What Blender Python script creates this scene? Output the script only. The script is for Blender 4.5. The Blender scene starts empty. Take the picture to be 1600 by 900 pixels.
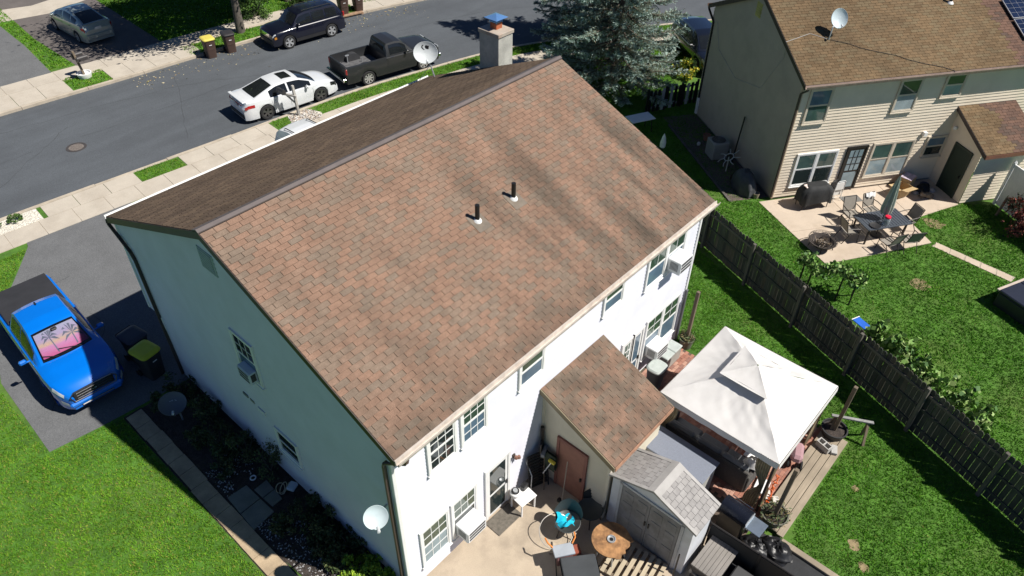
import bpy, math, random
import numpy as np
from mathutils import Vector, Matrix
R = math.radians
random.seed(7); RNG = np.random.default_rng(11)
scene = bpy.context.scene
COL = scene.collection

# ------------------------------------------------------------------ camera
yaw, pitch, roll = 0.85098802, 0.71420855, 0.01784107
CAM = Vector((-4.6927, -12.5009, 16.6556))
fw = Vector((math.sin(yaw)*math.cos(pitch), math.cos(yaw)*math.cos(pitch), -math.sin(pitch)))
rt0 = Vector((math.cos(yaw), -math.sin(yaw), 0)); up0 = rt0.cross(fw)
rt = rt0*math.cos(roll) + up0*math.sin(roll); up = -rt0*math.sin(roll) + up0*math.cos(roll)
cd = bpy.data.cameras.new('camera'); cd.lens = 25.912; cd.sensor_width = 36; cd.clip_end = 900; cd.clip_start = .1
co = bpy.data.objects.new('camera', cd); COL.objects.link(co)
co.matrix_world = Matrix(((rt.x, up.x, -fw.x, CAM.x), (rt.y, up.y, -fw.y, CAM.y), (rt.z, up.z, -fw.z, CAM.z), (0, 0, 0, 1)))
scene.camera = co
scene.render.resolution_x, scene.render.resolution_y = 1024, 576

# ------------------------------------------------------------------ sky, sun, exposure
SUN = Vector((1.75, -3.642, 5.43)).normalized()
w = bpy.data.worlds.new('World'); scene.world = w; w.use_nodes = True
wn = w.node_tree; sky = wn.nodes.new('ShaderNodeTexSky'); sky.sky_type = 'NISHITA'; sky.sun_disc = False
sky.sun_elevation = math.asin(SUN.z); sky.sun_rotation = math.atan2(SUN.x, SUN.y)
sky.air_density = .55; sky.dust_density = 0.; sky.ozone_density = 7.0
bg = wn.nodes['Background']; bg.inputs[1].default_value = 0.058
wn.links.new(sky.outputs[0], bg.inputs[0])
sd = bpy.data.lights.new('sun', 'SUN'); sd.energy = 5.0; sd.angle = R(.53); sd.color = (1, .955, .88)
so = bpy.data.objects.new('sun', sd); COL.objects.link(so); so.location = (20, -40, 60)
so.rotation_euler = SUN.to_track_quat('Z', 'Y').to_euler()
vs = scene.view_settings; vs.view_transform = 'Standard'; vs.look = 'None'; vs.gamma = 1; vs.exposure = 0.35
scene.render.engine = 'CYCLES'

# ------------------------------------------------------------------ materials
MATS = {}
def nd(nt, t, **k):
    n = nt.nodes.new('ShaderNode'+t)
    for a, b in k.items(): setattr(n, a, b)
    return n
def mix_col(nt, fac, a, b, mode='MIX'):
    m = nd(nt, 'Mix', data_type='RGBA', blend_type=mode)
    for s, v in ((0, fac), (6, a), (7, b)):
        if hasattr(v, 'is_linked') or hasattr(v, 'node'): nt.links.new(v, m.inputs[s])
        else: m.inputs[s].default_value = v if s == 0 else (*v[:3], 1)
    return m.outputs[2]
def noise(nt, scale, detail=4, rough=.6, vec=None, sc=None):
    n = nd(nt, 'TexNoise'); n.inputs['Scale'].default_value = scale; n.inputs['Detail'].default_value = detail; n.inputs['Roughness'].default_value = rough
    if vec is None:
        g = nd(nt, 'NewGeometry'); vec = g.outputs['Position']
    if sc:
        mp = nd(nt, 'Mapping'); mp.inputs['Scale'].default_value = sc; nt.links.new(vec, mp.inputs[0]); vec = mp.outputs[0]
    nt.links.new(vec, n.inputs['Vector']); return n.outputs[0]
def ramp(nt, f, lo, hi, a=0., b=1.):
    r = nd(nt, 'MapRange'); r.inputs[1].default_value = lo; r.inputs[2].default_value = hi; r.inputs[3].default_value = a; r.inputs[4].default_value = b
    nt.links.new(f, r.inputs[0]); return r.outputs[0]
def mat(name, c, rough=.7, metal=0, var=.12, vs=3., fine=0., fs=60., bump=0., bs=40., dirt=None, dirt_amt=0., ds=1.2, coat=0., spec=.5, alpha=1, sc=None, trans=0):
    """Principled with world-space mottling, fine speckle, dirt patches and bump"""
    if name in MATS: return MATS[name]
    m = bpy.data.materials.new(name); m.use_nodes = True; nt = m.node_tree; b = nt.nodes['Principled BSDF']
    col = None; c = tuple(c)
    if var:
        f = ramp(nt, noise(nt, vs, 5, sc=sc), .3, .7)
        col = mix_col(nt, f, tuple(x*(1-var) for x in c), tuple(min(1, x*(1+var)) for x in c))
    if fine:
        f2 = ramp(nt, noise(nt, fs, 2, .5), .25, .75, 1-fine, 1+fine)
        v = nd(nt, 'CombineColor'); [nt.links.new(f2, v.inputs[i]) for i in range(3)]
        col = mix_col(nt, 1., col if col else c, v.outputs[0], 'MULTIPLY')
    if dirt:
        f3 = ramp(nt, noise(nt, ds, 6, .65), .48, .72, 0, dirt_amt)
        col = mix_col(nt, f3, col if col else c, dirt)
    if col: nt.links.new(col, b.inputs['Base Color'])
    else: b.inputs['Base Color'].default_value = (*c, 1)
    b.inputs['Roughness'].default_value = rough; b.inputs['Metallic'].default_value = metal
    b.inputs['Specular IOR Level'].default_value = spec
    b.inputs['Coat Weight'].default_value = coat; b.inputs['Coat Roughness'].default_value = .04
    if trans: b.inputs['Transmission Weight'].default_value = trans
    if bump:
        bn = nd(nt, 'Bump'); bn.inputs['Strength'].default_value = bump; bn.inputs['Distance'].default_value = .02
        nt.links.new(noise(nt, bs, 4), bn.inputs['Height']); nt.links.new(bn.outputs[0], b.inputs['Normal'])
    MATS[name] = m; return m
def wood(name, c, rough=.85, stretch=(1, 12, 12), var=.3, rz=0):
    if name in MATS: return MATS[name]
    m = mat(name, c, rough, var=0); nt = m.node_tree; b = nt.nodes['Principled BSDF']
    g = nd(nt, 'NewGeometry'); mp = nd(nt, 'Mapping'); mp.inputs['Rotation'].default_value = (0, 0, rz)
    nt.links.new(g.outputs['Position'], mp.inputs[0])
    f = ramp(nt, noise(nt, 2.5, 6, .7, mp.outputs[0], stretch), .3, .7)
    f2 = ramp(nt, noise(nt, 1.3, 3), .35, .65)
    col = mix_col(nt, f, tuple(x*(1-var) for x in c), tuple(min(1, x*(1+var)) for x in c))
    col = mix_col(nt, f2, col, tuple(x*.75 for x in c))
    nt.links.new(col, b.inputs['Base Color']); return m
def glass(name, c, rough=.03):
    if name in MATS: return MATS[name]
    m = mat(name, c, rough, var=.25, vs=1.5, spec=.9); m.node_tree.nodes['Principled BSDF'].inputs['IOR'].default_value = 1.42
    return m

# ------------------------------------------------------------------ mesh builder
class MB:
    def __init__(s): s.v = []; s.f = []; s.m = []
    def add(s, vs, fs, m=0):
        o = len(s.v); s.v += [tuple(v) for v in vs]
        for f in fs: s.f.append(tuple(i+o for i in f)); s.m.append(m)
        return s
    def box(s, c, d, m=0, rz=0, M=None, ch=0):
        x, y, z = d[0]/2, d[1]/2, d[2]/2
        if not ch:
            vs = [Vector((a*x, b*y, e*z)) for a in (-1, 1) for b in (-1, 1) for e in (-1, 1)]
            fs = [(0, 1, 3, 2), (4, 6, 7, 5), (0, 4, 5, 1), (2, 3, 7, 6), (0, 2, 6, 4), (1, 5, 7, 3)]
        else:
            ch = min(ch, .45*min(d)); vs = []; ix = {}
            for a in (-1, 1):
                for b in (-1, 1):
                    for e in (-1, 1):
                        for ax in range(3):
                            p = [a*(x-ch), b*(y-ch), e*(z-ch)]; p[ax] = (a*x, b*y, e*z)[ax]
                            ix[a, b, e, ax] = len(vs); vs.append(Vector(p))
            fs = []
            for ax in range(3):
                o = [i for i in range(3) if i != ax]
                for sg in (-1, 1):
                    q = []
                    for (p1, p2) in ((-1, -1), (1, -1), (1, 1), (-1, 1)):
                        k = [0, 0, 0]; k[ax] = sg; k[o[0]] = p1; k[o[1]] = p2; q.append(ix[(*k, ax)])
                    fs.append(q if (sg > 0) == (ax != 1) else q[::-1])
            for ax in range(3):                      # edges along ax
                o = [i for i in range(3) if i != ax]
                for p1 in (-1, 1):
                    for p2 in (-1, 1):
                        q = []
                        for (e, who) in ((-1, o[0]), (1, o[0]), (1, o[1]), (-1, o[1])):
                            k = [0, 0, 0]; k[ax] = e; k[o[0]] = p1; k[o[1]] = p2; q.append(ix[(*k, who)])
                        fs.append(q if (p1*p2 > 0) == (ax != 1) else q[::-1])
            for a in (-1, 1):
                for b in (-1, 1):
                    for e in (-1, 1):
                        q = [ix[a, b, e, 0], ix[a, b, e, 1], ix[a, b, e, 2]]; fs.append(q if a*b*e > 0 else q[::-1])
        Rm = Matrix.Rotation(rz, 3, 'Z') if M is None else M
        c = Vector(c); return s.add([Rm @ v + c for v in vs], fs, m)
    def beam(s, p0, p1, wx, wz, m=0, ch=0, upv=(0, 0, 1)):
        """box from p0 to p1 with section wx (side) x wz (up)"""
        p0, p1 = Vector(p0), Vector(p1); d = p1-p0; L = d.length; d = d.normalized(); u = Vector(upv)
        if abs(d.dot(u)) > .98: u = Vector((0, 1, 0))
        sd_ = u.cross(d).normalized(); u = d.cross(sd_)
        M = Matrix((d, sd_, u)).transposed(); return s.box((p0+p1)/2, (L, wx, wz), m, M=M, ch=ch)
    def prism(s, poly, z0, z1, m=0, mt=None):
        n = len(poly)
        a = sum(poly[i][0]*poly[(i+1) % n][1]-poly[(i+1) % n][0]*poly[i][1] for i in range(n))
        if a < 0: poly = poly[::-1]
        vs = [(p[0], p[1], z0) for p in poly]+[(p[0], p[1], z1) for p in poly]
        s.add(vs, [tuple(range(n))[::-1]]+[(i, (i+1) % n, n+(i+1) % n, n+i) for i in range(n)], m)
        s.f.append(tuple(len(s.v)-n+i for i in range(n))); s.m.append(m if mt is None else mt); return s
    def ext(s, poly, vec, m=0):
        n = len(poly); vec = Vector(vec); P = [Vector(p) for p in poly]; nv = Vector((0, 0, 0))
        for i in range(1, n-1): nv += (P[i]-P[0]).cross(P[i+1]-P[0])
        if nv.dot(vec) > 0: P = P[::-1]
        vs = P+[p+vec for p in P]
        return s.add(vs, [tuple(range(n)), tuple(range(2*n-1, n-1, -1))]+[(i, n+i, n+(i+1) % n, (i+1) % n) for i in range(n)], m)
    def cyl(s, p0, p1, r0, r1=None, n=10, m=0, caps=True):
        r1 = r0 if r1 is None else r1; p0, p1 = Vector(p0), Vector(p1); d = (p1-p0).normalized()
        a = d.orthogonal().normalized(); b = d.cross(a); vs = []
        for p, r in ((p0, r0), (p1, r1)):
            for i in range(n):
                t = 2*math.pi*i/n; vs.append(p+(a*math.cos(t)+b*math.sin(t))*r)
        fs = [(i, (i+1) % n, n+(i+1) % n, n+i) for i in range(n)]
        if caps: fs += [tuple(range(n))[::-1], tuple(range(n, 2*n))]
        return s.add(vs, fs, m)
    def tube(s, path, r, n=6, m=0):
        P = [Vector(p) for p in path]; k = len(P); rs = r if isinstance(r, (list, tuple)) else [r]*k; vs = []; a = None
        for i, p in enumerate(P):
            d = (P[min(i+1, k-1)]-P[max(i-1, 0)]).normalized()
            a = d.orthogonal().normalized() if a is None else (a-d*a.dot(d)).normalized()
            b = d.cross(a)
            vs += [p+(a*math.cos(2*math.pi*j/n)+b*math.sin(2*math.pi*j/n))*rs[i] for j in range(n)]
        fs = [(i*n+j, i*n+(j+1) % n, (i+1)*n+(j+1) % n, (i+1)*n+j) for i in range(k-1) for j in range(n)]
        fs += [tuple(range(n))[::-1], tuple(range((k-1)*n, k*n))]
        return s.add(vs, fs, m)
    def lathe(s, prof, n=20, c=(0, 0, 0), M=None, m=0, caps=True):
        c = Vector(c); vs = []; k = len(prof)
        for (r, z) in prof:
            for j in range(n):
                t = 2*math.pi*j/n; v = Vector((r*math.cos(t), r*math.sin(t), z)); vs.append((M @ v if M is not None else v)+c)
        fs = [(i*n+j, i*n+(j+1) % n, (i+1)*n+(j+1) % n, (i+1)*n+j) for i in range(k-1) for j in range(n)]
        if caps and prof[0][0] > 1e-4: fs.append(tuple(range(n))[::-1])
        if caps and prof[-1][0] > 1e-4: fs.append(tuple(range((k-1)*n, k*n)))
        return s.add(vs, fs, m)
    def grid(s, rows, m=0, flip=False):
        a, b = len(rows), len(rows[0]); vs = [p for r in rows for p in r]
        fs = [(i*b+j, i*b+j+1, (i+1)*b+j+1, (i+1)*b+j) for i in range(a-1) for j in range(b-1)]
        return s.add(vs, [f[::-1] for f in fs] if flip else fs, m)
    def mesh(s, name, mats, smooth=None):
        me = bpy.data.meshes.new(name); me.from_pydata(s.v, [], s.f)
        for x in (mats if isinstance(mats, (list, tuple)) else [mats]): me.materials.append(x)
        if any(s.m): me.polygons.foreach_set('material_index', s.m)
        if smooth is not None:
            me.polygons.foreach_set('use_smooth', [True]*len(me.polygons)); me.set_sharp_from_angle(angle=R(smooth))
        me.update(); return me
    def build(s, name, mats, parent=None, smooth=None, loc=None):
        return link(name, s.mesh(name, mats, smooth), parent, loc)
def link(name, data, parent=None, loc=None):
    o = bpy.data.objects.new(name, data); COL.objects.link(o)
    if parent is not None: o.parent = parent
    if loc is not None: o.location = loc
    return o
def tag(o, label, cat, group=None):
    o['label'] = label; o['category'] = cat
    if group: o['group'] = group
    return o
def thing(name, label, cat, loc=(0, 0, 0), rz=0, group=None):
    o = link(name, None, None, loc); o.rotation_euler = (0, 0, rz); o.empty_display_size = .3; return tag(o, label, cat, group)
def struct(o): o['kind'] = 'structure'; return o
def stuff(o): o['kind'] = 'stuff'; return o
def copy_tree(o, parent=None):
    c = o.copy(); COL.objects.link(c); c.parent = parent
    for ch in o.children: copy_tree(ch, c)
    return c
def interp(x, tab):
    xs = [t[0] for t in tab]; return float(np.interp(x, xs, [t[1] for t in tab]))
def np_mesh(name, verts, faces_n, mats, mi=None, parent=None, smooth=False):
    """verts (N*k,3) array, every face uses k consecutive verts"""
    k = faces_n; nf = len(verts)//k; me = bpy.data.meshes.new(name)
    me.vertices.add(len(verts)); me.vertices.foreach_set('co', verts.astype(np.float32).ravel())
    me.loops.add(nf*k); me.loops.foreach_set('vertex_index', np.arange(nf*k, dtype=np.int32))
    me.polygons.add(nf); me.polygons.foreach_set('loop_start', np.arange(0, nf*k, k, dtype=np.int32))
    for x in (mats if isinstance(mats, (list, tuple)) else [mats]): me.materials.append(x)
    if mi is not None: me.polygons.foreach_set('material_index', np.asarray(mi, dtype=np.int32))
    me.update(calc_edges=True); return link(name, me, parent)
def tri_leaves(cent, size, nrm=None, up_bias=.5, aspect=.55):
    """rhombic leaf quads with random orientation around centres (n,3)"""
    n = len(cent); d = RNG.normal(size=(n, 3)); d /= np.linalg.norm(d, axis=1)[:, None]
    u = RNG.normal(size=(n, 3)); u[:, 2] += up_bias; u -= d*(u*d).sum(1)[:, None]; u /= np.linalg.norm(u, axis=1)[:, None]
    s_ = (np.asarray(size)*RNG.uniform(.7, 1.3, n))[:, None]
    a = cent-d*s_*.5; b = cent+u*s_*aspect*.5; c = cent+d*s_*.5; e = cent-u*s_*aspect*.5
    return np.stack([a, b, c, e], 1).reshape(-1, 3)
# ------------------------------------------------------------------ setting
M_asph = mat('street asphalt', (.082, .091, .102), .88, var=.14, vs=.9, sc=(.16, 1, 1), fine=.35, fs=55, bump=.25, bs=90, dirt=(.055, .06, .068), dirt_amt=.5, ds=.35)
M_drive = mat('driveway asphalt', (.128, .131, .135), .9, var=.1, vs=1.2, fine=.35, fs=45, bump=.3, bs=70)
M_drive2 = mat('old brown driveway', (.12, .105, .098), .9, var=.15, vs=1, fine=.25, fs=50, bump=.2)
M_conc = mat('sidewalk concrete', (.47, .42, .35), .9, var=.08, vs=1.1, fine=.12, fs=40, bump=.1, dirt=(.34, .29, .23), dirt_amt=.55, ds=.9)
M_kerb = mat('kerb concrete', (.45, .39, .31), .9, var=.12, vs=2, fine=.12, dirt=(.26, .21, .15), dirt_amt=.6, ds=1.4)
M_patio = mat('patio concrete', (.45, .37, .28), .9, var=.1, vs=1.2, fine=.1, fs=50, bump=.12, dirt=(.22, .18, .14), dirt_amt=.65, ds=1.0)
M_patio2 = mat('pale patio concrete', (.52, .43, .34), .9, var=.08, vs=1.2, fine=.08, dirt=(.36, .28, .2), dirt_amt=.5, ds=1.0)
M_soil = mat('lawn soil', (.06, .15, .014), .95, var=.35, vs=2.2, fine=.3, fs=25, dirt=(.12, .14, .035), dirt_amt=.5, ds=.35)
M_mulch = mat('dark mulch', (.045, .035, .03), .95, var=.4, vs=6, fine=.6, fs=35, bump=.8, bs=30)
M_bare = mat('bare soil', (.26, .2, .11), .95, var=.3, vs=9, fine=.3)
def catmull(P, step=1.):
    out = []
    for i in range(1, len(P)-2):
        p0, p1, p2, p3 = [np.array(P[i+k], float) for k in (-1, 0, 1, 2)]
        n = max(2, int(np.linalg.norm(p2-p1)/step))
        for t in np.arange(n)/n:
            out.append(.5*((2*p1)+(p2-p0)*t+(2*p0-5*p1+4*p2-p3)*t*t+(3*p1-p0-3*p2+p3)*t**3))
    return np.array(out)
KP = [(-90, 22.5), (-60, 20.6), (-30, 18.9), (-12, 17.9), (-.5, 17.15), (4.5, 16.78), (8, 16.5), (11.7, 16.28), (15.5, 15.95), (18.2, 15.5), (20.1, 15.1), (22, 14.7), (25.1, 13.8), (29, 11.9), (34.1, 9.2), (44, 2), (60, -14), (80, -40)]
KC = catmull(KP, .6)
KT = np.gradient(KC, axis=0); KT /= np.linalg.norm(KT, axis=1)[:, None]; KN = np.stack([-KT[:, 1], KT[:, 0]], 1)   # +normal = away from our house
KS = np.concatenate([[0], np.cumsum(np.linalg.norm(np.diff(KC, axis=0), axis=1))])
def kp(x, d):
    """point at station x (world x of the near kerb) and offset d (plus = across the street)"""
    return (float(np.interp(x, KC[:, 0], KC[:, 0]+KN[:, 0]*d)), float(np.interp(x, KC[:, 0], KC[:, 1]+KN[:, 1]*d)))
def kstrip(x0, x1, d0, d1, n=8, gap=0):
    xs = np.linspace(x0+gap, x1-gap, n); return [kp(x, d0) for x in xs]+[kp(x, d1) for x in xs[::-1]]
SW = 8.9
def sheet(name, poly, z0, z1, m): return struct(MB().prism(poly, z0, z1).build(name, m))
struct(MB().prism([(-300, -300), (300, -300), (300, 300), (-300, 300)], -.5, -.16).build('ground', M_soil))
sheet('street', kstrip(-80, 75, -.02, SW+.02, 90), -.3, -.10, M_asph)
sheet('lawn', kstrip(-80, 75, -.19, -.2, 60)[:60]+[(90, -60), (90, -150), (-120, -150), (-120, 20)], -.3, 0, M_soil)
sheet('far_lawn', kstrip(-80, 75, SW+.19, 0, 60)[:60]+[(90, 150), (-120, 150)], -.3, 0, M_soil)
kerb = struct(MB().prism(kstrip(-80, 75, -.185, -.19, 90), -.3, -.02).build('kerb', M_kerb))
def piece(name, poly, z0, z1, m, parent):
    return MB().prism(poly, z0, z1).build(name, m, parent)
for side in (0, 1):
    for i, x in enumerate(np.arange(-9, 42, 3.)):
        d = (-.18, 0) if side == 0 else (SW, SW+.18)
        if side == 1 and abs(x-20) < 1.6: pass
        piece('kerb_stone', kstrip(x, x+3., *d, n=5, gap=.008), -.25, .025 if not (side == 0 and (0 < x < 3.5 or 7 < x < 10)) else 0., M_kerb, kerb)
walk = struct(MB().prism(kstrip(-60, 60, -2.28, -1.12, 60), -.05, .006).build('sidewalk', M_kerb))
xs = list(np.arange(-10.45, 42, 1.215))
for a, b in zip(xs, xs[1:]):
    piece('slab', kstrip(a, b, -2.27, -1.17, 3, .009), -.05, .02+random.uniform(0, .006), M_conc, walk)
for a, b in ((.86, 2.06), (2.06, 3.27), (3.27, 4.5), (6.42, 7.6), (7.6, 8.85), (8.85, 10.1), (10.1, 10.75)):
    piece('slab', kstrip(a, b, -1.15, -.2, 3, .009), -.05, .018+random.uniform(0, .006), M_conc, walk)
for k, (x, d) in enumerate(((-.55, -.7),)):
    bed = MB().prism(kstrip(-1.6, .7, -1.13, -.2, 4), -.05, .012).build('gravel_bed', mat('white gravel', (.62, .58, .5), .9, var=.35, vs=14, fine=.6, fs=30, bump=1, bs=30)); struct(bed)
struct(MB().prism([(11.5, 15.4), (11.75, 16.05), (12.75, 15.98), (13.1, 15.2), (12.7, 14.75), (11.7, 15.0)], -.05, .012).build('gravel_bed', MATS['white gravel']))
fwalk = struct(MB().prism(kstrip(-60, 60, SW+1.62, SW+3.1, 60), -.05, .006).build('far_sidewalk', M_kerb))
for a, b in zip(xs, xs[1:]):
    if a < 32: piece('slab', kstrip(a, b, SW+1.85, SW+3.0, 3, .009), -.05, .02+random.uniform(0, .006), M_conc, fwalk)
for a, b in [(x, x+1.215) for x in np.arange(-1.9, 5.2, 1.215)]+[(x, x+1.215) for x in np.arange(7.35, 11.2, 1.215)]+[(x, x+1.215) for x in np.arange(20.7, 30, 1.215)]:
    piece('slab', kstrip(a, b, SW+.2, SW+1.83, 3, .009), -.05, .018+random.uniform(0, .006), M_conc, fwalk)
DRIVE = [(2.6, 14.8), (-.4, 15.0), (-.5, 14.6), (-1.23, 13.53), (-2.58, 11.61), (-3.4, 9.6), (-3.75, 8.4), (-3.85, 4.84), (-2.56, 4.67), (-.3, 4.5), (.1, 4.5), (.1, 4.7), (3.4, 4.7), (3.4, 14.7)]
sheet('driveway', DRIVE, -.05, .008, M_drive)
DRIVE2 = [(6.9, 4.7), (11.2, 4.7), (11.2, 14.3), (6.6, 14.5)]
sheet('driveway', DRIVE2, -.05, .008, M_drive)
FD1 = [(-6, 29.2), (6.25, 28.45), (6.7, 33), (6.9, 37.6), (0, 60), (-12, 60)]
FD2 = [(7.5, 28.35), (12.0, 27.9), (12.4, 35), (12.8, 44), (8.3, 44), (7.45, 33.6)]
sheet('far_driveway', FD1, -.05, .008, M_drive); sheet('far_driveway', FD2, -.05, .008, M_drive2)
sheet('far_path', [(2, 38.6), (9.6, 36.8), (14, 38), (13.5, 39.6), (9.4, 38.8), (2, 41.5)], -.05, .012, M_conc)
sheet('neighbour_driveway', [(27.8, 2.2), (31.5, -.4), (36.6, 6.2), (32.8, 9.0)], -.05, .008, M_drive)
PATIO = [(.25, -5.3), (4.75, -5.3), (4.75, -7.2), (6.3, -7.2), (6.3, -14), (-.2, -14)]
sheet('patio', PATIO, -.05, .02, M_patio)
NPATIO = [(20.4, -3.6), (19.3, -5.6), (18.43, -7.28), (20.4, -8.5), (22.37, -9.68), (23.26, -8.53), (24.5, -9.05), (25.75, -9.6), (27.3, -8.2)]
npatio = struct(MB().prism(NPATIO, -.05, .012).build('neighbour_patio', M_kerb))
def inpoly(p, poly):
    x, y = p[..., 0], p[..., 1]; c = np.zeros(x.shape, bool); n = len(poly)
    for i in range(n):
        (x0, y0), (x1, y1) = poly[i], poly[i-1]
        if y0 != y1: c ^= ((y0 > y) != (y1 > y)) & (x < (x1-x0)*(y-y0)/(y1-y0)+x0)
    return c
# the neighbours' patio is poured in big slabs, cut along the house axes
NO = Vector((20.9, -3.86, 0)); NA = R(-35); NX = Vector((math.cos(NA), math.sin(NA), 0)); NY = Vector((-math.sin(NA), math.cos(NA), 0))
def nw(x, y, z=0): return NO+NX*x+NY*y+Vector((0, 0, z))
def clip(poly, ax, lim, keep_less):
    out = []
    for i in range(len(poly)):
        a, b = poly[i-1], poly[i]; ia = (a[ax] <= lim) == keep_less; ib = (b[ax] <= lim) == keep_less
        if ia != ib:
            t = (lim-a[ax])/(b[ax]-a[ax]); out.append((a[0]+(b[0]-a[0])*t, a[1]+(b[1]-a[1])*t))
        if ib: out.append(b)
    return out
lp = [((Vector((*p, 0))-NO).dot(NX), (Vector((*p, 0))-NO).dot(NY)) for p in NPATIO]
for (a, b) in ((-3, 2.4), (2.4, 4.9), (4.9, 9)):
    for (c, d) in ((-9, -2.2), (-2.2, 2)):
        q = clip(clip(clip(clip(lp, 0, a+.01, False), 0, b-.01, True), 1, c+.01, False), 1, d-.01, True)
        if len(q) > 2: piece('slab', [nw(*p)[:2] for p in q], -.04, .025, M_patio2, npatio)
npath = struct(MB().prism([(22.2, -9.75), (22.55, -9.85), (22.35, -12.6), (21.95, -12.55)], -.05, .008).build('garden_path', M_kerb))
for i in range(5):
    t0, t1 = i/5+.01, (i+1)/5-.012; f = lambda t, s: (22.36-.24*t+s*.17, -9.8-2.75*t+s*.03)
    piece('slab', [f(t0, -1), f(t0, 1), f(t1, 1), f(t1, -1)], -.03, .02, M_patio2, npath)
BED = [(-1.42, 4.45), (.12, 4.45), (.12, -5.6), (-1.2, -5.6), (-1.42, -2.5)]
sheet('garden_bed', BED, -.05, .012, M_mulch)
gpath = struct(MB().prism([(-1.95, 4.5), (-1.42, 4.5), (-1.42, -7), (-1.95, -7)], -.05, .006).build('garden_path', M_mulch))
M_paver = mat('tan path paver', (.42, .32, .21), .9, var=.18, vs=3, fine=.15, dirt=(.2, .15, .1), dirt_amt=.5)
y = 4.4
while y > -6.6:
    ln = random.uniform(.55, .64); j = random.uniform(-.02, .02)
    piece('slab', [(-1.91+j, y), (-1.45+j, y+.01), (-1.45+j, y-ln+.02), (-1.91+j, y-ln+.015)], -.03, .035+random.uniform(0, .012), M_paver, gpath); y -= ln
M_slab = mat('grey stepping slab', (.2, .2, .17), .9, var=.2, vs=2.5, fine=.2)
step = struct(MB().prism([(-1.4, .02), (-.44, .0), (-.46, -1.25), (-1.42, -1.3)], -.04, .016).build('stepping_stones', M_mulch))
for q in ([(-1.4, 0), (-.86, -.03), (-.85, -.62), (-1.43, -.64)], [(-1.43, -.67), (-.85, -.65), (-.83, -1.22), (-1.46, -1.28)], [(-.8, -.3), (-.42, -.28), (-.44, -.65), (-.79, -.66)], [(-.79, -.69), (-.44, -.68), (-.47, -1.05), (-.77, -1.07)]):
    piece('slab', q, -.03, .05, M_slab, step)
for (x, y, r) in ((8.3, -12.55, .17), (7.85, -12.95, .14), (7.35, -13.25, .15), (7.1, -13.0, .12), (9.9, -11.9, .12), (19.6, -10.2, .35), (23.8, -9.3, .4)):
    n = 11; piece_ = MB().prism([(x+r*random.uniform(.6, 1.2)*math.cos(6.283*i/n), y+r*random.uniform(.6, 1.2)*math.sin(6.283*i/n)) for i in range(n)], -.03, .004).build('bare_soil', M_bare); struct(piece_)
# manhole and storm drain
mh = thing('manhole_cover', 'round rusty grey manhole cover set in the street', 'manhole', (3.87, 20.54, -.1))
MB().lathe([(.0, .012), (.31, .012), (.31, -.02)], 28).build('lid', mat('manhole iron', (.2, .17, .15), .7, .3, var=.3, vs=14, bump=.6, bs=30), mh)
MB().lathe([(.325, -.02), (.325, .014), (.42, .01), (.43, -.02)], 28).build('rim', mat('manhole rim', (.05, .045, .045), .8), mh)
# ------------------------------------------------------------------ grass blades (stuff)
M_grass = [mat('grass %d' % i, c, .75, var=.35, vs=.9, spec=.25) for i, c in enumerate(((.08, .24, .012), (.062, .195, .010), (.125, .27, .02), (.19, .21, .05)))]
M_grassY = [mat('yellow green grass %d' % i, c, .75, var=.3, vs=.7, spec=.25) for i, c in enumerate(((.10, .255, .013), (.072, .2, .011), (.155, .29, .02), (.24, .25, .05)))]  # yellower, brighter lawn colour than the back yard grass
def grass(name, include, exclude, dens, hgt, label, wts=(.48, .3, .18, .04), wid=.011, mats=None):
    V = []; MI = []
    for poly in include:
        xs_ = [p[0] for p in poly]; ys_ = [p[1] for p in poly]; x0, x1, y0, y1 = min(xs_), max(xs_), min(ys_), max(ys_)
        n = int((x1-x0)*(y1-y0)*dens); p = np.stack([RNG.uniform(x0, x1, n), RNG.uniform(y0, y1, n)], 1)
        k = inpoly(p, poly)
        for e in exclude: k &= ~inpoly(p, e)
        p = p[k]; n = len(p)
        clump = .75+.5*(.5+.5*np.sin(p[:, 0]*2.1+np.sin(p[:, 1]*1.7)*2)*np.sin(p[:, 1]*2.6+np.sin(p[:, 0]*2.3)))
        p = np.repeat(p, 4, 0)+RNG.normal(0, .025, (n*4, 2)); hh = hgt*np.repeat(clump, 4)*RNG.uniform(.5, 1.25, n*4)
        a = RNG.uniform(0, 6.283, n*4); ln = RNG.uniform(.3, 1.1, n*4)*hh; b = RNG.uniform(0, 6.283, n*4); wd = wid*RNG.uniform(.7, 1.4, n*4)
        v0 = np.stack([p[:, 0]-np.cos(a)*wd, p[:, 1]-np.sin(a)*wd, np.zeros(n*4)], 1); v1 = np.stack([p[:, 0]+np.cos(a)*wd, p[:, 1]+np.sin(a)*wd, np.zeros(n*4)], 1)
        v2 = np.stack([p[:, 0]+np.cos(b)*ln, p[:, 1]+np.sin(b)*ln, hh], 1)
        V.append(np.stack([v0, v1, v2], 1).reshape(-1, 3)); MI.append(RNG.choice(4, n*4, p=wts))
    o = np_mesh(name, np.concatenate(V), 3, mats or M_grass, np.concatenate(MI)); stuff(o); return tag(o, label, 'grass')
TERR = [(5, -4), (11.3, -4), (11.3, -11.2), (7.25, -11.2), (7.1, -12.7), (5, -14)]
spots = [[(x+r*math.cos(t), y+r*math.sin(t)) for t in np.linspace(0, 6, 9)] for (x, y, r) in ((8.3, -12.55, .13), (7.85, -12.95, .1), (7.35, -13.25, .11), (7.1, -13.0, .09))]
grass('back_yard_grass', [[(11.4, 3), (17.6, .6), (10.8, -17), (5.5, -17), (5.5, -12), (11.4, -10)]], [TERR]+spots, 560, .042, 'mown green grass of the back yard beside the dark fence')
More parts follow.
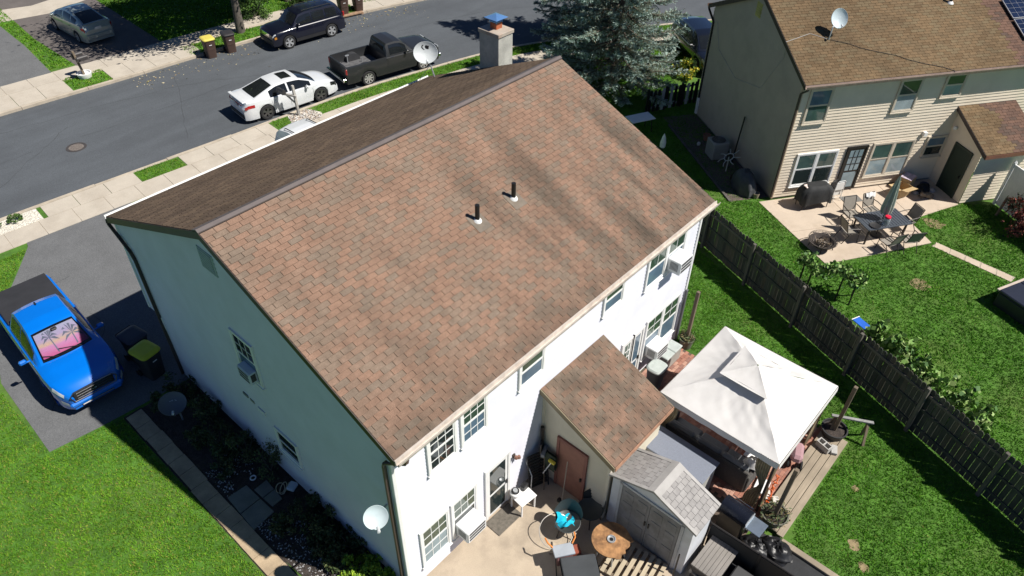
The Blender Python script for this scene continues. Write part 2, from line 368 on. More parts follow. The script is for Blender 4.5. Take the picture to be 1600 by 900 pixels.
grass('side_yard_grass', [[(-1.97, 4.45), (-1.97, -6.5), (-8, -6.5), (-8, 6.2), (-3.9, 8), (-3.9, 4.75), (-2.6, 4.6)], [(-9, 14.5), (-.6, 14.5), (-1.4, 13.4), (-2.75, 11.5), (-3.95, 8.4), (-9, 8)]], [], 420, .06, 'bright yellow green lawn left of the garden path', (.34, .26, .3, .1), mats=M_grassY)
grass('neighbour_grass', [[(17.7, .4), (20.3, -3.4), (26.2, -10), (29, -14), (24, -19), (10.9, -17)], [(18, .5), (20.5, -3.6), (26, 2.5), (30, 9), (24, 11), (13, 5)]], [NPATIO, [(22.2, -9.75), (22.55, -9.85), (22.35, -12.6), (21.95, -12.55)]], 380, .046, 'lush green grass of the yard behind the tan house', (.4, .45, .12, .03))
grass('verge_grass', [kstrip(4.55, 6.35, -1.13, -.21, 4), kstrip(10.85, 11.6, -1.13, -.21, 4), kstrip(13.1, 34, -1.13, -.21, 20), kstrip(12.5, 34, -6, -2.3, 20)], [], 300, .06, 'bright grass verge between kerb and sidewalk', (.45, .25, .25, .05), mats=M_grassY)
grass('far_grass', [[(6.3, 28.9), (7.45, 28.75), (7.4, 33.6), (8.2, 44), (3, 52), (6.95, 37.6), (6.75, 33)], kstrip(5.42, 7.33, SW+.2, SW+1.82, 4), kstrip(11.6, 20.5, SW+.2, SW+1.8, 10), [(12.1, 28.2), (30, 23), (34, 40), (12.9, 44), (12.4, 35)]], [kstrip(8, 34, SW+1.6, SW+3.1, 20)], 130, .075, 'grass of the front lawns across the street', (.5, .3, .17, .03), .02, mats=M_grassY)
# tufts of dry grass on the kerb joints, fallen leaves on the road
n = 520; px = RNG.uniform(9.5, 25, n); off = SW-np.abs(RNG.normal(0, 1.0, n))-.1
pts = np.array([(*kp(a, b), -.09) for a, b in zip(px-1.5, off)]); lv = tri_leaves(pts, RNG.uniform(.04, .15, n), up_bias=0); lv[:, 2] = np.clip(lv[:, 2], -.092, -.06)
stuff(tag(np_mesh('fallen_leaves', lv, 4, [mat('pale dry leaf', (.42, .37, .24), .8), mat('tan dry leaf', (.28, .2, .1), .8), mat('yellow leaf', (.4, .34, .1), .8)], RNG.choice(3, n, p=(.5, .4, .1))), 'pale dry leaves scattered on the road along the far kerb', 'leaves'))

# fine cracks and a few worn marks in the street and driveway
ck = MB()
def ribbon(pts, wd, z):
    P = [Vector((*p, z)) for p in pts]; L_, R_ = [], []
    for i, p in enumerate(P):
        d = (P[min(i+1, len(P)-1)]-P[max(i-1, 0)]).normalized(); n_ = Vector((-d.y, d.x, 0))*wd*random.uniform(.4, 1.2); L_.append(p+n_); R_.append(p-n_)
    ck.grid([L_, R_], 0, True)
for (x0, d0, dx, dd) in ((-6, 4.4, .45, .0), (4, 4.5, .4, .01), (9, 6.6, .25, -.12), (0, 2.4, .2, .16), (14, 3.1, .35, .02), (1.5, 7.2, .35, -.03), (21, 5.4, .4, 0), (7.5, 1.2, .12, .3)):
    pts = []; x, d = x0, d0
    for k in range(22): pts.append(kp(x, d)); x += dx*random.uniform(.6, 1.3); d = min(SW-.3, max(.3, d+dd+random.uniform(-.07, .07)))
    ribbon(pts, .011, -.096)
for (x, y, a) in ((-2.2, 12.2, -.4), (-.6, 9.5, -1.3), (-3.2, 6.2, 1.0)):
    pts = []
    for k in range(14): pts.append((x, y)); x += .16*math.cos(a); y += .16*math.sin(a); a += random.uniform(-.35, .35)
    ribbon([p for p in pts if inpoly(np.array(p), DRIVE)] or pts[:2], .008, .012)
stuff(tag(ck.build('pavement_cracks', mat('crack', (.05, .055, .06), .95)), 'thin dark cracks in the asphalt of street and driveway', 'cracks'))
# ------------------------------------------------------------------ houses: shared builders
def roof_mat(name, c, var=.14, grad=False, stain=(.07, .058, .045), amt=.62, sc=(1.1, .16, .16), ds=1.0):
    m = mat(name, c, .92, var=var, vs=6, fine=.28, fs=70, bump=.35, bs=120, spec=.2); nt = m.node_tree; b = nt.nodes['Principled BSDF']
    src = b.inputs['Base Color'].links[0].from_socket
    f = ramp(nt, noise(nt, ds, 5, .6, sc=sc), .46, .68, 0, amt); f2 = ramp(nt, noise(nt, .9, 4), .42, .7, 0, .4)
    if grad:
        g = nd(nt, 'NewGeometry'); sx_ = nd(nt, 'SeparateXYZ'); nt.links.new(g.outputs['Position'], sx_.inputs[0])
        k = nd(nt, 'Math', operation='MULTIPLY'); nt.links.new(f, k.inputs[0]); k2 = nd(nt, 'Math', operation='MULTIPLY'); nt.links.new(ramp(nt, sx_.outputs[0], 1, 8, .6, 1.25), k2.inputs[0]); nt.links.new(ramp(nt, sx_.outputs[1], -.6, -3.2, .3, 1.1), k2.inputs[1]); nt.links.new(k2.outputs[0], k.inputs[1])
        e = nd(nt, 'Math', operation='MULTIPLY'); nt.links.new(ramp(nt, sx_.outputs[1], -5.65, -4.6, .75, 0), e.inputs[0]); nt.links.new(ramp(nt, noise(nt, 1.6, 5), .35, .65), e.inputs[1])
        a_ = nd(nt, 'Math', operation='MAXIMUM'); nt.links.new(k.outputs[0], a_.inputs[0]); nt.links.new(e.outputs[0], a_.inputs[1]); f = a_.outputs[0]
    nt.links.new(mix_col(nt, f2, mix_col(nt, f, src, stain), tuple(x*.6 for x in c)), b.inputs['Base Color']); return m
PAL = [roof_mat('shingle %d' % i, c, grad=True, amt=.7) for i, c in enumerate(((.265, .165, .117), (.255, .161, .115), (.246, .163, .118), (.222, .163, .122), (.21, .16, .122), (.238, .163, .12)))]
PALW = (.2, .19, .17, .17, .12, .15)
NPAL = [roof_mat('tan shingle %d' % i, c, stain=(.07, .05, .03), amt=.5, sc=(.5, .5, .2), ds=.8) for i, c in enumerate(((.185, .125, .07), (.165, .115, .066), (.15, .1, .055), (.175, .13, .076)))]
NPAL2 = [roof_mat('plum shingle %d' % i, c, amt=.3) for i, c in enumerate(((.16, .095, .07), (.13, .08, .062), (.11, .075, .06)))]
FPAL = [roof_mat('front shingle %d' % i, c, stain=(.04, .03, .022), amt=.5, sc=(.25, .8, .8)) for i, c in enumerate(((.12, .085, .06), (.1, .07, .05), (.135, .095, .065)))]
_tabs = {}
M_core = mat('asphalt shingle core', (.05, .035, .028), .95)
def tab_mesh(wd, ex, m):
    k = (round(wd, 3), ex, m.name)
    if k not in _tabs:
        t0, t1 = .015, .003; g = .0055; a, b = g, wd-g; c = ex+.012
        _tabs[k] = MB().add([(a, 0, 0), (b, 0, 0), (b, c, 0), (a, c, 0), (a, 0, t0), (b, 0, t0), (b, c, t1), (a, c, t1)],
                            [(4, 5, 6, 7), (1, 2, 6, 5), (3, 0, 4, 7)]).add([(a, 0, 0), (b, 0, 0), (b, 0, t0), (a, 0, t0)], [(0, 1, 2, 3)], 1).mesh('shingle', [m, M_core])
    return _tabs[k]
def shingles(par, O, U, V, length, slen, pal, wts, n_ind, tabw=.305, ex=.13, holes=(), pfun=None, M=None):
    O, U, V = Vector(O), Vector(U).normalized(), Vector(V).normalized(); N = U.cross(V)
    rows = int(slen/ex+.5); T = []
    for r in range(rows):
        v = r*slen/rows; u = -tabw*((r*.5 + (r//5)*.17) % 1)
        while u < length-.02:
            u0, u1 = max(0, u), min(length, u+tabw); u += tabw
            if u1-u0 < .03: continue
            T.append((u0, u1, v, int(RNG.choice(len(pal), p=wts))))
    cam = CAM if M is None else M.inverted() @ CAM
    T.sort(key=lambda t: (O+U*(t[0]+t[1])/2+V*t[2]-cam).length)
    if pfun: T = [(a, b, v, pfun((a+b)/2, v, k)) for a, b, v, k in T]
    exx = slen/rows; big = MB(); rot = Matrix((U, V, N)).transposed().to_4x4()
    for i, (u0, u1, v, k) in enumerate(T):
        p = O+U*u0+V*v
        if i < n_ind:
            o = link('shingle', tab_mesh(u1-u0, round(exx, 4), pal[k]), par); o.matrix_basis = Matrix.Translation(p) @ rot
        else:
            wd = u1-u0; g = .0055; c = exx+.012; q = lambda a, b, t: p+U*a+V*b+N*t
            big.add([q(g, 0, 0), q(wd-g, 0, 0), q(wd-g, c, 0), q(g, c, 0), q(g, 0, .015), q(wd-g, 0, .015), q(wd-g, c, .003), q(g, c, .003)],
                    [(4, 5, 6, 7), (1, 2, 6, 5), (3, 0, 4, 7)], k)
            big.add([q(g, 0, 0), q(wd-g, 0, 0), q(wd-g, 0, .015), q(g, 0, .015)], [(0, 1, 2, 3)], len(pal))
    if big.v: stuff(big.build('shingle_field', list(pal)+[M_core], par))
def siding(par, O, U, N, z0, z1, ext, m, course=.115, name='siding', lap=.02):
    O, U, N = Vector(O), Vector(U), Vector(N); b = MB(); n = max(1, int((z1-z0)/course)); c = (z1-z0)/n; prev = None; Z = Vector((0, 0, 1))
    fl = U.cross(Z).dot(N) < 0
    for i in range(n):
        a = z0+i*c; e0 = ext(a+.002); e1 = ext(a+c-.002)
        p = [O+U*e0[0]+Z*a+N*lap, O+U*e0[1]+Z*a+N*lap, O+U*e1[1]+Z*(a+c)+N*.003, O+U*e1[0]+Z*(a+c)+N*.003]
        b.add(p, [(3, 2, 1, 0) if fl else (0, 1, 2, 3)])
        q = [O+U*e0[0]+Z*a+N*.001, O+U*e0[1]+Z*a+N*.001, p[1], p[0]]; b.add(q, [(3, 2, 1, 0) if fl else (0, 1, 2, 3)])
    return stuff(b.build(name, m, par))
M_white = mat('white vinyl trim', (.78, .78, .77), .5, var=.05, vs=4)
M_sid = mat('white vinyl siding', (.66, .665, .735), .55, var=.05, vs=1.2, dirt=(.52, .53, .56), dirt_amt=.25, ds=.8)
M_sidl = mat('cream vinyl siding', (.58, .53, .42), .6, var=.06, vs=2, dirt=(.42, .36, .27), dirt_amt=.3)
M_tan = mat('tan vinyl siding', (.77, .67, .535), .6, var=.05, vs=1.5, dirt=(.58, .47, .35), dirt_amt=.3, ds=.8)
M_brown = mat('dark brown metal', (.05, .035, .03), .5, var=.15)
M_blk = mat('black paint', (.012, .012, .013), .4, var=.2)
G_dark = glass('window glass dark', (.02, .03, .03)); G_blue = glass('window glass over curtain', (.10, .16, .22), .06); G_pale = glass('window glass over blind', (.22, .30, .34), .08); G_green = glass('window glass green', (.04, .075, .05))
def wbox(b, O, U, N, u0, u1, z0, z1, d0, d1, m=0):
    O, U, N = Vector(O), Vector(U), Vector(N); Z = Vector((0, 0, 1))
    P = [O+U*u0+Z*z0+N*d0, O+U*u1+Z*z0+N*d0, O+U*u1+Z*z1+N*d0, O+U*u0+Z*z1+N*d0]; b.ext(P, N*(d1-d0), m)
def window(par, O, U, N, u0, z0, wd, ht, cols=1, grid=(2, 1), gl=None, frame=None, lowg=True, sash=.52, cas=.065):
    frame = frame or M_white; gl = gl or (G_green, G_dark); f = MB(); c = cas
    A = lambda b, a0, a1, c0, c1, d0, d1, m=0: wbox(b, O, U, N, u0+a0, u0+a1, z0+c0, z0+c1, d0, d1, m)
    A(f, -c, wd+c, ht, ht+c, .0, .055); A(f, -c, wd+c, -c, 0, .0, .055); A(f, -c, 0, 0, ht, .0, .055); A(f, wd, wd+c, 0, ht, .0, .055)
    for i in range(1, cols): A(f, wd*i/cols-.05, wd*i/cols+.05, 0, ht, 0, .053)
    w_ = f.build('window', frame, par); s = MB(); A(s, -c-.02, wd+c+.02, -c-.03, -c, 0, .085); s.build('sill', frame, w_)
    for i in range(cols):
        a = wd*i/cols+(.05 if i else 0); b = wd*(i+1)/cols-(.05 if i < cols-1 else 0); mid = ht*sash
        for k, (lo, hi, dp) in enumerate(((0, mid, .022), (mid, ht, .032))):
            s = MB(); t = .035
            A(s, a, b, lo, lo+t, .018, dp+.012); A(s, a, b, hi-t, hi, .018, dp+.012); A(s, a, a+t, lo+t, hi-t, .018, dp+.012); A(s, b-t, b, lo+t, hi-t, .018, dp+.012)
            s.build('sash', frame, w_)
            p = MB(); A(p, a+t, b-t, lo+t, hi-t, .019, dp); g_ = gl[1-k] if not isinstance(gl[1-k], (list, tuple)) else gl[1-k][i % len(gl[1-k])]
            p.build('pane', g_, w_)
            if grid and (k == 1 or lowg):
                mu = MB(); aa, bb, ll, hh = a+t, b-t, lo+t, hi-t
                for q in range(1, grid[0]+1): x = aa+(bb-aa)*q/(grid[0]+1); A(mu, x-.008, x+.008, ll, hh, dp+.001, dp+.008)
                for q in range(1, grid[1]+1): x = ll+(hh-ll)*q/(grid[1]+1); A(mu, aa, bb, x-.008, x+.008, dp+.002, dp+.009)
                mu.build('muntin', frame, w_)
    return w_
def tubeb(path, r): return MB().tube(path, r, 8)
def gutter(par, p0, p1, out, m, name='gutter'):
    p0, p1, o = Vector(p0), Vector(p1), Vector(out); Z = Vector((0, 0, 1)); b = MB()
    sec = [(0, 0), (.02, -.1), (.1, -.11), (.125, -.03), (.13, 0), (.118, 0), (.112, -.03), (.095, -.095), (.03, -.09), (.012, 0)]
    b.ext([p0+o*a+Z*c for a, c in sec], p1-p0); return b.build(name, m, par)
def dish(name, label, base, cen, face, rx, m, arm=True, mast=None, group=None, ry=None, logo=None):
    """satellite dish: reflector facing `face` at cen; mast path from base"""
    t = thing(name, label, 'satellite dish', base, 0, group); base = Vector(base); c = Vector(cen)-base; f = Vector(face).normalized()
    ux = Vector((0, 0, 1)).cross(f).normalized(); uy = f.cross(ux); ry = ry or rx*.9; M = Matrix((ux, uy, f)).transposed()
    b = MB(); n = 32; rings = [(1, .0), (.98, .012), (.8, -.045), (.55, -.09), (.28, -.115), (.001, -.122)]
    front = [[c+M @ Vector((rx*r*math.cos(6.2832*j/n), ry*r*math.sin(6.2832*j/n), z*rx/.4)) for j in range(n+1)] for r, z in rings]
    b.grid(front, flip=True); b.grid([[p-f*.012 for p in r] for r in front]); b.grid([front[0], [p-f*.012 for p in front[0]]])
    refl = b.build('reflector', m, t, 50)
    s = MB(); back = c-f*(.122*rx/.4+.01)
    s.box(back-f*.04, (.12, .14, .08), M=M, ch=.01); s.build('bracket', mat('galvanised steel', (.5, .52, .54), .4, .6), t)
    if mast: MB().tube([Vector(p)-base for p in mast]+[back-f*.06], .025, 8).build('mast', MATS['galvanised steel'], t, 40)
    if arm:
        s = MB(); a0 = c-uy*ry*.95-f*.02; a1 = c-uy*ry*1.0+f*rx*.95; s.tube([a0, (a0+a1)/2-uy*.03, a1], .017, 6); s.build('feed_arm', MATS['galvanised steel'], t)
        s = MB(); s.cyl(a1, a1+(c-a1).normalized()*.12+f*-.0, .035, .03, 10); s.build('receiver', mat('pale grey plastic', (.6, .62, .63), .5), t)
    return t, c, M, f
def acunit(label, pos, U, N, wd=.62, ht=.42, dp=.42, tint=(.72, .73, .74)):
    t = thing('window_air_conditioner', label, 'air conditioner', pos, 0, 'window air conditioners'); U, N = Vector(U), Vector(N); Z = Vector((0, 0, 1))
    mm = mat('ac cabinet %.2f' % tint[2], tint, .5, var=.06); M = Matrix((U, N, Z)).transposed()
    MB().box(N*dp/2+Z*ht/2, (wd, dp, ht), M=M, ch=.015).build('cabinet', mm, t)
    g = MB(); g.box(N*(dp+.004)+Z*ht*.5, (wd*.86, .008, ht*.8), M=M); g.build('rear_grille', mat('ac coil', (.07, .07, .075), .6, .3, var=.3, vs=30), t)
    for s_ in (-1, 1):
        lv = MB()
        for k in range(7): lv.box(U*s_*(wd/2+.003)+N*dp*(.3+k*.085)+Z*ht*.55, (.008, .014, ht*.62), M=M)
        lv.build('side_louvre', MATS['ac coil'], t)
    rim = MB()
    for a in (-1, 1): rim.box(U*a*wd*.45+N*(dp+.008)+Z*ht*.5, (wd*.05, .01, ht*.84), M=M)
    for q in (.08, .36, .64, .92): rim.box(N*(dp+.01)+Z*ht*q, (wd*.9, .008, .014), M=M)
    rim.build('grille_bars', mm, t); return t

# ------------------------------------------------------------------ main house
L, W, H, h = 11.464, 5.602, 7.797, 5.43; SL = math.hypot(W, H-h); sl = (H-h)/W; YB = -5.332; XL = .1; XR = L-.1
house = thing('house', 'white sided two storey house with brown shingle roof filling the middle', 'house')
siding(house, (XL, YB, 0), (1, 0, 0), (0, -1, 0), .12, h-.02, lambda z: (0, XR-XL), M_sid, .112, lap=.03)
gz = lambda z, y1: (-YB if z < h-.1 else max(.0, min(-YB, (H-.14-z)/sl)), )
def ext_left(z):                                     # u runs along -y from y=+5.33
    lim = 5.332 if z < h-.08 else max(.02, (H-.16-z)/sl); fr = 4.72 if z < 2.42 else lim
    return (5.332-min(fr, lim), 5.332+min(-YB, lim))
M_sidw = M_sid
siding(house, (XL, 5.332, 0), (0, -1, 0), (-1, 0, 0), .12, 2.42, ext_left, M_sidw, .112, lap=.03)
siding(house, (XL, 5.332, 0), (0, -1, 0), (-1, 0, 0), 2.42, H-.2, ext_left, M_sidw, .112, lap=.03)
siding(house, (XR, 5.332, 0), (0, -1, 0), (1, 0, 0), .12, 2.42, ext_left, M_sidw, .21)
siding(house, (XR, 5.332, 0), (0, -1, 0), (1, 0, 0), 2.42, H-.2, ext_left, M_sidw, .21)
fr = MB(); fr.box((L/2, 4.68, 1.25), (XR-XL-.06, .06, 2.5)); fr.box((L/2, 5.29, 3.9), (XR-XL-.06, .06, 2.96)); fr.box((L/2, 5.0, 2.43), (XR-XL-.06, .68, .04)); fr.build('front_wall', M_sidw, house)
MB().box((L/2, -.33, .06), (XR-XL-.03, 9.98, .12)).build('foundation', mat('foundation concrete', (.3, .28, .25), .9, var=.2), house)
for (x, y, z0, z1, sx, sy) in ((XL-.012, YB-.012, .1, h-.1, .09, .09), (XR+.012, YB-.012, .1, h-.1, .09, .09), (XL-.01, 5.33, 2.42, h-.1, .08, .08), (XL-.01, 4.72, .1, 2.4, .08, .08), (XR+.01, 5.33, 2.42, h-.1, .08, .08)): MB().box((x, y, (z0+z1)/2), (sx, sy, z1-z0), ch=.008).build('corner_trim', M_white, house)
roof = MB().ext([(.02, -W+.01, h-.012), (.02, 0, H-.012), (.02, W-.01, h-.012), (.02, W-.01, h-.1), (.02, 0, H-.13), (.02, -W+.01, h-.1)], (L-.04, 0, 0)).build('roof', mat('roof deck', (.06, .045, .035), .9), house)
shingles(roof, (0, -W, h), (1, 0, 0), (0, W, H-h), L, SL-.1, PAL, PALW, 300)
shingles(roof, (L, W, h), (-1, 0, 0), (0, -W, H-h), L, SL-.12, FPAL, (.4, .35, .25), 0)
for x in (.0, L): 
    for s_ in (-1, 1): rk = MB(); rk.ext([(x-.015, s_*(W-.005), h-.006), (x-.015, s_*.001, H-.006), (x-.015, s_*.001, H-.2), (x-.015, s_*(W-.005), h-.18)], (.03, 0, 0)); rk.build('rake_board', mat('brown rake board', (.04, .026, .024), .5, var=.15), roof)
rv = MB()
for s_ in (-1, 1):
    a, b = (.2, 0) if s_ > 0 else (.075, 0)
    rv.ext([(-.02, s_*a, H-sl*a+.012), (-.02, 0, H+.012), (-.02, 0, H+.05), (-.02, s_*a, H-sl*a+.04)], (L+.04, 0, 0))
rv.build('ridge_vent', mat('ridge vent', (.105, .085, .082), .6, var=.15, vs=3), roof)
sf = MB(); sf.box((L/2, -W+.14, h-.14), (L-.1, .3, .03)); sf.box((L/2, W-.14, h-.14), (L-.1, .3, .03)); sf.build('soffit', M_white, house)
fa = MB(); fa.box((L/2, -W-.002, h-.085), (L, .02, .15)); fa.build('fascia', mat('weathered fascia', (.5, .44, .4), .6, var=.2, vs=6), house)
M_gut = mat('aged gutter', (.58, .52, .46), .5, var=.2, vs=5, dirt=(.3, .22, .17), dirt_amt=.5, ds=2)
gutter(house, (0, -W-.012, h-.005), (L+.06, -W-.012, h-.005), (0, -1, 0), M_gut); gutter(house, (0, W+.0, h-.005), (L, W+.0, h-.005), (0, 1, 0), M_white)
def spout(path, m, par, wd=.085, dp=.06):
    b = MB()
    for p, q in zip(path, path[1:]): b.beam(p, q, wd, dp, ch=.01)
    return b.build('downspout', m, par)
spout([(.22, -W-.09, h-.1), (.2, -W-.08, h-.22), (.0, -5.28, h-.36), (-.0, -5.24, h-.5), (-.0, -5.24, .15), (-.15, -5.24, .08)], mat('brown downspout', (.065, .042, .036), .35, var=.1), house)
spout([(.02, W+.06, h-.1), (.0, W+.04, h-.22), (.02, 4.85, h-.75), (.03, 4.78, h-1.0), (.03, 4.66, .15)], M_brown, house)
spout([(XR+.0, YB-.08, 2.2), (XR+.0, YB-.08, .12)], mat('grey downspout', (.12, .12, .13), .4), house, .09, .07)
# gable vent, meter marks on left wall
gv = MB(); wbox(gv, (XL, .16, 6.9), (0, 1, 0), (-1, 0, 0), -.3, .3, -.28, .28, 0, .04); 
for k in range(8): wbox(gv, (XL, .16, 6.9), (0, 1, 0), (-1, 0, 0), -.25, .25, -.25+k*.064, -.21+k*.064, .04, .055)
gv.build('gable_vent', mat('grey gable vent', (.36, .42, .43), .6, var=.1), house)
cb = MB(); wbox(cb, (XL, .6, 2.42), (0, -1, 0), (-1, 0, 0), 0, .22, -.03, .05, .005, .05); wbox(cb, (XL, .3, 2.42), (0, -1, 0), (-1, 0, 0), 0, .18, -.05, .03, .005, .04); cb.build('cable_box', mat('dull box', (.22, .23, .22), .6), house)
cb = MB(); wbox(cb, (XL, -.05, 2.35), (0, -1, 0), (-1, 0, 0), 0, .3, -.06, .06, .005, .06); cb.build('vent_hood', M_white, house)
BW = ((0, YB-.016, 0), (1, 0, 0), (0, -1, 0)); LW = ((XL-.016, 0, 0), (0, -1, 0), (-1, 0, 0))
window(house, *BW, .57, .66, .76, 1.32, 1, (2, 1), (G_green, G_pale)); window(house, *BW, 1.52, .66, .72, 1.32, 1, (2, 1), (G_green, G_dark), lowg=False)
window(house, *BW, 1.0, 3.8, .7, 1.1, 1, (2, 1), (G_dark, G_dark)); window(house, *BW, 1.95, 3.8, .68, 1.1, 1, (2, 1), (G_green, G_blue))
window(house, *BW, 3.78, 4.1, .76, .82, 1, None, (G_green, G_blue)); window(house, *BW, 6.9, 4.22, .74, .72, 1, None, (G_green, G_blue))
window(house, *BW, 8.82, 3.82, 1.74, 1.1, 2, (1, 0), (G_green, G_blue), lowg=False); window(house, *BW, 9.33, .78, 1.66, 1.45, 2, (1, 1), (G_green, G_blue), lowg=False)
window(house, *LW, -.08, 3.7, .78, 1.24, 1, (2, 1), (G_dark, G_blue), lowg=False); window(house, *LW, .72, 1.36, .8, .76, 1, None, (G_dark, G_dark), sash=.5)
def door(par, O, U, N, u0, z0, wd, ht, panel, frame, glassy=True, lites=None, glz=None, low=.06):
    f = MB(); A = lambda b, a0, a1, c0, c1, d0, d1, m=0: wbox(b, O, U, N, u0+a0, u0+a1, z0+c0, z0+c1, d0, d1, m)
    d = MB(); A(d, 0, wd, 0, ht, .01, .035); dd = d.build('door', panel, par)
    A(f, -.08, 0, 0, ht+.08, 0, .06); A(f, wd, wd+.08, 0, ht+.08, 0, .06); A(f, 0, wd, ht, ht+.08, 0, .058); f.build('door_frame', frame, dd)
    if glassy:
        g_ = MB(); A(g_, .09, wd-.09, low+.04, ht*.42, .035, .042); A(g_, .09, wd-.09, ht*.47, ht-.1, .035, .042); g_.build('pane', glz or G_dark, dd)
        if lites:
            mu = MB()
            for q in range(1, lites[0]): x = .09+(wd-.18)*q/lites[0]; A(mu, x-.012, x+.012, ht*.47, ht-.1, .043, .053)
            for q in range(1, lites[1]): x = ht*.47+(ht*.53-.1)*q/lites[1]; A(mu, .09, wd-.09, x-.012, x+.012, .044, .054)
            mu.build('muntin', panel, dd)
    k = MB(); A(k, wd-.07, wd-.03, ht*.44, ht*.5, .035, .08); k.build('handle', M_blk, dd); return dd
door(house, *BW, 2.66, .1, .72, 1.95, M_white, M_white); door(house, *BW, 8.15, .12, .42, 2.05, M_white, M_white, lites=(2, 4), low=.5, glz=G_green); door(house, *BW, 8.66, .12, .42, 2.05, M_white, M_white, glz=G_blue)
lm = MB(); lm.box((3.62, YB-.03, 1.72), (.09, .06, .12), ch=.01); lm.cyl((3.62, YB-.06, 1.72), (3.62, YB-.13, 1.76), .02, .02, 8); lm.build('wall_lamp', M_brown, house)
for dx, dz in ((-.04, .06), (.06, -.02)): 
    s = MB(); s.lathe([(.001, .05), (.035, .045), (.05, 0), (.05, -.03), (.001, -.04)], 12, (3.62+dx, YB-.15, 1.74+dz)); s.build('lamp_shade', mat('lamp copper', (.3, .16, .12), .4, .3), house, 40)
# vent pipes
n_up = Vector((0, -sl, 1)).normalized()
for x in (5.21, 6.46):
    y = -2.72; z = H-sl*2.72; M = Matrix((Vector((1, 0, 0)), n_up.cross(Vector((1, 0, 0))), n_up)).transposed()
    v = MB(); v.cyl((x, y, z-.05), (x, y, z+.44), .055, n=16); vp = v.build('vent_pipe', M_blk, house, 40)
    v = MB(); v.box(Vector((x, y-.05, z-.05*sl+.016)), (.4, .5, .012), M=M); v.build('flashing', mat('flashing', (.16, .13, .1), .7, var=.3), vp)
    v = MB(); v.lathe([(.1, 0), (.088, .02), (.062, .045), (.057, .05)], 20, Vector((x, y-.015, z+.015)), M); v.build('collar', M_white, vp, 40)
# chimney
ch_ = MB(); ch_.box((L+.36, 2.83, 3.9), (.66, .82, 7.5), ch=.012); chim = ch_.build('chimney', mat('chimney stucco', (.42, .41, .37), .95, var=.18, vs=2.5, fine=.15, fs=40, bump=.5, bs=30, dirt=(.2, .2, .19), dirt_amt=.5), house)
MB().box((L+.36, 2.83, 7.71), (.72, .88, .12), ch=.012).build('crown', mat('chimney crown', (.42, .36, .3), .9, var=.15, vs=6, dirt=(.25, .13, .08), dirt_amt=.6, ds=3), chim)
MB().box((L+.4, 2.86, 7.86), (.27, .27, .2), ch=.01).build('flue', mat('clay flue', (.42, .12, .05), .8, var=.15), chim)
cp = MB()
for a in (-1, 1):
    for b_ in (-1, 1): cp.box((L+.4+a*.14, 2.86+b_*.14, 8.03), (.02, .02, .16))
cp.box((L+.4, 2.86, 7.99), (.3, .3, .03)); q = .27
cp.add([(L+.4-q, 2.86-q, 8.1), (L+.4+q, 2.86-q, 8.1), (L+.4+q, 2.86+q, 8.1), (L+.4-q, 2.86+q, 8.1), (L+.4, 2.86, 8.2)], [(0, 1, 4), (1, 2, 4), (2, 3, 4), (3, 0, 4), (3, 2, 1, 0)])
cp.build('chimney_cap', mat('sky tinted metal cap', (.16, .34, .68), .3, .5, var=.05), chim)  # blue in the base colour stands in for the reflected sky
# lean-to with the red door (part of the house)
lt_x0, lt_x1, ly, lz0, lz1 = 4.7, 6.92, -7.45, 3.41, 2.42; ls = (lz0-lz1)/(7.62+YB)
def ext_lean(z): y1 = 2.12 if z < 2.42 else max(.02, (lz0-.09-z)/ls); return (0, min(2.12, y1))
siding(house, (lt_x0, YB, 0), (0, -1, 0), (-1, 0, 0), .06, 3.26, ext_lean, M_sidl, .1); siding(house, (lt_x1, YB, 0), (0, -1, 0), (1, 0, 0), .06, 3.26, ext_lean, M_sidl, .1)
siding(house, (lt_x0, -7.452, 0), (1, 0, 0), (0, -1, 0), .06, 2.4, lambda z: (0, lt_x1-lt_x0), M_sidl, .1)
c_ = MB(); c_.box((lt_x0-.01, -7.46, 1.22), (.08, .08, 2.36), ch=.006); c_.box((lt_x0-.012, YB-.05, 1.7), (.04, .06, 3.3)); c_.build('corner_trim', mat('cream trim', (.6, .55, .45), .6), house)
lroof = MB().ext([(4.57, YB-.005, lz0-.012), (4.57, -7.63, lz1-.012), (4.57, -7.63, lz1-.11), (4.57, YB-.005, lz0-.11)], (2.45, 0, 0)).build('lean_to_roof', MATS['roof deck'], house)
shingles(lroof, (4.55, -7.65, lz1), (1, 0, 0), (0, 2.313, .99), 2.49, 2.48, PAL, PALW, 300)
for x in (4.54, 7.04): rk = MB(); rk.ext([(x-.012, YB-.005, lz0-.005), (x-.012, -7.65, lz1-.005), (x-.012, -7.65, lz1-.17), (x-.012, YB-.005, lz0-.17)], (.024, 0, 0)); rk.build('rake_board', mat('olive trim', (.2, .16, .09), .6), lroof)
MB().box((5.8, -7.665, lz1-.08), (2.49, .02, .14)).build('fascia', mat('rust fascia', (.4, .22, .14), .6, var=.3, vs=6), lroof)
LT = ((lt_x0-.01, 0, 0), (0, -1, 0), (-1, 0, 0))
M_red = mat('faded red door', (.27, .125, .09), .75, var=.2, vs=2, dirt=(.16, .07, .05), dirt_amt=.5)
door(house, *LT, 5.98, .05, .78, 1.86, M_red, mat('red jamb', (.22, .09, .07), .7), glassy=False)
acunit('white air conditioner in the ground floor window beside the screen door', (1.88, YB-.03, .74), (1, 0, 0), (0, -1, 0), .62, .4, .42)
acunit('air conditioner in the upper window at the far corner of the lit wall', (10.1, YB-.03, 3.9), (1, 0, 0), (0, -1, 0))
acunit('white air conditioner above the storage bins in the far ground floor window', (9.75, YB-.03, .8), (1, 0, 0), (0, -1, 0), .62, .42, .42)
acunit('bluish air conditioner in the window of the shaded gable wall', (XL-.03, -.34, 3.74), (0, -1, 0), (-1, 0, 0), .5, .36, .2, (.6, .64, .7))
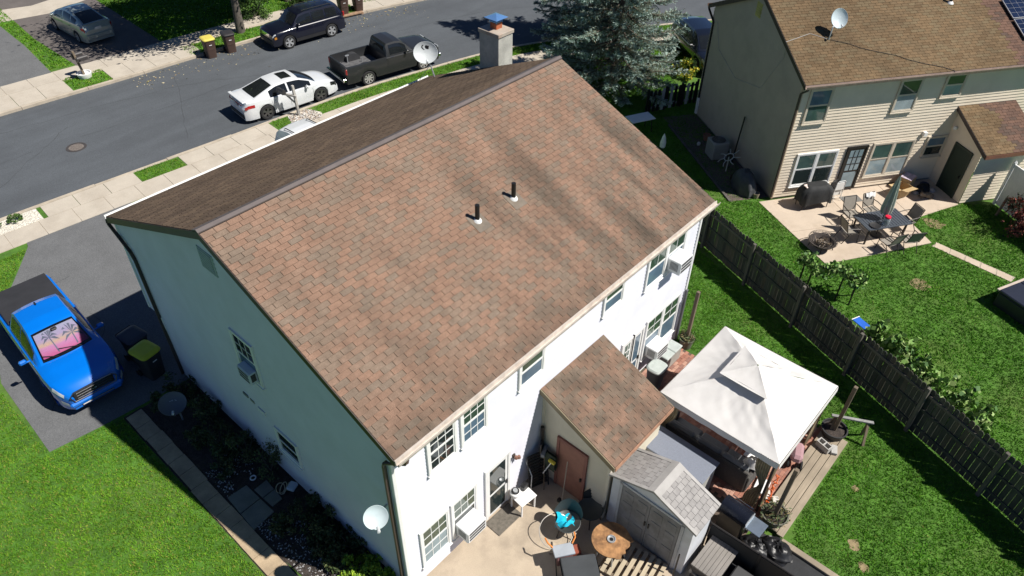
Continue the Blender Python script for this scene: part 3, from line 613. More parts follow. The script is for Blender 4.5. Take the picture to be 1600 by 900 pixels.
M_dish = mat('dish enamel', (.52, .55, .56), .45, var=.06, vs=6)
t, c, M, f = dish('satellite_dish', 'white satellite dish with dark logo on the front roof corner', (11.2, 5.1, H-sl*5.1+.02), (11.0, 5.25, 6.52), (-.5, -.66, .5), .41, M_dish, mast=[(11.2, 5.1, H-sl*5.1+.02), (11.18, 5.22, 6.0)], ry=.36)
lg = MB(); P = lambda x, y: c+M @ Vector((x, y, -.052-.0+.0))
def onrefl(x, y, o=.004):
    r = math.hypot(x/.41, y/.36); z = float(np.interp(r, [0, .28, .55, .8, .98], [-.122, -.115, -.09, -.045, .012]))*.41/.4; return c+M @ Vector((x, y, z+o))
for pts in ([(-.14, .22), (-.03, .25), (.0, .2), (-.03, .14), (-.12, .12)], [(.03, .25), (.08, .27), (.12, .2), (.06, .12), (0, .11), (.04, .14), (.08, .2), (.06, .24)]):
    lg.add([onrefl(-x, y) for x, y in pts], [tuple(range(len(pts)))])
lg.build('logo', M_blk, t)
for gx in (10.8, 11.5): 
    s = MB(); s.tube([Vector((11.16, 5.2, 6.1))-t.location, Vector((gx, 5.45, H-sl*5.45+.03))-t.location], .008, 5); s.build('stay', MATS['galvanised steel'], t)
dish('satellite_dish', 'small pale satellite dish bracketed to the gable wall near the brown downspout', (.08, -5.0, 3.3), (-.42, -5.3, 3.72), (-.35, -.62, .7), .25, mat('blue grey dish', (.5, .58, .6), .45, var=.05), mast=[(.08, -5.0, 3.3), (-.15, -5.05, 3.35)], ry=.24)
t, c, M, f = dish('satellite_dish', 'dark grey satellite dish standing among plants in the shaded garden bed', (-.84, 3.2, 0), (-.95, 3.1, .88), (-.25, -.55, .8), .37, mat('dark grey dish', (.1, .11, .14), .5, var=.08), mast=[(-.84, 3.2, 0), (-.84, 3.2, .55)], ry=.33)
s = MB()
for k in range(4): x = -.02+k*.06; s.add([c+M @ Vector((-(x+dx), .08+dy, -.1)) for dx, dy in ((0, 0), (.04, 0), (.04, .05), (0, .05))], [(0, 1, 2, 3)])
s.add([c+M @ Vector((.1+.04*math.cos(a), .1+.04*math.sin(a), -.098)) for a in np.linspace(0, 5.8, 12)], [tuple(range(12))]); s.build('logo', mat('logo grey', (.3, .33, .38), .5), t)
# ------------------------------------------------------------------ vehicles (local frame: nose towards +x, ground z=0)
M_tyre = mat('tyre rubber', (.018, .018, .019), .85, var=.2); M_plas = mat('black plastic trim', (.02, .02, .022), .6); M_chrome = mat('chrome', (.75, .76, .78), .12, 1, var=0)
G_car = glass('car glass', (.012, .014, .016), .02); M_lampw = glass('clear lamp', (.55, .58, .6), .08); M_lampr = glass('red lamp', (.35, .012, .012), .1); M_lampo = glass('amber lamp', (.6, .25, .03), .1); M_under = mat('underbody', (.01, .01, .01), .9)
def paint(name, c, rough=.25, metal=0., coat=1.): return mat(name, c, rough, metal, var=.04, vs=2, coat=coat)
class Car:
    def __init__(s, name, label, cat, loc, rz, L, Wd, top, wtab, wheels, Rw, body, clear=.22, shoulder=.16, crown=.03, bed=None, Ra=None, bot=None):
        s.t = thing(name, label, cat, loc, rz); s.L = L; s.w = Wd/2; s.top = top; s.wt = wtab; s.wx = wheels; s.R = Rw; s.Ra = Ra or Rw+.06; s.cl = clear; s.sh = shoulder; s.cr = crown; s.bed = bed; s.body = body; s.bot = bot
        xs = set(np.round(np.linspace(-L/2, L/2, 30), 4))
        for x in wheels:
            for k in np.linspace(-1, 1, 13): xs.add(round(x+s.Ra*math.sin(k*math.pi/2), 4))
        if bed: xs |= {bed[0], bed[1], bed[0]-.004, bed[1]+.004}
        xs = [x for x in sorted(xs) if -L/2 <= x <= L/2]
        keep = [xs[0]]
        for x in xs[1:]:
            if x-keep[-1] > .0035: keep.append(x)
        xs = keep
        rows = []
        for x in xs:
            hp = [s.S(x, t) for t in range(11)]; rows.append([Vector((p.x, -p.y, p.z)) for p in hp[::-1]]+hp[1:])
        b = MB(); nb = len(rows[0]); 
        b.grid(rows, 0); b.add(rows[0], [tuple(range(nb))]); b.add(rows[-1], [tuple(range(nb))[::-1]])
        s.bodyobj = b.build('body', body, s.t, 38)
    def zb(s, x):
        z = interp(x, s.bot) if s.bot else s.cl
        for wx in s.wx:
            d = abs(x-wx)
            if d < s.Ra: z = max(z, s.R+math.sqrt(s.Ra**2-d*d))
        return z
    def S(s, x, t):
        w = s.w*interp(x, s.wt); zt = interp(x, s.top); zb = s.zb(x); c0 = interp(x, s.bot) if s.bot else s.cl
        zs = max(zb+.04, zt-s.sh); mid = max(zb+.02, (zb+zs)/2)
        if s.bed and s.bed[0] <= x <= s.bed[1]:
            fl = s.bed[2]; P = [(0, c0), (w*.74, c0), (w*.76, zb), (w*.975, zb), (w, mid), (w*.985, zs), (w*.965, zt), (w*.89, zt), (w*.88, fl+.03), (w*.86, fl), (0, fl)]
        else:
            P = [(0, c0), (w*.74, c0), (w*.76, zb), (w*.975, zb), (w, mid), (w*.99, zs), (w*.95, zt-.035), (w*.87, zt), (w*.6, zt+s.cr*.7), (w*.3, zt+s.cr), (0, zt+s.cr*1.05)]
        i = min(int(t), 9); f = t-i; return Vector((x, P[i][0]*(1-f)+P[i+1][0]*f, P[i][1]*(1-f)+P[i+1][1]*f))
    def patch(s, name, x0, x1, t0, t1, m, side=1, off=.006, n=7, k=5, par=None):
        rows = []; ts = np.linspace(t0, t1, k)
        for x in np.linspace(x0, x1, n):
            r = []
            for t in ts:
                p = s.S(x, t); dx = s.S(min(x+.01, s.L/2), t)-s.S(max(x-.01, -s.L/2), t); dt = s.S(x, min(t+.02, 10))-s.S(x, max(t-.02, 0)); nn = dx.cross(dt)
                if nn.dot(Vector((0, 1, .4))) < 0: nn = -nn
                nn = nn.normalized() if nn.length > 1e-9 else Vector((0, 1, 0)); q = p+nn*off; r.append(Vector((q.x, q.y*side, q.z)))
            rows.append(r)
        b = MB(); b.grid(rows, 0, side > 0); return b.build(name, m, par or s.t, 40)
    def seam(s, x, side, t0=3.2, t1=5.4): s.patch('door_seam', x-.006, x+.006, t0, t1, M_plas, side, .003, 2, 6)
    def wheels_(s, rim, style=5, wid=.2, dark=False):
        R_ = s.R; Ri = R_*.68
        for x in s.wx:
            for sd_ in (-1, 1):
                M = Matrix.Rotation(-sd_*math.pi/2, 3, 'X'); c = (x, sd_*(s.w*.975-wid/2+.012), R_)
                b = MB(); b.lathe([(Ri, -wid/2), (R_*.93, -wid/2), (R_, -wid*.36), (R_, wid*.36), (R_*.94, wid/2), (Ri*1.02, wid*.48), (Ri, wid*.3)], 30, c, M, caps=False); wo = b.build('wheel', M_tyre, s.t, 35)
                b = MB(); b.lathe([(Ri*1.02, wid*.44), (Ri*.9, wid*.4), (Ri*.86, wid*.15), (.001, wid*.12)], 30, c, M, 1, False)
                M2 = M.to_4x4(); cc = Vector(c)
                for k in range(style):
                    a = 2*math.pi*k/style; d = Vector((math.cos(a), math.sin(a), 0)); tdir = Vector((-d.y, d.x, 0)); z = wid*.36; wi, wo_ = Ri*.14, Ri*(.26 if style <= 5 else .12)
                    q = [d*Ri*.12+tdir*wi, d*Ri*.12-tdir*wi, d*Ri*.98-tdir*wo_, d*Ri*.98+tdir*wo_]
                    b.ext([cc+M @ (v+Vector((0, 0, z-.02))) for v in q], M @ Vector((0, 0, .035)), 0)
                b.lathe([(Ri*.2, wid*.3), (Ri*.2, wid*.42), (.001, wid*.44)], 14, c, M, 0, False)
                b.lathe([(Ri*1.03, wid*.4), (Ri*1.03, wid*.47), (Ri*.93, wid*.46), (Ri*.93, wid*.38)], 30, c, M, 0, False)
                b.build('rim', [rim, M_under if not dark else M_plas], wo, 35)
    def cabin(s, rows, wb, zb, panes, crown=.03, bow=.12, glass_m=None, body=None, rail=False):
        """rows: (x, z, halfwidth) from windscreen base back to rear base; panes: dict"""
        g_ = glass_m or G_car; n = 9; body = body or s.body
        X = [r[0] for r in rows][::-1]; Zt = [(r[0], r[1]) for r in rows][::-1]; Wt = [(r[0], r[2]) for r in rows][::-1]
        def topP(x, v):
            z = interp(x, Zt); w = interp(x, Wt); bw = bow*(1-v*v); tfront = (x-rows[-1][0])/(rows[0][0]-rows[-1][0]); fx = (tfront-.5)*2
            return Vector((x+bw*(max(0, fx)**2-max(0, -fx)**2*.5), w*v, z+crown*(1-v*v)*min(1, max(0, (z-zb)/.12))))
        def sideP(x, t, sd_):
            z = interp(x, Zt); w = interp(x, Wt); b_ = math.sin(t*math.pi)*.02; return Vector((x, sd_*(wb*(1-t)+w*t+b_), zb*(1-t)+z*t))
        xs = sorted(set([x for x in X]+list(np.linspace(X[0], X[-1], 22))))
        b = MB(); b.grid([[topP(x, v) for v in np.linspace(-1, 1, n)] for x in xs])
        for sd_ in (-1, 1): b.grid([[sideP(x, t, sd_) for t in np.linspace(0, 1, 5)] for x in xs], 0, sd_ > 0)
        r0 = [topP(xs[0], v) for v in np.linspace(-1, 1, n)]; b.add(r0+[Vector((xs[0], wb, zb-.05)), Vector((xs[0], -wb, zb-.05))], [tuple(range(n+2))])
        r0 = [topP(xs[-1], v) for v in np.linspace(-1, 1, n)]; b.add(r0+[Vector((xs[-1], wb, zb-.05)), Vector((xs[-1], -wb, zb-.05))], [tuple(range(n+2))[::-1]])
        s.cab = b.build('cabin', body, s.t, 38)
        def tp(name, x0, x1, v0, v1, m, off=.008, k=11, l=7):
            rws = []
            for x in np.linspace(x0, x1, l):
                r = []
                for v in np.linspace(v0, v1, k):
                    p = topP(x, v); nn = (topP(x+.01, v)-topP(x-.01, v)).cross(topP(x, v+.01)-topP(x, v-.01))
                    if nn.z < 0: nn = -nn
                    r.append(p+nn.normalized()*off)
                rws.append(r)
            b = MB(); b.grid(rws); return b.build(name, m, s.t, 40)
        def sp(name, x0, x1, t0, t1, sd_, m=g_, off=.007):
            rws = [[sideP(x, t, sd_)+Vector((0, sd_*off, off*.3)) for t in np.linspace(t0, t1, 5)] for x in np.linspace(x0, x1, 8)]
            b = MB(); b.grid(rws, 0, sd_ > 0); return b.build(name, m, s.t, 40)
        s.tp, s.sp, s.topP, s.sideP = tp, sp, topP, sideP
        if 'wind' in panes: a, b_ = panes['wind']; tp('windscreen', a, b_, -.9, .9, g_)
        if 'rear' in panes: a, b_ = panes['rear']; tp('rear_window', a, b_, -.85, .85, g_)
        for (a, b_) in panes.get('side', ()):
            for sd_ in (-1, 1): sp('side_window', a, b_, panes.get('t0', .1), panes.get('t1', .88), sd_)
    def bx(s, name, c, d, m, ch=.01, par=None): return MB().box(c, d, ch=ch).build(name, m, par or s.t)
    def mirror(s, x, y, z, m):
        for sd_ in (-1, 1):
            o = s.bx('mirror', (x, sd_*y, z), (.11, .2, .14), m, .035); s.bx('mirror_glass', (x-.057, sd_*y, z), (.006, .16, .1), M_chrome, .002, o); s.bx('mirror_arm', (x+.02, sd_*(y-.13), z-.03), (.05, .1, .04), m, .01, o)
    def handles(s, xs_, t, m):
        for x in xs_:
            for sd_ in (-1, 1): s.patch('door_handle', x-.09, x+.09, t-.08, t+.08, m, sd_, .022, 3, 3)
WTAB = lambda L, f=.72, r=.8: [(-L/2, r), (-L/2+.12, r+.12), (-L/2+.5, .985), (-.4, 1), (L/2-1.0, .99), (L/2-.4, .93), (L/2-.1, f+.08), (L/2, f)]
# --- white sedan on the street
P_w = paint('pearl white paint', (.66, .68, .7), .3)
c = Car('sedan', 'white sedan with black sunroof and dark wheels parked beside the mailbox', 'car', (12.6, 17.33, -.1), R(-6.5), 4.9, 1.86,
        [(-2.45, .72), (-2.4, .98), (-2.25, 1.05), (-1.7, 1.04), (-.9, .98), (.9, .95), (1.35, .94), (1.9, .86), (2.25, .76), (2.4, .64), (2.45, .5)], WTAB(4.9), (-1.42, 1.40), .345, P_w, .2, .2)
c.cabin([(1.35, .93, .72), (.95, 1.17, .66), (.45, 1.385, .6), (-.1, 1.43, .585), (-.7, 1.40, .585), (-1.2, 1.25, .64), (-1.95, 1.03, .74)], .86, .92, dict(wind=(1.28, .5), rear=(-1.78, -.82), side=((-.13, .98), (-1.12, -.22)), t0=.12, t1=.86))
c.tp('sunroof', .28, -.22, -.62, .62, G_car, .009); c.wheels_(mat('dark alloy', (.16, .16, .165), .3, .7), 5, .22, True); c.mirror(.72, .98, 1.0, P_w)
for sd in (-1, 1):
    c.patch('headlight', 2.0, 2.36, 5.1, 6.2, G_car, sd); c.patch('taillight', -2.4, -1.95, 4.75, 5.35, M_lampr, sd); c.patch('sill_trim', -.95, .95, 3.05, 3.5, P_w, sd, .02); c.seam(1.02, sd); c.seam(-.18, sd); c.seam(-1.1, sd, 4.4, 5.3)
c.handles((.05, -.95), 4.75, P_w); c.bx('spoiler', (-2.36, 0, 1.075), (.16, 1.5, .03), P_w, .012); c.bx('rear_bumper', (-2.46, 0, .36), (.06, 1.35, .2), M_plas, .02); c.bx('number_plate', (-2.475, 0, .78), (.012, .36, .15), mat('plate', (.5, .52, .5), .5), .003); c.bx('rear_light_bar', (-2.455, 0, .9), (.03, 1.2, .05), M_lampr, .01); c.bx('grille', (2.46, 0, .48), (.04, .9, .22), M_plas, .02)
# --- black regular cab pickup
P_b = paint('satin black paint', (.02, .021, .023), .42, 0, .25)
c = Car('pickup_truck', 'flat black old pickup with open empty bed parked ahead of the white sedan', 'pickup truck', (18.25, 16.6, -.1), R(-11), 5.35, 1.98,
        [(-2.675, 1.2), (-.42, 1.2), (-.40, 1.2), (1.0, 1.19), (1.3, 1.2), (2.3, 1.13), (2.6, 1.08), (2.675, 1.0)], [(-2.675, .97), (-2.3, 1), (1.5, 1), (2.4, .97), (2.675, .93)], (-1.5, 1.72), .37, P_b, .34, .06, .02, bed=(-2.6, -.42, .72), Ra=.44)
c.cabin([(1.12, 1.22, .84), (.85, 1.5, .76), (.55, 1.74, .7), (.2, 1.79, .69), (-.25, 1.77, .7), (-.33, 1.68, .72), (-.4, 1.22, .84)], .92, 1.18, dict(wind=(1.04, .58), side=((-.18, .78),), t0=.12, t1=.86), bow=.06)
c.bx('rear_window', (-.385, 0, 1.48), (.012, 1.15, .3), G_car, .004); c.wheels_(mat('dull steel rim', (.55, .55, .54), .4, .5), 8, .25); c.mirror(.72, 1.08, 1.3, P_b)
for sd in (-1, 1):
    c.bx('taillight', (-2.66, sd*.9, .98), (.06, .13, .28), M_lampr, .012); c.patch('door_seam', .98, .992, 3.3, 5.6, M_plas, sd, .003, 2); c.patch('door_seam', -.36, -.348, 3.3, 5.6, M_plas, sd, .003, 2)
    a = MB(); a.lathe([(.001, .0), (.4, 0), (.4, .3), (.001, .3)], 20, (-1.5, sd*.9, .72), Matrix.Rotation(sd*math.pi/2, 3, 'X')); a.build('wheel_well', mat('bed liner', (.035, .036, .04), .7), c.t, 40); c.bx('headlight', (2.67, sd*.72, .95), (.04, .32, .2), M_lampw, .01)
c.handles((-.1,), 5.1, M_chrome); c.bx('bed_floor', (-1.5, 0, .735), (2.1, 1.66, .02), mat('scuffed bed floor', (.1, .1, .105), .8, var=.4, vs=6), .002)
c.bx('tailgate', (-2.645, 0, .97), (.06, 1.6, .46), P_b, .012); c.bx('rear_bumper', (-2.8, 0, .56), (.16, 1.9, .17), M_chrome, .03); c.bx('front_bumper', (2.74, 0, .55), (.14, 1.9, .18), M_chrome, .03); c.bx('grille', (2.68, 0, .93), (.03, 1.05, .24), M_chrome, .01)
s_ = MB(); s_.tube([(-1.85, .55, .74), (-1.85, .55, 1.1)], .025, 8); s_.tube([(-1.2, .2, .74), (-1.2, .2, .98)], .02, 8); s_.box((-1.85, .55, 1.12), (.2, .06, .05)); s_.build('bed_stake', mat('galvanised steel', (.5, .52, .54)), c.t)
# --- dark navy boxy suv across the street
P_n = paint('navy black paint', (.005, .006, .016), .3)
c = Car('suv', 'boxy navy black suv with silver wheels parked by the far kerb', 'suv', (17.95, 23.25, -.1), R(173), 4.42, 1.78,
        [(-2.21, .9), (-2.16, 1.06), (-1.9, 1.1), (.75, 1.08), (1.0, 1.08), (1.8, 1.03), (2.1, .98), (2.21, .85)], [(-2.21, .9), (-2.0, .97), (-1, 1), (1.6, 1), (2.0, .95), (2.21, .86)], (-1.3, 1.33), .36, P_n, .28, .1, .03, Ra=.42)
c.cabin([(1.0, 1.08, .76), (.78, 1.32, .7), (.5, 1.6, .63), (.1, 1.67, .61), (-1.6, 1.66, .61), (-1.9, 1.6, .63), (-2.15, 1.1, .78)], .83, 1.06, dict(wind=(.94, .54), rear=(-2.08, -1.94), side=((-.18, .72), (-1.0, -.26), (-1.75, -1.1)), t0=.12, t1=.84), bow=.05)
c.wheels_(mat('silver alloy', (.6, .61, .62), .3, .6), 5, .21); c.mirror(.68, .96, 1.2, P_n)
for sd in (-1, 1):
    c.patch('headlight', 2.02, 2.2, 5.0, 5.9, M_lampw, sd); c.patch('indicator', 2.0, 2.12, 4.3, 4.7, M_lampo, sd); c.bx('taillight', (-2.17, sd*.8, 1.1), (.1, .1, .26), M_lampr, .02); c.patch('side_cladding', -.88, .9, 3.05, 3.6, M_plas, sd, .02); c.seam(.9, sd); c.seam(-.22, sd)
    r_ = MB(); r_.tube([(.2, sd*.52, 1.7), (.1, sd*.52, 1.74), (-1.5, sd*.52, 1.74), (-1.6, sd*.52, 1.69)], .018, 6); r_.build('roof_rail', M_plas, c.t)
c.handles((.0, -.85), 4.9, P_n); c.bx('front_bumper', (2.2, 0, .5), (.12, 1.5, .24), M_plas, .04); c.bx('grille', (2.215, 0, .82), (.03, .8, .16), M_chrome, .01); c.bx('rear_bumper', (-2.24, 0, .5), (.12, 1.55, .24), M_plas, .04)
# --- silver hatchback on the far driveway
P_s = paint('silver green paint', (.36, .42, .4), .3, .5)
c = Car('hatchback', 'silver hatchback on the shaded driveway across the street', 'car', (9.72, 32.6, 0), R(92), 4.45, 1.75,
        [(-2.225, .8), (-2.17, 1.02), (-1.9, 1.1), (-1.2, 1.08), (.9, .98), (1.3, .98), (1.9, .8), (2.15, .65), (2.225, .5)], WTAB(4.45, .7, .82), (-1.25, 1.43), .31, P_s, .2, .16)
c.cabin([(1.5, .95, .7), (1.0, 1.2, .64), (.35, 1.43, .57), (-.1, 1.49, .55), (-.7, 1.46, .55), (-1.5, 1.28, .6), (-2.05, 1.1, .68)], .83, .96, dict(wind=(1.4, .4), rear=(-1.96, -.95), side=((.1, 1.0), (-.8, -.0), (-1.4, -.88)), t0=.12, t1=.84))
c.wheels_(mat('silver alloy', (.6, .61, .62)), 6, .19); c.mirror(.9, .95, 1.02, P_s)
for sd in (-1, 1): c.patch('taillight', -2.2, -1.95, 4.9, 5.9, M_lampr, sd); c.patch('headlight', 1.75, 2.1, 5.0, 6.0, M_lampw, sd); c.seam(1.1, sd); c.seam(.05, sd); c.seam(-.85, sd)
c.handles((.2, -.7), 4.8, P_s); c.bx('rear_bumper', (-2.24, 0, .48), (.1, 1.4, .26), P_s, .04); c.bx('number_plate', (-2.235, 0, .86), (.015, .36, .14), mat('plate', (.5, .52, .5)), .003)
# --- bright blue crew cab pickup in our driveway
P_bl = paint('bright blue paint', (.0, .15, .62), .22)
c = Car('pickup_truck', 'bright blue crew cab pickup with black bed cover and palm sunshade', 'pickup truck', (-1.98, 8.12, .01), R(-92.5), 5.45, 1.92,
        [(-2.725, 1.17), (-.85, 1.18), (.95, 1.14), (1.25, 1.16), (1.7, 1.15), (2.2, 1.08), (2.5, .99), (2.65, .85), (2.725, .72)], [(-2.725, .95), (-2.5, .99), (-1, 1), (1.8, 1), (2.25, .96), (2.5, .87), (2.65, .76), (2.725, .68)], (-1.7, 1.72), .39, P_bl, .3, .12, .045, Ra=.46)
c.cabin([(1.42, 1.15, .77), (1.0, 1.42, .7), (.5, 1.7, .62), (.1, 1.78, .6), (-.55, 1.77, .6), (-.78, 1.68, .62), (-.9, 1.2, .78)], .87, 1.13, dict(wind=(1.34, .56), rear=(-.87, -.79), side=((.12, 1.0), (-.68, .04)), t0=.12, t1=.86))
c.wheels_(mat('dark alloy', (.16, .16, .165)), 6, .25, True); c.mirror(.92, 1.09, 1.2, P_bl)
c.bx('bed_cover', (-1.82, 0, 1.235), (1.74, 1.66, .05), mat('vinyl bed cover', (.03, .03, .033), .6, var=.15, vs=2), .015)
for sd in (-1, 1):
    c.patch('headlight', 2.28, 2.6, 5.0, 6.1, M_lampw, sd); c.patch('fog_lamp', 2.5, 2.66, 3.7, 4.3, M_lampw, sd, .008); c.seam(1.08, sd); c.seam(.08, sd); c.seam(-.85, sd); c.patch('fender_flare', 1.2, 2.24, 3.0, 3.5, P_bl, sd, .03, 16); c.patch('fender_flare', -2.2, -1.2, 3.0, 3.5, P_bl, sd, .03, 16)
    c.patch('taillight', -2.71, -2.55, 4.6, 6.0, M_lampr, sd)
c.handles((.2, -.75), 4.9, P_bl)
gr = MB(); gr.add([Vector((2.735, y, z)) for y, z in ((-.5, .9), (-.62, .8), (-.56, .6), (.56, .6), (.62, .8), (.5, .9))], [(0, 1, 2, 3, 4, 5)]); g2 = c.bx('grille', (2.715, 0, .76), (.06, 1.12, .3), M_plas, .05)
for k in range(3): c.bx('grille_bar', (2.752, 0, .67+k*.09), (.02, .95, .018), mat('dark chrome', (.2, .2, .21), .25, .9), .004, g2)
em = MB(); em.lathe([(.06, 0), (.06, .012), (.045, .012), (.045, 0)], 20, (2.765, 0, .78), Matrix.Rotation(math.pi/2, 3, 'Y') @ Matrix.Diagonal((.7, 1.3, 1))); em.lathe([(.03, 0), (.03, .013), (.018, .013), (.018, 0)], 16, (2.765, 0, .79), Matrix.Rotation(math.pi/2, 3, 'Y') @ Matrix.Diagonal((1.3, .7, 1))); em.build('emblem', M_chrome, g2)
gs = MB(); gs.tube([(2.745, y, z) for y, z in ((-.52, .92), (-.64, .8), (-.57, .6), (0, .585), (.57, .6), (.64, .8), (.52, .92), (0, .93), (-.52, .92))], .02, 6); gs.build('grille_surround', MATS['dark chrome'], g2)
c.bx('front_bumper', (2.7, 0, .47), (.14, 1.45, .17), P_bl, .05); c.bx('skid_plate', (2.71, 0, .36), (.1, .9, .06), MATS['dark chrome'], .02); c.bx('rear_bumper', (-2.8, 0, .55), (.16, 1.75, .17), M_plas, .03); c.bx('shark_fin', (-.55, 0, 1.82), (.16, .05, .05), G_car, .02); c.bx('camera_pod', (.72, 0, 1.67), (.12, .16, .05), M_plas, .02)
# the sunshade behind the windscreen, printed with a pink sunset and palms (flat print on a folded board)
sh = bpy.data.materials.new('sunset print'); sh.use_nodes = True; nt = sh.node_tree; b_ = nt.nodes['Principled BSDF']; b_.inputs['Roughness'].default_value = .5; MATS['sunset print'] = sh
tc = nd(nt, 'TexCoord'); sp_ = nd(nt, 'SeparateXYZ'); nt.links.new(tc.outputs['Generated'], sp_.inputs[0]); cr = nd(nt, 'ValToRGB'); cr.color_ramp.elements[0].color = (.6, .1, .27, 1); cr.color_ramp.elements[1].color = (.42, .4, .52, 1)
e = cr.color_ramp.elements.new(.38); e.color = (.6, .26, .46, 1); e = cr.color_ramp.elements.new(.5); e.color = (.62, .42, .3, 1); e = cr.color_ramp.elements.new(.68); e.color = (.46, .34, .5, 1)
mx = nd(nt, 'Math', operation='MULTIPLY_ADD'); mx.inputs[1].default_value = .22; nt.links.new(noise(nt, 6, 4, vec=tc.outputs['Generated'], sc=(1, .6, 3)), mx.inputs[0]); ad = nd(nt, 'Math', operation='SUBTRACT'); ad.inputs[1].default_value = .11; nt.links.new(sp_.outputs[2], mx.inputs[2]); nt.links.new(mx.outputs[0], ad.inputs[0]); nt.links.new(ad.outputs[0], cr.inputs[0]); nt.links.new(cr.outputs[0], b_.inputs['Base Color'])
shade = c.tp('sunshade', 1.27, .62, -.84, .84, sh, .010)
gm = bpy.data.materials.new('clear windscreen'); gm.use_nodes = True; nt = gm.node_tree; nt.nodes.remove(nt.nodes['Principled BSDF']); tb = nd(nt, 'BsdfTransparent'); tb.inputs[0].default_value = (.72, .76, .78, 1); gb = nd(nt, 'BsdfGlossy'); gb.inputs['Roughness'].default_value = .03; fr_ = nd(nt, 'Fresnel'); fr_.inputs[0].default_value = 1.5; ms = nd(nt, 'MixShader')
nt.links.new(fr_.outputs[0], ms.inputs[0]); nt.links.new(tb.outputs[0], ms.inputs[1]); nt.links.new(gb.outputs[0], ms.inputs[2]); nt.links.new(ms.outputs[0], nt.nodes['Material Output'].inputs[0]); c.tp('windscreen_pane', 1.335, .565, -.895, .895, gm, .024)
M_palm = mat('palm print', (.16, .16, .22), .6, var=.2)
pm = MB()
def shp(v, x): p = c.topP(x, v); return p+Vector((.009, 0, .011))
for (v0, x0, sgn, sz) in ((.5, .95, -1, 1.0), (-.32, .82, 1, .8)):
    for k in range(8):
        a = k*math.pi/7*1.15-.3; tip = (v0+.42*sz*math.cos(a), x0-.3*sz*math.sin(a)+.1*sz*abs(math.cos(a))); mid = (v0+.24*sz*math.cos(a), x0-.25*sz*math.sin(a)); q = .035
        pts = [(v0, x0), (mid[0]-q*math.sin(a), mid[1]-q), tip, (mid[0]+q*math.sin(a), mid[1]+q*.9)]; pts = [(min(.82, max(-.82, v)), min(1.25, max(.64, x))) for v, x in pts]; pm.add([shp(v, x) for v, x in pts], [(0, 1, 2, 3)])
    pm.add([shp(v, x) for v, x in ((v0-.02, x0), (v0+.02, x0), (v0+.06*sgn+.025, 1.24), (v0+.06*sgn-.025, 1.24))], [(0, 1, 2, 3)])
pm.build('palm_motif', M_palm, shade)
wp = MB(); wp.beam(c.topP(1.33, .5)+Vector((.02, 0, .03)), c.topP(1.18, -.25)+Vector((.02, 0, .035)), .02, .015); wp.beam(c.topP(1.33, -.35)+Vector((.02, 0, .03)), c.topP(1.2, -.85)+Vector((.02, 0, .035)), .02, .015); wp.build('wiper', M_plas, c.t)
# --- white suv half hidden behind our roof, and a black suv beside the neighbours' house
c = Car('suv', 'white suv whose rounded roof end shows above the roof edge', 'suv', (9.9, 10.45, .01), R(-88), 4.7, 1.9,
        [(-2.35, .9), (-2.3, 1.05), (.9, 1.03), (1.2, 1.02), (2.0, .92), (2.3, .7), (2.35, .6)], WTAB(4.7, .75, .85), (-1.4, 1.4), .35, P_w, .25, .12)
c.cabin([(1.25, 1.03, .76), (.5, 1.62, .66), (.1, 1.74, .64), (-1.5, 1.74, .64), (-2.05, 1.66, .66), (-2.22, 1.5, .7), (-2.3, 1.05, .8)], .88, 1.03, dict(wind=(1.15, .58), rear=(-2.27, -2.1), side=((-.2, .7), (-.9, -.28))))
c.wheels_(mat('silver alloy', (.6, .61, .62)), 5)
for sd in (-1, 1):
    r_ = MB(); r_.tube([(.0, sd*.55, 1.76), (-.1, sd*.55, 1.81), (-1.7, sd*.55, 1.81), (-1.8, sd*.55, 1.75)], .02, 6); r_.build('roof_rail', M_plas, c.t); c.patch('taillight', -2.34, -2.2, 5.0, 6.0, M_lampr, sd)
P_k = paint('black blue paint', (.007, .009, .016), .18)
c = Car('suv', 'black suv in the shade beyond the corner of the tan house', 'suv', (30.75, 5.35, .01), R(-126), 4.75, 1.9,
        [(-2.375, .9), (-2.3, 1.05), (.9, 1.05), (1.2, 1.04), (2.0, .95), (2.3, .7), (2.375, .6)], WTAB(4.75, .75, .85), (-1.4, 1.42), .36, P_k, .26, .14)
c.cabin([(1.3, 1.05, .76), (.5, 1.6, .66), (.1, 1.7, .63), (-1.4, 1.68, .62), (-1.95, 1.58, .65), (-2.2, 1.4, .7), (-2.32, 1.06, .8)], .88, 1.04, dict(wind=(1.2, .58), rear=(-2.29, -2.05), side=((-.2, .75), (-1.1, -.28), (-1.85, -1.2))))
c.wheels_(mat('silver alloy', (.6, .61, .62)), 5); c.mirror(.75, 1.02, 1.15, P_k)
for sd in (-1, 1): c.patch('taillight', -2.36, -2.1, 5.0, 6.0, M_lampr, sd); c.patch('headlight', 1.95, 2.3, 5.0, 6.0, M_lampw, sd); c.seam(.9, sd); c.seam(-.24, sd); c.patch('window_trim', -1.8, 1.0, 5.75, 5.95, M_chrome, sd, .012, 12, 2)
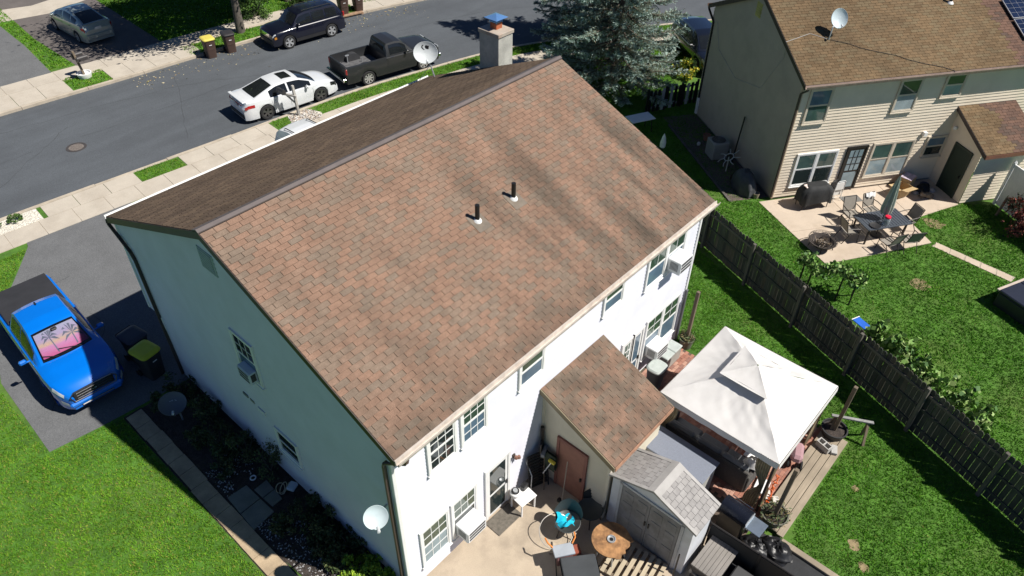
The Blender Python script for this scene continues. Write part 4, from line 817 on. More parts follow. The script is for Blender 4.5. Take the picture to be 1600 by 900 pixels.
# ------------------------------------------------------------------ neighbours' house (local frame: origin = its back left corner, +y = depth)
NM = Matrix.Translation(NO) @ Matrix.Rotation(NA, 4, 'Z')
nh = thing('house', 'tan sided two storey house with tan shingle roof at upper right', 'house', NO, NA)
ND, NE, NS, NL, NT = 7.5, 5.08, .47, 17.0, 8.85
NR = NE+NS*(ND/2+.3); NSL = math.hypot(ND/2+.3, NR-NE)
def next_(z): lim = ND/2 if z < NE-.1 else None; return (0, ND) if lim else (ND/2-max(.02, (NR-.14-z)/NS), ND/2+max(.02, (NR-.14-z)/NS)) if (NR-.14-z)/NS < ND/2 else (0, ND)
siding(nh, (0, 0, 0), (1, 0, 0), (0, -1, 0), .12, NE-.02, lambda z: (0, NL), M_tan, .125, lap=.026)
M_tansh = mat('shade toned tan siding', (.42, .355, .28), .65, var=.06, vs=1.5, dirt=(.25, .22, .17), dirt_amt=.3, ds=.9)  # darker copy of the tan siding, gable shade put into its colour
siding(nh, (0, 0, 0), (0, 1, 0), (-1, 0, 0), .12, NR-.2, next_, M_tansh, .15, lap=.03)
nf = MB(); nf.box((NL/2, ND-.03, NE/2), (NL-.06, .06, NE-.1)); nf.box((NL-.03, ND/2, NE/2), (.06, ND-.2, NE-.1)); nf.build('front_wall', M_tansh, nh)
MB().box((NL/2, ND/2, .06), (NL-.04, ND-.04, .12)).build('foundation', MATS['foundation concrete'], nh)
M_ntrim = mat('brown gutter', (.13, .075, .055), .5, var=.2)
ct = MB(); ct.box((-.012, -.012, NE/2), (.1, .1, NE-.2), ch=.008); ct.build('corner_trim', mat('tan trim', (.45, .36, .25), .6), nh)
nroof = MB().ext([(-.13, -.3, NE-.012), (-.13, ND/2, NR-.012), (-.13, ND+.3, NE-.012), (-.13, ND+.3, NE-.11), (-.13, ND/2, NR-.14), (-.13, -.3, NE-.11)], (NL, 0, 0)).build('roof', MATS['roof deck'], nh)
npal = NPAL+NPAL2
def npf(u, v, k): return k if u+.06*math.sin(v*9) < NT+.13 else 4+k % 3
shingles(nroof, (-.15, -.32, NE), (1, 0, 0), (0, ND/2+.32, NR-NE), 12.5, NSL-.06, npal, (.35, .3, .15, .2, 0, 0, 0), 300, pfun=npf, M=NM)
shingles(nroof, (NL, ND+.32, NE), (-1, 0, 0), (0, -ND/2-.32, NR-NE), NL+.15, NSL-.06, npal, (.35, .3, .15, .2, 0, 0, 0), 0, .61, .286, M=NM)
for s_ in (0, 1):
    y = -.32 if s_ == 0 else ND+.32; rk = MB(); rk.ext([(-.165, y, NE-.006), (-.165, ND/2, NR-.006), (-.165, ND/2, NR-.2), (-.165, y, NE-.18)], (.03, 0, 0)); rk.build('rake_board', MATS['brown rake board'], nroof)
gutter(nh, (-.16, -.325, NE-.005), (NL, -.325, NE-.005), (0, -1, 0), mat('pale brown gutter', (.34, .26, .22), .5, var=.2, vs=5)); gutter(nh, (-.16, ND+.3, NE-.005), (NL, ND+.3, NE-.005), (0, 1, 0), M_ntrim)
MB().box((NL/2, -.14, NE-.14), (NL-.1, .3, .03)).build('soffit', M_ntrim, nh)
spout([(-.05, -.38, NE-.1), (-.04, -.34, NE-.2), (-.05, -.04, NE-.45), (-.05, -.04, .15)], M_brown, nh); spout([(-.1, ND+.36, NE-.1), (-.1, ND+.34, NE-.2), (-.05, ND-.2, NE-.6), (-.05, ND-.2, .9)], M_blk, nh)
MB().box((-.06, ND-.2, .5), (.1, .12, .8), ch=.01).build('downspout_boot', M_white, nh)
gv = MB(); wbox(gv, (0, ND/2+.25, 6.2), (0, 1, 0), (-1, 0, 0), -.2, .2, -.28, .28, 0, .03); 
for k in range(6): wbox(gv, (0, ND/2+.25, 6.2), (0, 1, 0), (-1, 0, 0), -.17, .17, -.24+k*.084, -.19+k*.084, .03, .045)
gv.build('gable_vent', mat('yellow vent', (.42, .37, .12), .7, var=.2), nh)
NB = ((0, -.02, 0), (1, 0, 0), (0, -1, 0)); M_nwin = mat('bone window frame', (.56, .5, .41), .55, var=.06)
G_teal = glass('window glass teal', (.045, .085, .08), .04); G_lite = glass('window glass over pale blind', (.3, .36, .38), .1)
window(nh, *NB, .4, 3.42, .84, 1.28, 1, None, (G_blue, G_teal), M_nwin); window(nh, *NB, 4.13, 3.5, .84, 1.24, 1, None, (G_green, G_lite), M_nwin); window(nh, *NB, 6.1, 3.93, .78, .84, 1, None, (G_green, G_pale), M_nwin)
window(nh, *NB, .66, .62, 1.66, 1.36, 2, None, (G_teal, G_dark), M_white); window(nh, *NB, 3.96, .64, 1.76, 1.42, 2, None, (G_teal, [G_pale, G_lite]), M_nwin); window(nh, *NB, 6.4, 1.27, .8, .82, 1, None, (G_blue, G_dark), M_nwin)
door(nh, *NB, 2.84, .12, .76, 1.9, M_blk, M_blk, lites=(3, 3), glz=G_pale)
wl = MB(); wbox(wl, *NB, 5.98, 6.12, 2.26, 2.42, .0, .14); wl.build('flood_lamp', M_white, nh)
# lean-to with the dark green door
siding(nh, (7.3, 0, 0), (0, -1, 0), (-1, 0, 0), .06, 3.28, lambda z: (0, 1.86 if z < 2.45 else max(.02, min(1.86, (3.34-z)/.45))), M_tan, .125, lap=.026); siding(nh, (7.3, -1.86, 0), (1, 0, 0), (0, -1, 0), .06, 2.5, lambda z: (0, 2.4), M_tan, .125, lap=.026)
nlr = MB().ext([(7.17, -.004, 3.38), (7.17, -2.16, 2.41), (7.17, -2.16, 2.31), (7.17, -.004, 3.28)], (2.6, 0, 0)).build('lean_to_roof', MATS['roof deck'], nh)
shingles(nlr, (7.15, -2.18, 2.415), (1, 0, 0), (0, 2.18, .975), 2.64, 2.38, npal, (.3, .2, .1, .1, .1, .1, .1), 300, pfun=lambda u, v, k: (k % 4 if u < 1.25+.25*math.sin(v*5) else 4+k % 3), M=NM)
for pts in ([(7.14, -.004, 3.385), (7.14, -2.18, 2.41), (7.14, -2.18, 2.24), (7.14, -.004, 3.22)],): rk = MB(); rk.ext(pts, (.024, 0, 0)); rk.build('rake_board', MATS['brown rake board'], nlr)
MB().box((8.47, -2.195, 2.33), (2.64, .02, .15)).build('fascia', mat('red brown fascia', (.2, .09, .06), .5), nlr)
NLT = ((7.28, 0, 0), (0, -1, 0), (-1, 0, 0)); door(nh, *NLT, .62, .05, .82, 1.98, mat('dark green door', (.018, .034, .024), .6), mat('dark green jamb', (.025, .04, .03), .6), glassy=False)
gl_ = MB(); gl_.lathe([(.001, .09), (.06, .07), (.08, 0), (.06, -.05), (.001, -.06)], 14, (7.22, -.25, 2.55)); gl_.build('globe_lamp', M_white, nh, 40)
v = MB(); v.cyl((7.35, 2.6, NE+NS*2.9-.05), (7.35, 2.6, NE+NS*2.9+.4), .055, n=14); vp = v.build('vent_pipe', M_blk, nh, 40); v = MB(); v.lathe([(.13, -.02), (.09, .05), (.06, .07)], 16, (7.35, 2.6, NE+NS*2.9+.01)); v.build('collar', M_white, vp, 40)
# solar panels on the darker half of that roof
nn = Vector((0, -NS, 1)).normalized(); vv = Vector((0, 1, NS)).normalized(); Ms = Matrix((Vector((1, 0, 0)), vv, nn)).transposed()
M_pv = glass('solar cell', (.012, .02, .05), .1)
for i in range(2):
    for j in range(2):
        p = Vector((10.38+i*1.72, -.25, NE+NS*.07))+vv*(1.5+j*1.04)+nn*.1
        lab = ['near left solar panel low on the darker roof half', 'upper left solar panel close to the ridge of the darker roof half', 'lower right solar panel beside the low left one', 'upper right solar panel nearest the picture corner'][i*2+j]
        t = thing('solar_panel', lab, 'solar panel', NM @ p, NA, 'solar panels on the tan house')
        MB().box((0, 0, 0), (1.68, 1.0, .04), M=Ms, ch=.004).build('frame', mat('panel frame', (.3, .31, .33), .4, .5), t); MB().box(nn*.022, (1.62, .94, .006), M=Ms).build('glass', M_pv, t)
        g = MB()
        for k in range(1, 6): g.box(Vector(((-.81+k*.27), 0, 0))+nn*.0265, (.006, .94, .002), M=Ms)
        for k in range(1, 4): g.box(vv*(-.47+k*.235)+nn*.0268, (1.62, .006, .002), M=Ms)
        g.build('grid_lines', MATS['panel frame'], t)
        r_ = MB(); r_.box(vv*-.3-nn*.05, (1.6, .04, .06), M=Ms); r_.box(vv*.3-nn*.05, (1.6, .04, .06), M=Ms); r_.build('rail', MATS['panel frame'], t)
dz = NE+NS*1.75
dish('satellite_dish', 'pale satellite dish standing on the tan shingle roof', NM @ Vector((1.55, 1.45, dz)), NM @ Vector((1.85, 1.6, dz+.72)), (-.6, -.55, .5), .31, mat('pale blue dish', (.5, .58, .62), .4, var=.05), mast=[NM @ Vector((1.55, 1.45, dz)), NM @ Vector((1.6, 1.5, dz+.45))], ry=.36)
cb = MB(); cb.tube([NM @ Vector(p) for p in ((1.55, 1.45, dz+.02), (.9, 1.75, NE+NS*2.05+.03), (.3, 1.6, NE+NS*1.9+.03), (-.16, 1.5, NE+NS*1.8+.02), (-.03, 1.6, 5.3), (-.03, 2.6, 3.6), (-.03, 4.6, 3.1), (-.03, 6.4, 3.6), (-.03, 7.0, 4.6))], .012, 5); tag(cb.build('dish_cable', mat('grey cable', (.4, .38, .36), .6)), 'pale cable running from the roof dish down the shaded gable', 'cable')
cb = MB(); cb.tube([NM @ Vector((1.6+.55*k+.1*math.sin(k*2), 1.4-.22*k, NE+NS*(1.72-.22*k)+.03)) for k in range(9)], .01, 5); tag(cb.build('roof_cable', M_blk), 'thin dark cable sagging across the tan roof from its dish', 'cable')
# ------------------------------------------------------------------ neighbours' patio
M_alu = mat('dark bronze frame', (.045, .04, .038), .5, .4); M_sling = mat('taupe sling fabric', (.26, .235, .2), .8, var=.08, vs=8)
TBL = Vector((21.42, -7.94, .025)); TA = R(-33.5)
t = thing('patio_table', 'slatted dark metal patio table on the pale patio', 'table', TBL, TA)
M_tbl = mat('blue grey slats', (.085, .1, .125), .45, .3, var=.1)
for k in range(15): MB().box((-.82+k*.117, 0, .72), (.1, .92, .025), ch=.004).build('slat', M_tbl, t)
fr_ = MB(); fr_.box((0, .485, .715), (1.8, .05, .04)); fr_.box((0, -.485, .715), (1.8, .05, .04)); fr_.box((.905, 0, .715), (.05, 1.02, .04)); fr_.box((-.905, 0, .715), (.05, 1.02, .04)); fr_.build('table_frame', M_tbl, t)
for a in (-1, 1):
    for b_ in (-1, 1): MB().beam((a*.8, b_*.4, 0), (a*.8, b_*.4, .7), .05, .05).build('leg', M_alu, t)
def pchair(label, u, v, rz):
    p = Matrix.Rotation(TA, 3, 'Z') @ Vector((u, v, 0))+TBL; t = thing('patio_chair', label, 'chair', p, TA+rz, 'sling chairs round the patio table')
    s_ = MB(); s_.grid([[Vector((x, y, .43+.02*abs(y)-.03*math.cos(x*5))) for x in np.linspace(-.24, .24, 6)] for y in np.linspace(-.22, .22, 4)]); s_.build('seat', M_sling, t, 60)
    s_ = MB(); s_.grid([[Vector((x, -.22-.16*k, .45+.5*k-.0)) for x in np.linspace(-.24, .24, 4)] for k in np.linspace(0, 1, 6)]); s_.build('backrest', M_sling, t, 60)
    for a in (-1, 1):
        s_ = MB(); s_.tube([(a*.26, .28, 0), (a*.26, .24, .42), (a*.26, -.22, .43), (a*.26, -.39, .97)], .016, 6); s_.build('side_frame', M_alu, t, 40)
        s_ = MB(); s_.tube([(a*.27, .24, .42), (a*.29, .22, .63), (a*.29, -.1, .66), (a*.27, -.3, .66)], .018, 6); s_.build('armrest', M_alu, t, 40)
        s_ = MB(); s_.tube([(a*.26, -.1, .42), (a*.26, -.34, 0)], .015, 6); s_.build('leg', M_alu, t, 40)
    s_ = MB(); s_.tube([(-.26, -.39, .97), (.26, -.39, .97)], .015, 6); s_.tube([(-.26, .24, .42), (.26, .24, .42)], .014, 6); s_.build('crossbar', M_alu, t); return t
pchair('taupe sling chair at the table end nearest the fire pit', -1.25, .05, R(-95)); pchair('taupe sling chair behind the table nearest the covered grill', -.55, .95, R(178)); pchair('sling chair with a white towel behind the closed umbrella', .35, 1.0, R(186)); pchair('sling chair at the table end nearest the garden path', 1.25, .1, R(92)); pchair('left one of two sling chairs on the lawn side of the table', -.25, -.95, R(8)); pchair('right one of two sling chairs on the lawn side of the table', .55, -.98, R(-6))
tw = MB(); p = Matrix.Rotation(TA, 3, 'Z') @ Vector((.35, 1.36, 0))+TBL; M_tow = mat('white towel', (.75, .74, .72), .9, var=.1, vs=20)
tw.grid([[Vector((x, .09*math.sin(k*2.6-1.3)+.02*math.sin(x*30), 1.0-.16*abs(k-.5)*2+.02*math.sin(x*25+k*4))) for x in np.linspace(-.2, .2, 10)] for k in np.linspace(0, 1, 9)]); o = tw.build('towel', M_tow, None, 60, p); o.rotation_euler = (0, 0, TA); tag(o, 'white towel hung over a patio chair back', 'towel')
um = thing('patio_umbrella', 'closed grey green patio umbrella standing in the slatted table', 'umbrella', TBL, R(20))
MB().cyl((0, 0, 0), (.02, 0, 2.55), .02, n=10).build('pole', M_alu, um, 40); MB().lathe([(.001, .05), (.2, .045), (.24, 0)], 20).build('base', M_alu, um, 40)
b = MB(); rows = []
for k, (r_, z) in enumerate(((.16, 1.02), (.175, 1.2), (.15, 1.6), (.1, 2.1), (.05, 2.45), (.012, 2.6))): rows.append([Vector((.01+r_*(1+.28*math.cos(a*7+k*.3))*math.cos(a), r_*(1+.28*math.cos(a*7+k*.3))*math.sin(a), z+.05*math.cos(a*7))) for a in np.linspace(0, 2*math.pi, 57)])
b.grid(rows); b.build('canopy', mat('grey green canvas', (.4, .45, .39), .85, var=.15, vs=5), um, 60); MB().lathe([(.001, .06), (.03, .03), (.015, 0)], 10, (.02, 0, 2.6)).build('finial', M_alu, um)
jg = thing('drink_jug', 'clear jug with red lid on the slatted table', 'jug', Matrix.Rotation(TA, 3, 'Z') @ Vector((-.1, -.3, .735))+TBL, 0); MB().lathe([(.001, 0), (.12, 0), (.13, .05), (.13, .22), (.09, .28), (.085, .3)], 20, caps=False).build('jar', mat('hazy plastic', (.42, .48, .5), .15, trans=.6, var=0), jg, 40); MB().lathe([(.001, .36), (.1, .355), (.11, .34), (.11, .295), (.001, .29)], 20).build('lid', mat('red lid', (.7, .02, .06), .35), jg, 40)
pl_ = MB(); pl_.lathe([(.001, .012), (.13, .012), (.2, .04), (.205, .035), (.14, 0), (.001, 0)], 20, (0, 0, 0)); o = pl_.build('black_tray', M_plas, None, 40, Matrix.Rotation(TA, 3, 'Z') @ Vector((-.55, -.32, .735))+TBL); tag(o, 'dark round tray lying on the slatted table beside the jug', 'tray')
fp = thing('fire_pit', 'rusty round fire pit with mesh rim and ash near the patio edge', 'fire pit', (19.2, -6.72, .025)); M_rst = mat('dark rusted iron', (.05, .04, .035), .85, var=.4, vs=14)
MB().lathe([(.12, .1), (.3, .14), (.4, .26), (.42, .3), (.5, .31), (.5, .325), (.42, .32), (.38, .27), (.28, .18), (.001, .15)], 28).build('bowl', M_rst, fp, 40)
for k in range(4): a = k*math.pi/2+.4; s_ = MB(); s_.tube([(.36*math.cos(a), .36*math.sin(a), .25), (.44*math.cos(a), .44*math.sin(a), 0)], .016, 6); s_.build('leg', M_rst, fp)
s_ = MB()
for k in range(3): s_.tube([(.53*math.cos(a)*(1-k*.03), .53*math.sin(a)*(1-k*.03), .36+k*.05) for a in np.linspace(0, 2*math.pi, 33)], .006, 4)
for k in range(26): a = k*2*math.pi/26; s_.tube([(.5*math.cos(a), .5*math.sin(a), .31), (.5*math.cos(a), .5*math.sin(a), .46)], .004, 4)
s_.build('mesh_guard', M_rst, fp)
n = 160; q = np.stack([RNG.normal(0, .16, n), RNG.normal(0, .16, n), RNG.uniform(.22, .34, n)], 1); lv = tri_leaves(q, .2, up_bias=0, aspect=.16); stuff(np_mesh('ash_and_twigs', lv, 4, [mat('ash', (.3, .26, .22), .95), mat('twig', (.16, .12, .08), .95)], RNG.choice(2, n), fp))
# covered grill, folding chairs, mat, boxes
gp = NM @ Vector((1.35, -.75, .025)); t = thing('covered_grill', 'barbecue under a black cover against the tan wall', 'grill', gp, NA)
b = MB(); rows = []
for (z, sx, sy) in ((.28, .72, .36), (.45, .72, .36), (.7, .7, .34), (.85, .62, .32), (.97, .5, .27), (1.02, .4, .15)): rows.append([Vector((sx*math.copysign(abs(math.cos(a))**.5, math.cos(a))*(1+.03*math.sin(a*9+z*4)), sy*math.copysign(abs(math.sin(a))**.5, math.sin(a))*(1+.05*math.sin(a*11)), z+(.08*math.sin(a*4+1) if z < .3 else 0))) for a in np.linspace(0, 2*math.pi, 49)])
b.grid(rows); b.add(rows[-1][:-1], [tuple(range(48))]); b.build('cover', mat('black vinyl cover', (.02, .021, .022), .8, var=.3, vs=4, bump=.5, bs=9), t, 60)
for a in (-1, 1):
    for c_ in (-1, 1): MB().tube([(a*.55, c_*.22, 0), (a*.55, c_*.22, .4)], .018, 6).build('leg', M_alu, t)
o = MB().box((0, 0, 0), (.3, .2, .03), ch=.004).build('magazine', mat('orange white print', (.7, .55, .5), .5, var=.5, vs=14), None, None, gp+NX*-.42+Vector((0, 0, .98))); o.rotation_euler = (.2, .1, NA+.3); tag(o, 'white and orange booklet lying on the black grill cover', 'booklet')
def fold_chair(label, lp, rz, col, nm):
    t = thing('folding_chair', label, 'chair', NM @ Vector(lp), NA+rz, 'folded chairs leaning by the back door'); m = mat(nm, col, .5, var=.05)
    s_ = MB(); s_.box((0, 0, .68), (.42, .03, .36), ch=.014); s_.build('backrest', m, t); s_ = MB(); s_.box((0, .06, .38), (.4, .03, .34), ch=.012); s_.build('seat', m, t)
    for a in (-1, 1): 
        s_ = MB(); s_.tube([(a*.21, .04, 0), (a*.21, -.01, .45), (a*.2, -.02, .86), (a*.14, -.02, .92)], .013, 6); s_.build('leg', m, t); s_ = MB(); s_.tube([(a*.18, -.1, 0), (a*.18, .06, .6)], .012, 6); s_.build('rear_leg', m, t)
    s_ = MB(); s_.tube([(-.14, -.02, .92), (.14, -.02, .92)], .013, 6); s_.tube([(-.21, .03, .14), (.21, .03, .14)], .01, 6); s_.build('crossbar', m, t)
fold_chair('white folding chair leaning left of the black door', (2.52, -.62, .025), R(4), (.72, .72, .7), 'white enamel'); fold_chair('black folding chair leaning behind the white folding chair', (2.3, -.5, .025), R(20), (.02, .02, .022), 'black enamel')
o = MB().box((0, 0, .012), (.8, .45, .02), ch=.005).build('doormat', mat('grey doormat', (.16, .155, .145), .95, var=.25, vs=20), None, None, NM @ Vector((3.2, -.68, .025))); o.rotation_euler = (0, 0, NA); tag(o, 'grey doormat in front of the black door', 'doormat')
M_card = mat('cardboard', (.5, .36, .19), .85, var=.1, vs=5)
def carton(label, lp, rz, d, zoff=0, flap=True):
    t = thing('cardboard_box', label, 'box', NM @ Vector(lp), NA+rz); w_, e, z = d
    s_ = MB(); s_.box((0, -e/2, z/2), (w_, .01, z)); s_.box((0, e/2, z/2), (w_, .01, z)); s_.box((w_/2, 0, z/2), (.01, e-.02, z)); s_.box((-w_/2, 0, z/2), (.01, e-.02, z)); s_.box((0, 0, .01), (w_-.02, e-.02, .012)); s_.build('carton', M_card, t)
    if flap:
        s_ = MB(); s_.box((0, -e/2-.12, z+.02), (w_, .26, .008), M=Matrix.Rotation(R(-12), 3, 'X')); s_.build('flap', M_card, t); s_ = MB(); s_.box((-w_/2-.1, 0, z+.01), (.22, e, .008), M=Matrix.Rotation(R(10), 3, 'Y')); s_.build('flap', M_card, t)
    else: s_ = MB(); s_.box((0, 0, z+.006), (w_+.002, e+.002, .01)); s_.build('lid', mat('printed lid', (.5, .42, .5), .7, var=.4, vs=9), t)
carton('open tan cardboard box beside the closed umbrella by the wall', (5.35, -.75, .025), R(12), (.62, .5, .42)); carton('closed white topped cardboard box behind the open tan box', (5.85, -.38, .025), R(30), (.55, .45, .55), flap=False)
t = thing('junk_pile', 'bags and rubbish lying in the shade by the green door', 'rubbish', NM @ Vector((6.3, -.75, .02)), NA); 
for k, (x, y, r_, m) in enumerate(((0, 0, .24, 'black bag'), (.3, .15, .28, 'black bag'), (-.25, -.1, .13, 'pale scrap'), (.15, -.3, .15, 'brown scrap'), (.55, -.05, .16, 'pale scrap'), (.5, .35, .2, 'navy scrap'))):
    mm = mat(m, {'black bag': (.015, .015, .017), 'pale scrap': (.4, .38, .36), 'brown scrap': (.12, .08, .05), 'navy scrap': (.04, .045, .1)}[m], .5, var=.2)
    s_ = MB(); s_.grid([[Vector((x+r_*math.sin(p)*math.cos(a)*random.uniform(.8, 1.2), y+r_*math.sin(p)*math.sin(a)*random.uniform(.8, 1.2), r_*.8*max(0, math.cos(p)*random.uniform(.8, 1.1)))) for a in np.linspace(0, 2*math.pi, 10)] for p in np.linspace(.05, 1.6, 6)]); s_.build('bag' if 'bag' in m else 'scrap', mm, t, 50)
# a tabby cat lying in that shade
cat_ = thing('cat', 'tabby cat with white chest lying in the shade by the green door', 'cat', NM @ Vector((6.35, -1.2, .025)), NA+R(170))
def skin_body(name, verts, edges, rad, m, par, root=0, lv=2):
    me = bpy.data.meshes.new(name); me.from_pydata(verts, edges, []); o = link(name, me, par); md = o.modifiers.new('skin', 'SKIN'); sv = me.skin_vertices[0].data
    for i, r_ in enumerate(rad): sv[i].radius = (r_, r_) if not isinstance(r_, tuple) else r_
    sv[root].use_root = True; sb = o.modifiers.new('sub', 'SUBSURF'); sb.levels = lv; sb.render_levels = lv; me.materials.append(m); o.modifiers['skin'].use_smooth_shade = True; return o
cm = mat('tabby fur', (.2, .16, .12), .95, var=.5, vs=28)
skin_body('body', [(0, 0, .12), (.16, .01, .13), (.27, .03, .17), (.34, .05, .23), (.39, .05, .235), (-.15, 0, .11), (-.28, -.04, .05), (-.2, -.2, .03), (.26, .1, .05), (.36, .14, .025), (.25, -.06, .05), (.36, -.08, .025), (-.12, .12, .05), (-.0, .17, .025), (-.08, -.32, .02)], [(0, 1), (1, 2), (2, 3), (3, 4), (0, 5), (5, 6), (6, 7), (7, 14), (2, 8), (8, 9), (2, 10), (10, 11), (5, 12), (12, 13)], [.1, .085, .06, .062, .045, .1, .05, .02, .03, .022, .03, .022, .05, .025, .016], cm, cat_)
for a in (-1, 1): s_ = MB(); s_.cyl((.34, .05+a*.035, .27), (.335, .05+a*.045, .325), .022, .003, 6); s_.build('ear', cm, cat_)
s_ = MB(); s_.lathe([(.001, .03), (.035, .02), (.045, 0), (.001, -.02)], 10, (.33, .05, .15)); s_.build('white_chest', mat('white fur', (.6, .58, .55), .95), cat_, 50)
# shaded strip along the neighbours' gable
t = thing('condenser', 'grey air conditioning condenser standing in the shade beside the tan gable', 'condenser', NM @ Vector((-.75, 3.6, .02)), NA); M_cond = mat('condenser grey', (.3, .3, .29), .6, var=.1)
MB().box((0, 0, .4), (.72, .72, .78), ch=.03).build('cabinet', M_cond, t)
s_ = MB(); s_.lathe([(.3, .795), (.3, .81), (.001, .81)], 24); s_.build('fan_opening', M_blk, t)
s_ = MB()
for k in range(6): s_.lathe([(.05*k+.04, .815), (.05*k+.045, .82), (.05*k+.05, .815)], 20, caps=False)
s_.build('fan_guard', M_cond, t)
for k in range(9): MB().box((-.365, -.3+k*.075, .42), (.012, .02, .66)).build('louvre', M_cond, t)
t = thing('wheel_rack', 'white metal ring with spokes leaning beside the condenser', 'rack', NM @ Vector((-.85, 2.35, .7)), NA); M_ringw = mat('dull white metal', (.5, .5, .47), .5)
tilt = Matrix.Rotation(R(-32), 3, 'Y')
MB().tube([tilt @ Vector((.2*math.cos(a), .2*math.sin(a), 0)) for a in np.linspace(0, 2*math.pi, 25)], .02, 6).build('ring', M_ringw, t, 40)
for k in range(7): a = k*2*math.pi/7; MB().tube([tilt @ Vector((.2*math.cos(a), .2*math.sin(a), 0)), tilt @ Vector((.36*math.cos(a), .36*math.sin(a), 0)), tilt @ Vector((.5*math.cos(a+.12), .5*math.sin(a+.12), -.03))], .016, 5).build('spoke', M_ringw, t, 40)
MB().tube([(0, 0, -.68), (0, 0, 0)], .03, 8).build('stem', M_ringw, t)
t = thing('covered_bicycle', 'low thing under a dark tarp at the corner of the tan gable', 'tarp', NM @ Vector((-.75, .95, .02)), NA)
b = MB(); rows = []
for (z, s0) in ((.02, .5), (.3, .48), (.55, .4), (.75, .28), (.85, .12)): rows.append([Vector((s0*.85*math.cos(a)*(1+.08*math.sin(a*7+z*5)), s0*1.5*math.sin(a)*(1+.06*math.sin(a*9)), z+.04*math.sin(a*3))) for a in np.linspace(0, 2*math.pi, 37)])
b.grid(rows); b.add(rows[-1][:-1], [tuple(range(36))]); b.build('tarp', mat('dark tarp', (.06, .063, .07), .5, var=.25, vs=6), t, 60); MB().tube([(-.2, .75, .03), (-.2, .75, .25)], .03, 6).build('foot', M_alu, t)
o = MB().cyl((0, 0, 0), (.25, .0, 2.1), .035, .035, 8).build('leaning_pipe', M_blk, None, 40, NM @ Vector((-.32, 2.9, .02))); tag(o, 'black pipe leaning upright against the shaded tan gable', 'pipe')
for k, (x, y, r_, col, lab) in enumerate(((-.55, 5.0, .17, (.25, .12, .08), 'brown flower pot by the gate end of the tan gable'), (-1.1, 4.6, .09, (.5, .5, .5), 'small pale ball lying in front of the condenser'), (-.55, .25, .14, (.3, .25, .18), 'tan flower pot at the patio corner of the tan gable'))):
    o = MB().lathe([(.001, 0), (r_*.75, 0), (r_, r_*1.6), (r_*.9, r_*1.6), (r_*.85, r_*1.3), (.001, r_*1.25)] if k != 1 else [(.001, 0), (.06, .02), (.09, .09), (.06, .16), (.001, .18)], 16).build('flower_pot' if k != 1 else 'ball', mat('pot %d' % k, col, .8), None, 40, NM @ Vector((x, y, .01))); tag(o, lab, 'pot' if k != 1 else 'ball')
edge = struct(MB().prism([nw(*p)[:2] for p in ((-1.75, .2), (-1.65, .2), (-1.65, 6.6), (-1.75, 6.6))], -.03, .07).build('bed_edging', mat('edging', (.1, .09, .08), .9, var=.3))); struct(MB().prism([nw(*p)[:2] for p in ((-1.65, .2), (0, .2), (0, 7.4), (-1.65, 7.4))], -.03, .015).build('gravel_strip', mat('dark gravel', (.12, .09, .08), .95, var=.5, vs=18, fine=.5, bump=.8)))
# gate between the houses
g0, g1 = Vector((23.5, 3.95, 0)), Vector((26.1, 2.85, 0)); t = thing('picket_gate', 'black gate with broad white pickets between the two houses', 'gate', g0, math.atan2(g1.y-g0.y, g1.x-g0.x)); gl0 = (g1-g0).length
for x in (0, gl0*.36, gl0*.68, gl0): MB().box((x, 0, .62), (.09, .09, 1.24), ch=.01).build('post', MATS.get('dull rail') or M_blk, t)
for z in (.25, .98): MB().box((gl0/2, .02, z), (gl0, .04, .09)).build('rail', mat('dull rail', (.25, .26, .27), .6), t)
for k in range(12): MB().box((.14+k*.235, -.035 if k % 2 else -.03, .62), (.15, .02, 1.08)).build('picket', mat('dull white picket', (.42, .43, .45), .7, var=.15) if k in (3, 5, 9) else M_blk, t)
t = thing('side_table', 'white topped folding table under the spruce by our house', 'table', (21.9, 3.25, 0), R(-25)); MB().box((0, 0, .68), (1.2, .7, .04), ch=.01).build('top', M_white, t)
for a in (-1, 1):
    for c_ in (-1, 1): MB().tube([(a*.5, c_*.28, 0), (a*.45, c_*.26, .66)], .02, 6).build('leg', M_alu, t)
t = thing('patio_umbrella', 'furled white umbrella whose tip shows beyond our roof edge', 'umbrella', (20.6, 1.2, 0)); MB().cyl((0, 0, 0), (0, 0, 1.0), .02).build('pole', M_alu, t); MB().lathe([(.12, .55), (.13, .75), (.08, 1.0), (.02, 1.15), (.001, 1.2)], 14).build('canopy', M_tow, t, 50)
# white vinyl fence panel and red shrub are at the right edge
f0 = NM @ Vector((8.75, -2.15, 0)); t = thing('vinyl_fence', 'white vinyl privacy fence panel running out from the tan lean to', 'fence', f0, NA)
for k in range(3): MB().box((0, -k*1.9, .95), (.11, .11, 1.95), ch=.008).build('post', M_white, t); MB().lathe([(.001, .09), (.075, .0)], 4, (0, -k*1.9, 1.925)).build('post_cap', M_white, t)
for k in range(2):
    for j in range(12): MB().box((0, -k*1.9-.07-(j+.5)*.1467, .95), (.035, .1427, 1.7)).build('board', M_white, t)
    for z in (.12, 1.8): MB().box((0, -k*1.9-.95, z), (.05, 1.79, .12)).build('rail', M_white, t)
t = thing('covered_sandbox', 'low dark covered box at the right edge of the lawn', 'box', (20.77, -13.71, 0), R(-23)); MB().box((0, 0, .27), (2.0, 2.0, .54), ch=.03).build('shell', mat('dark cabinet', (.025, .027, .032), .6), t)
for a in (-1, 1): MB().box((a*.505, 0, .6), (1.0, 2.04, .1), ch=.03).build('cover_half', mat('navy vinyl cover', (.02, .024, .04), .4, var=.15), t)
MB().box((0, 1.06, .6), (2.0, .1, .06), ch=.01).build('trim_board', mat('tan step', (.5, .42, .36), .8), t)
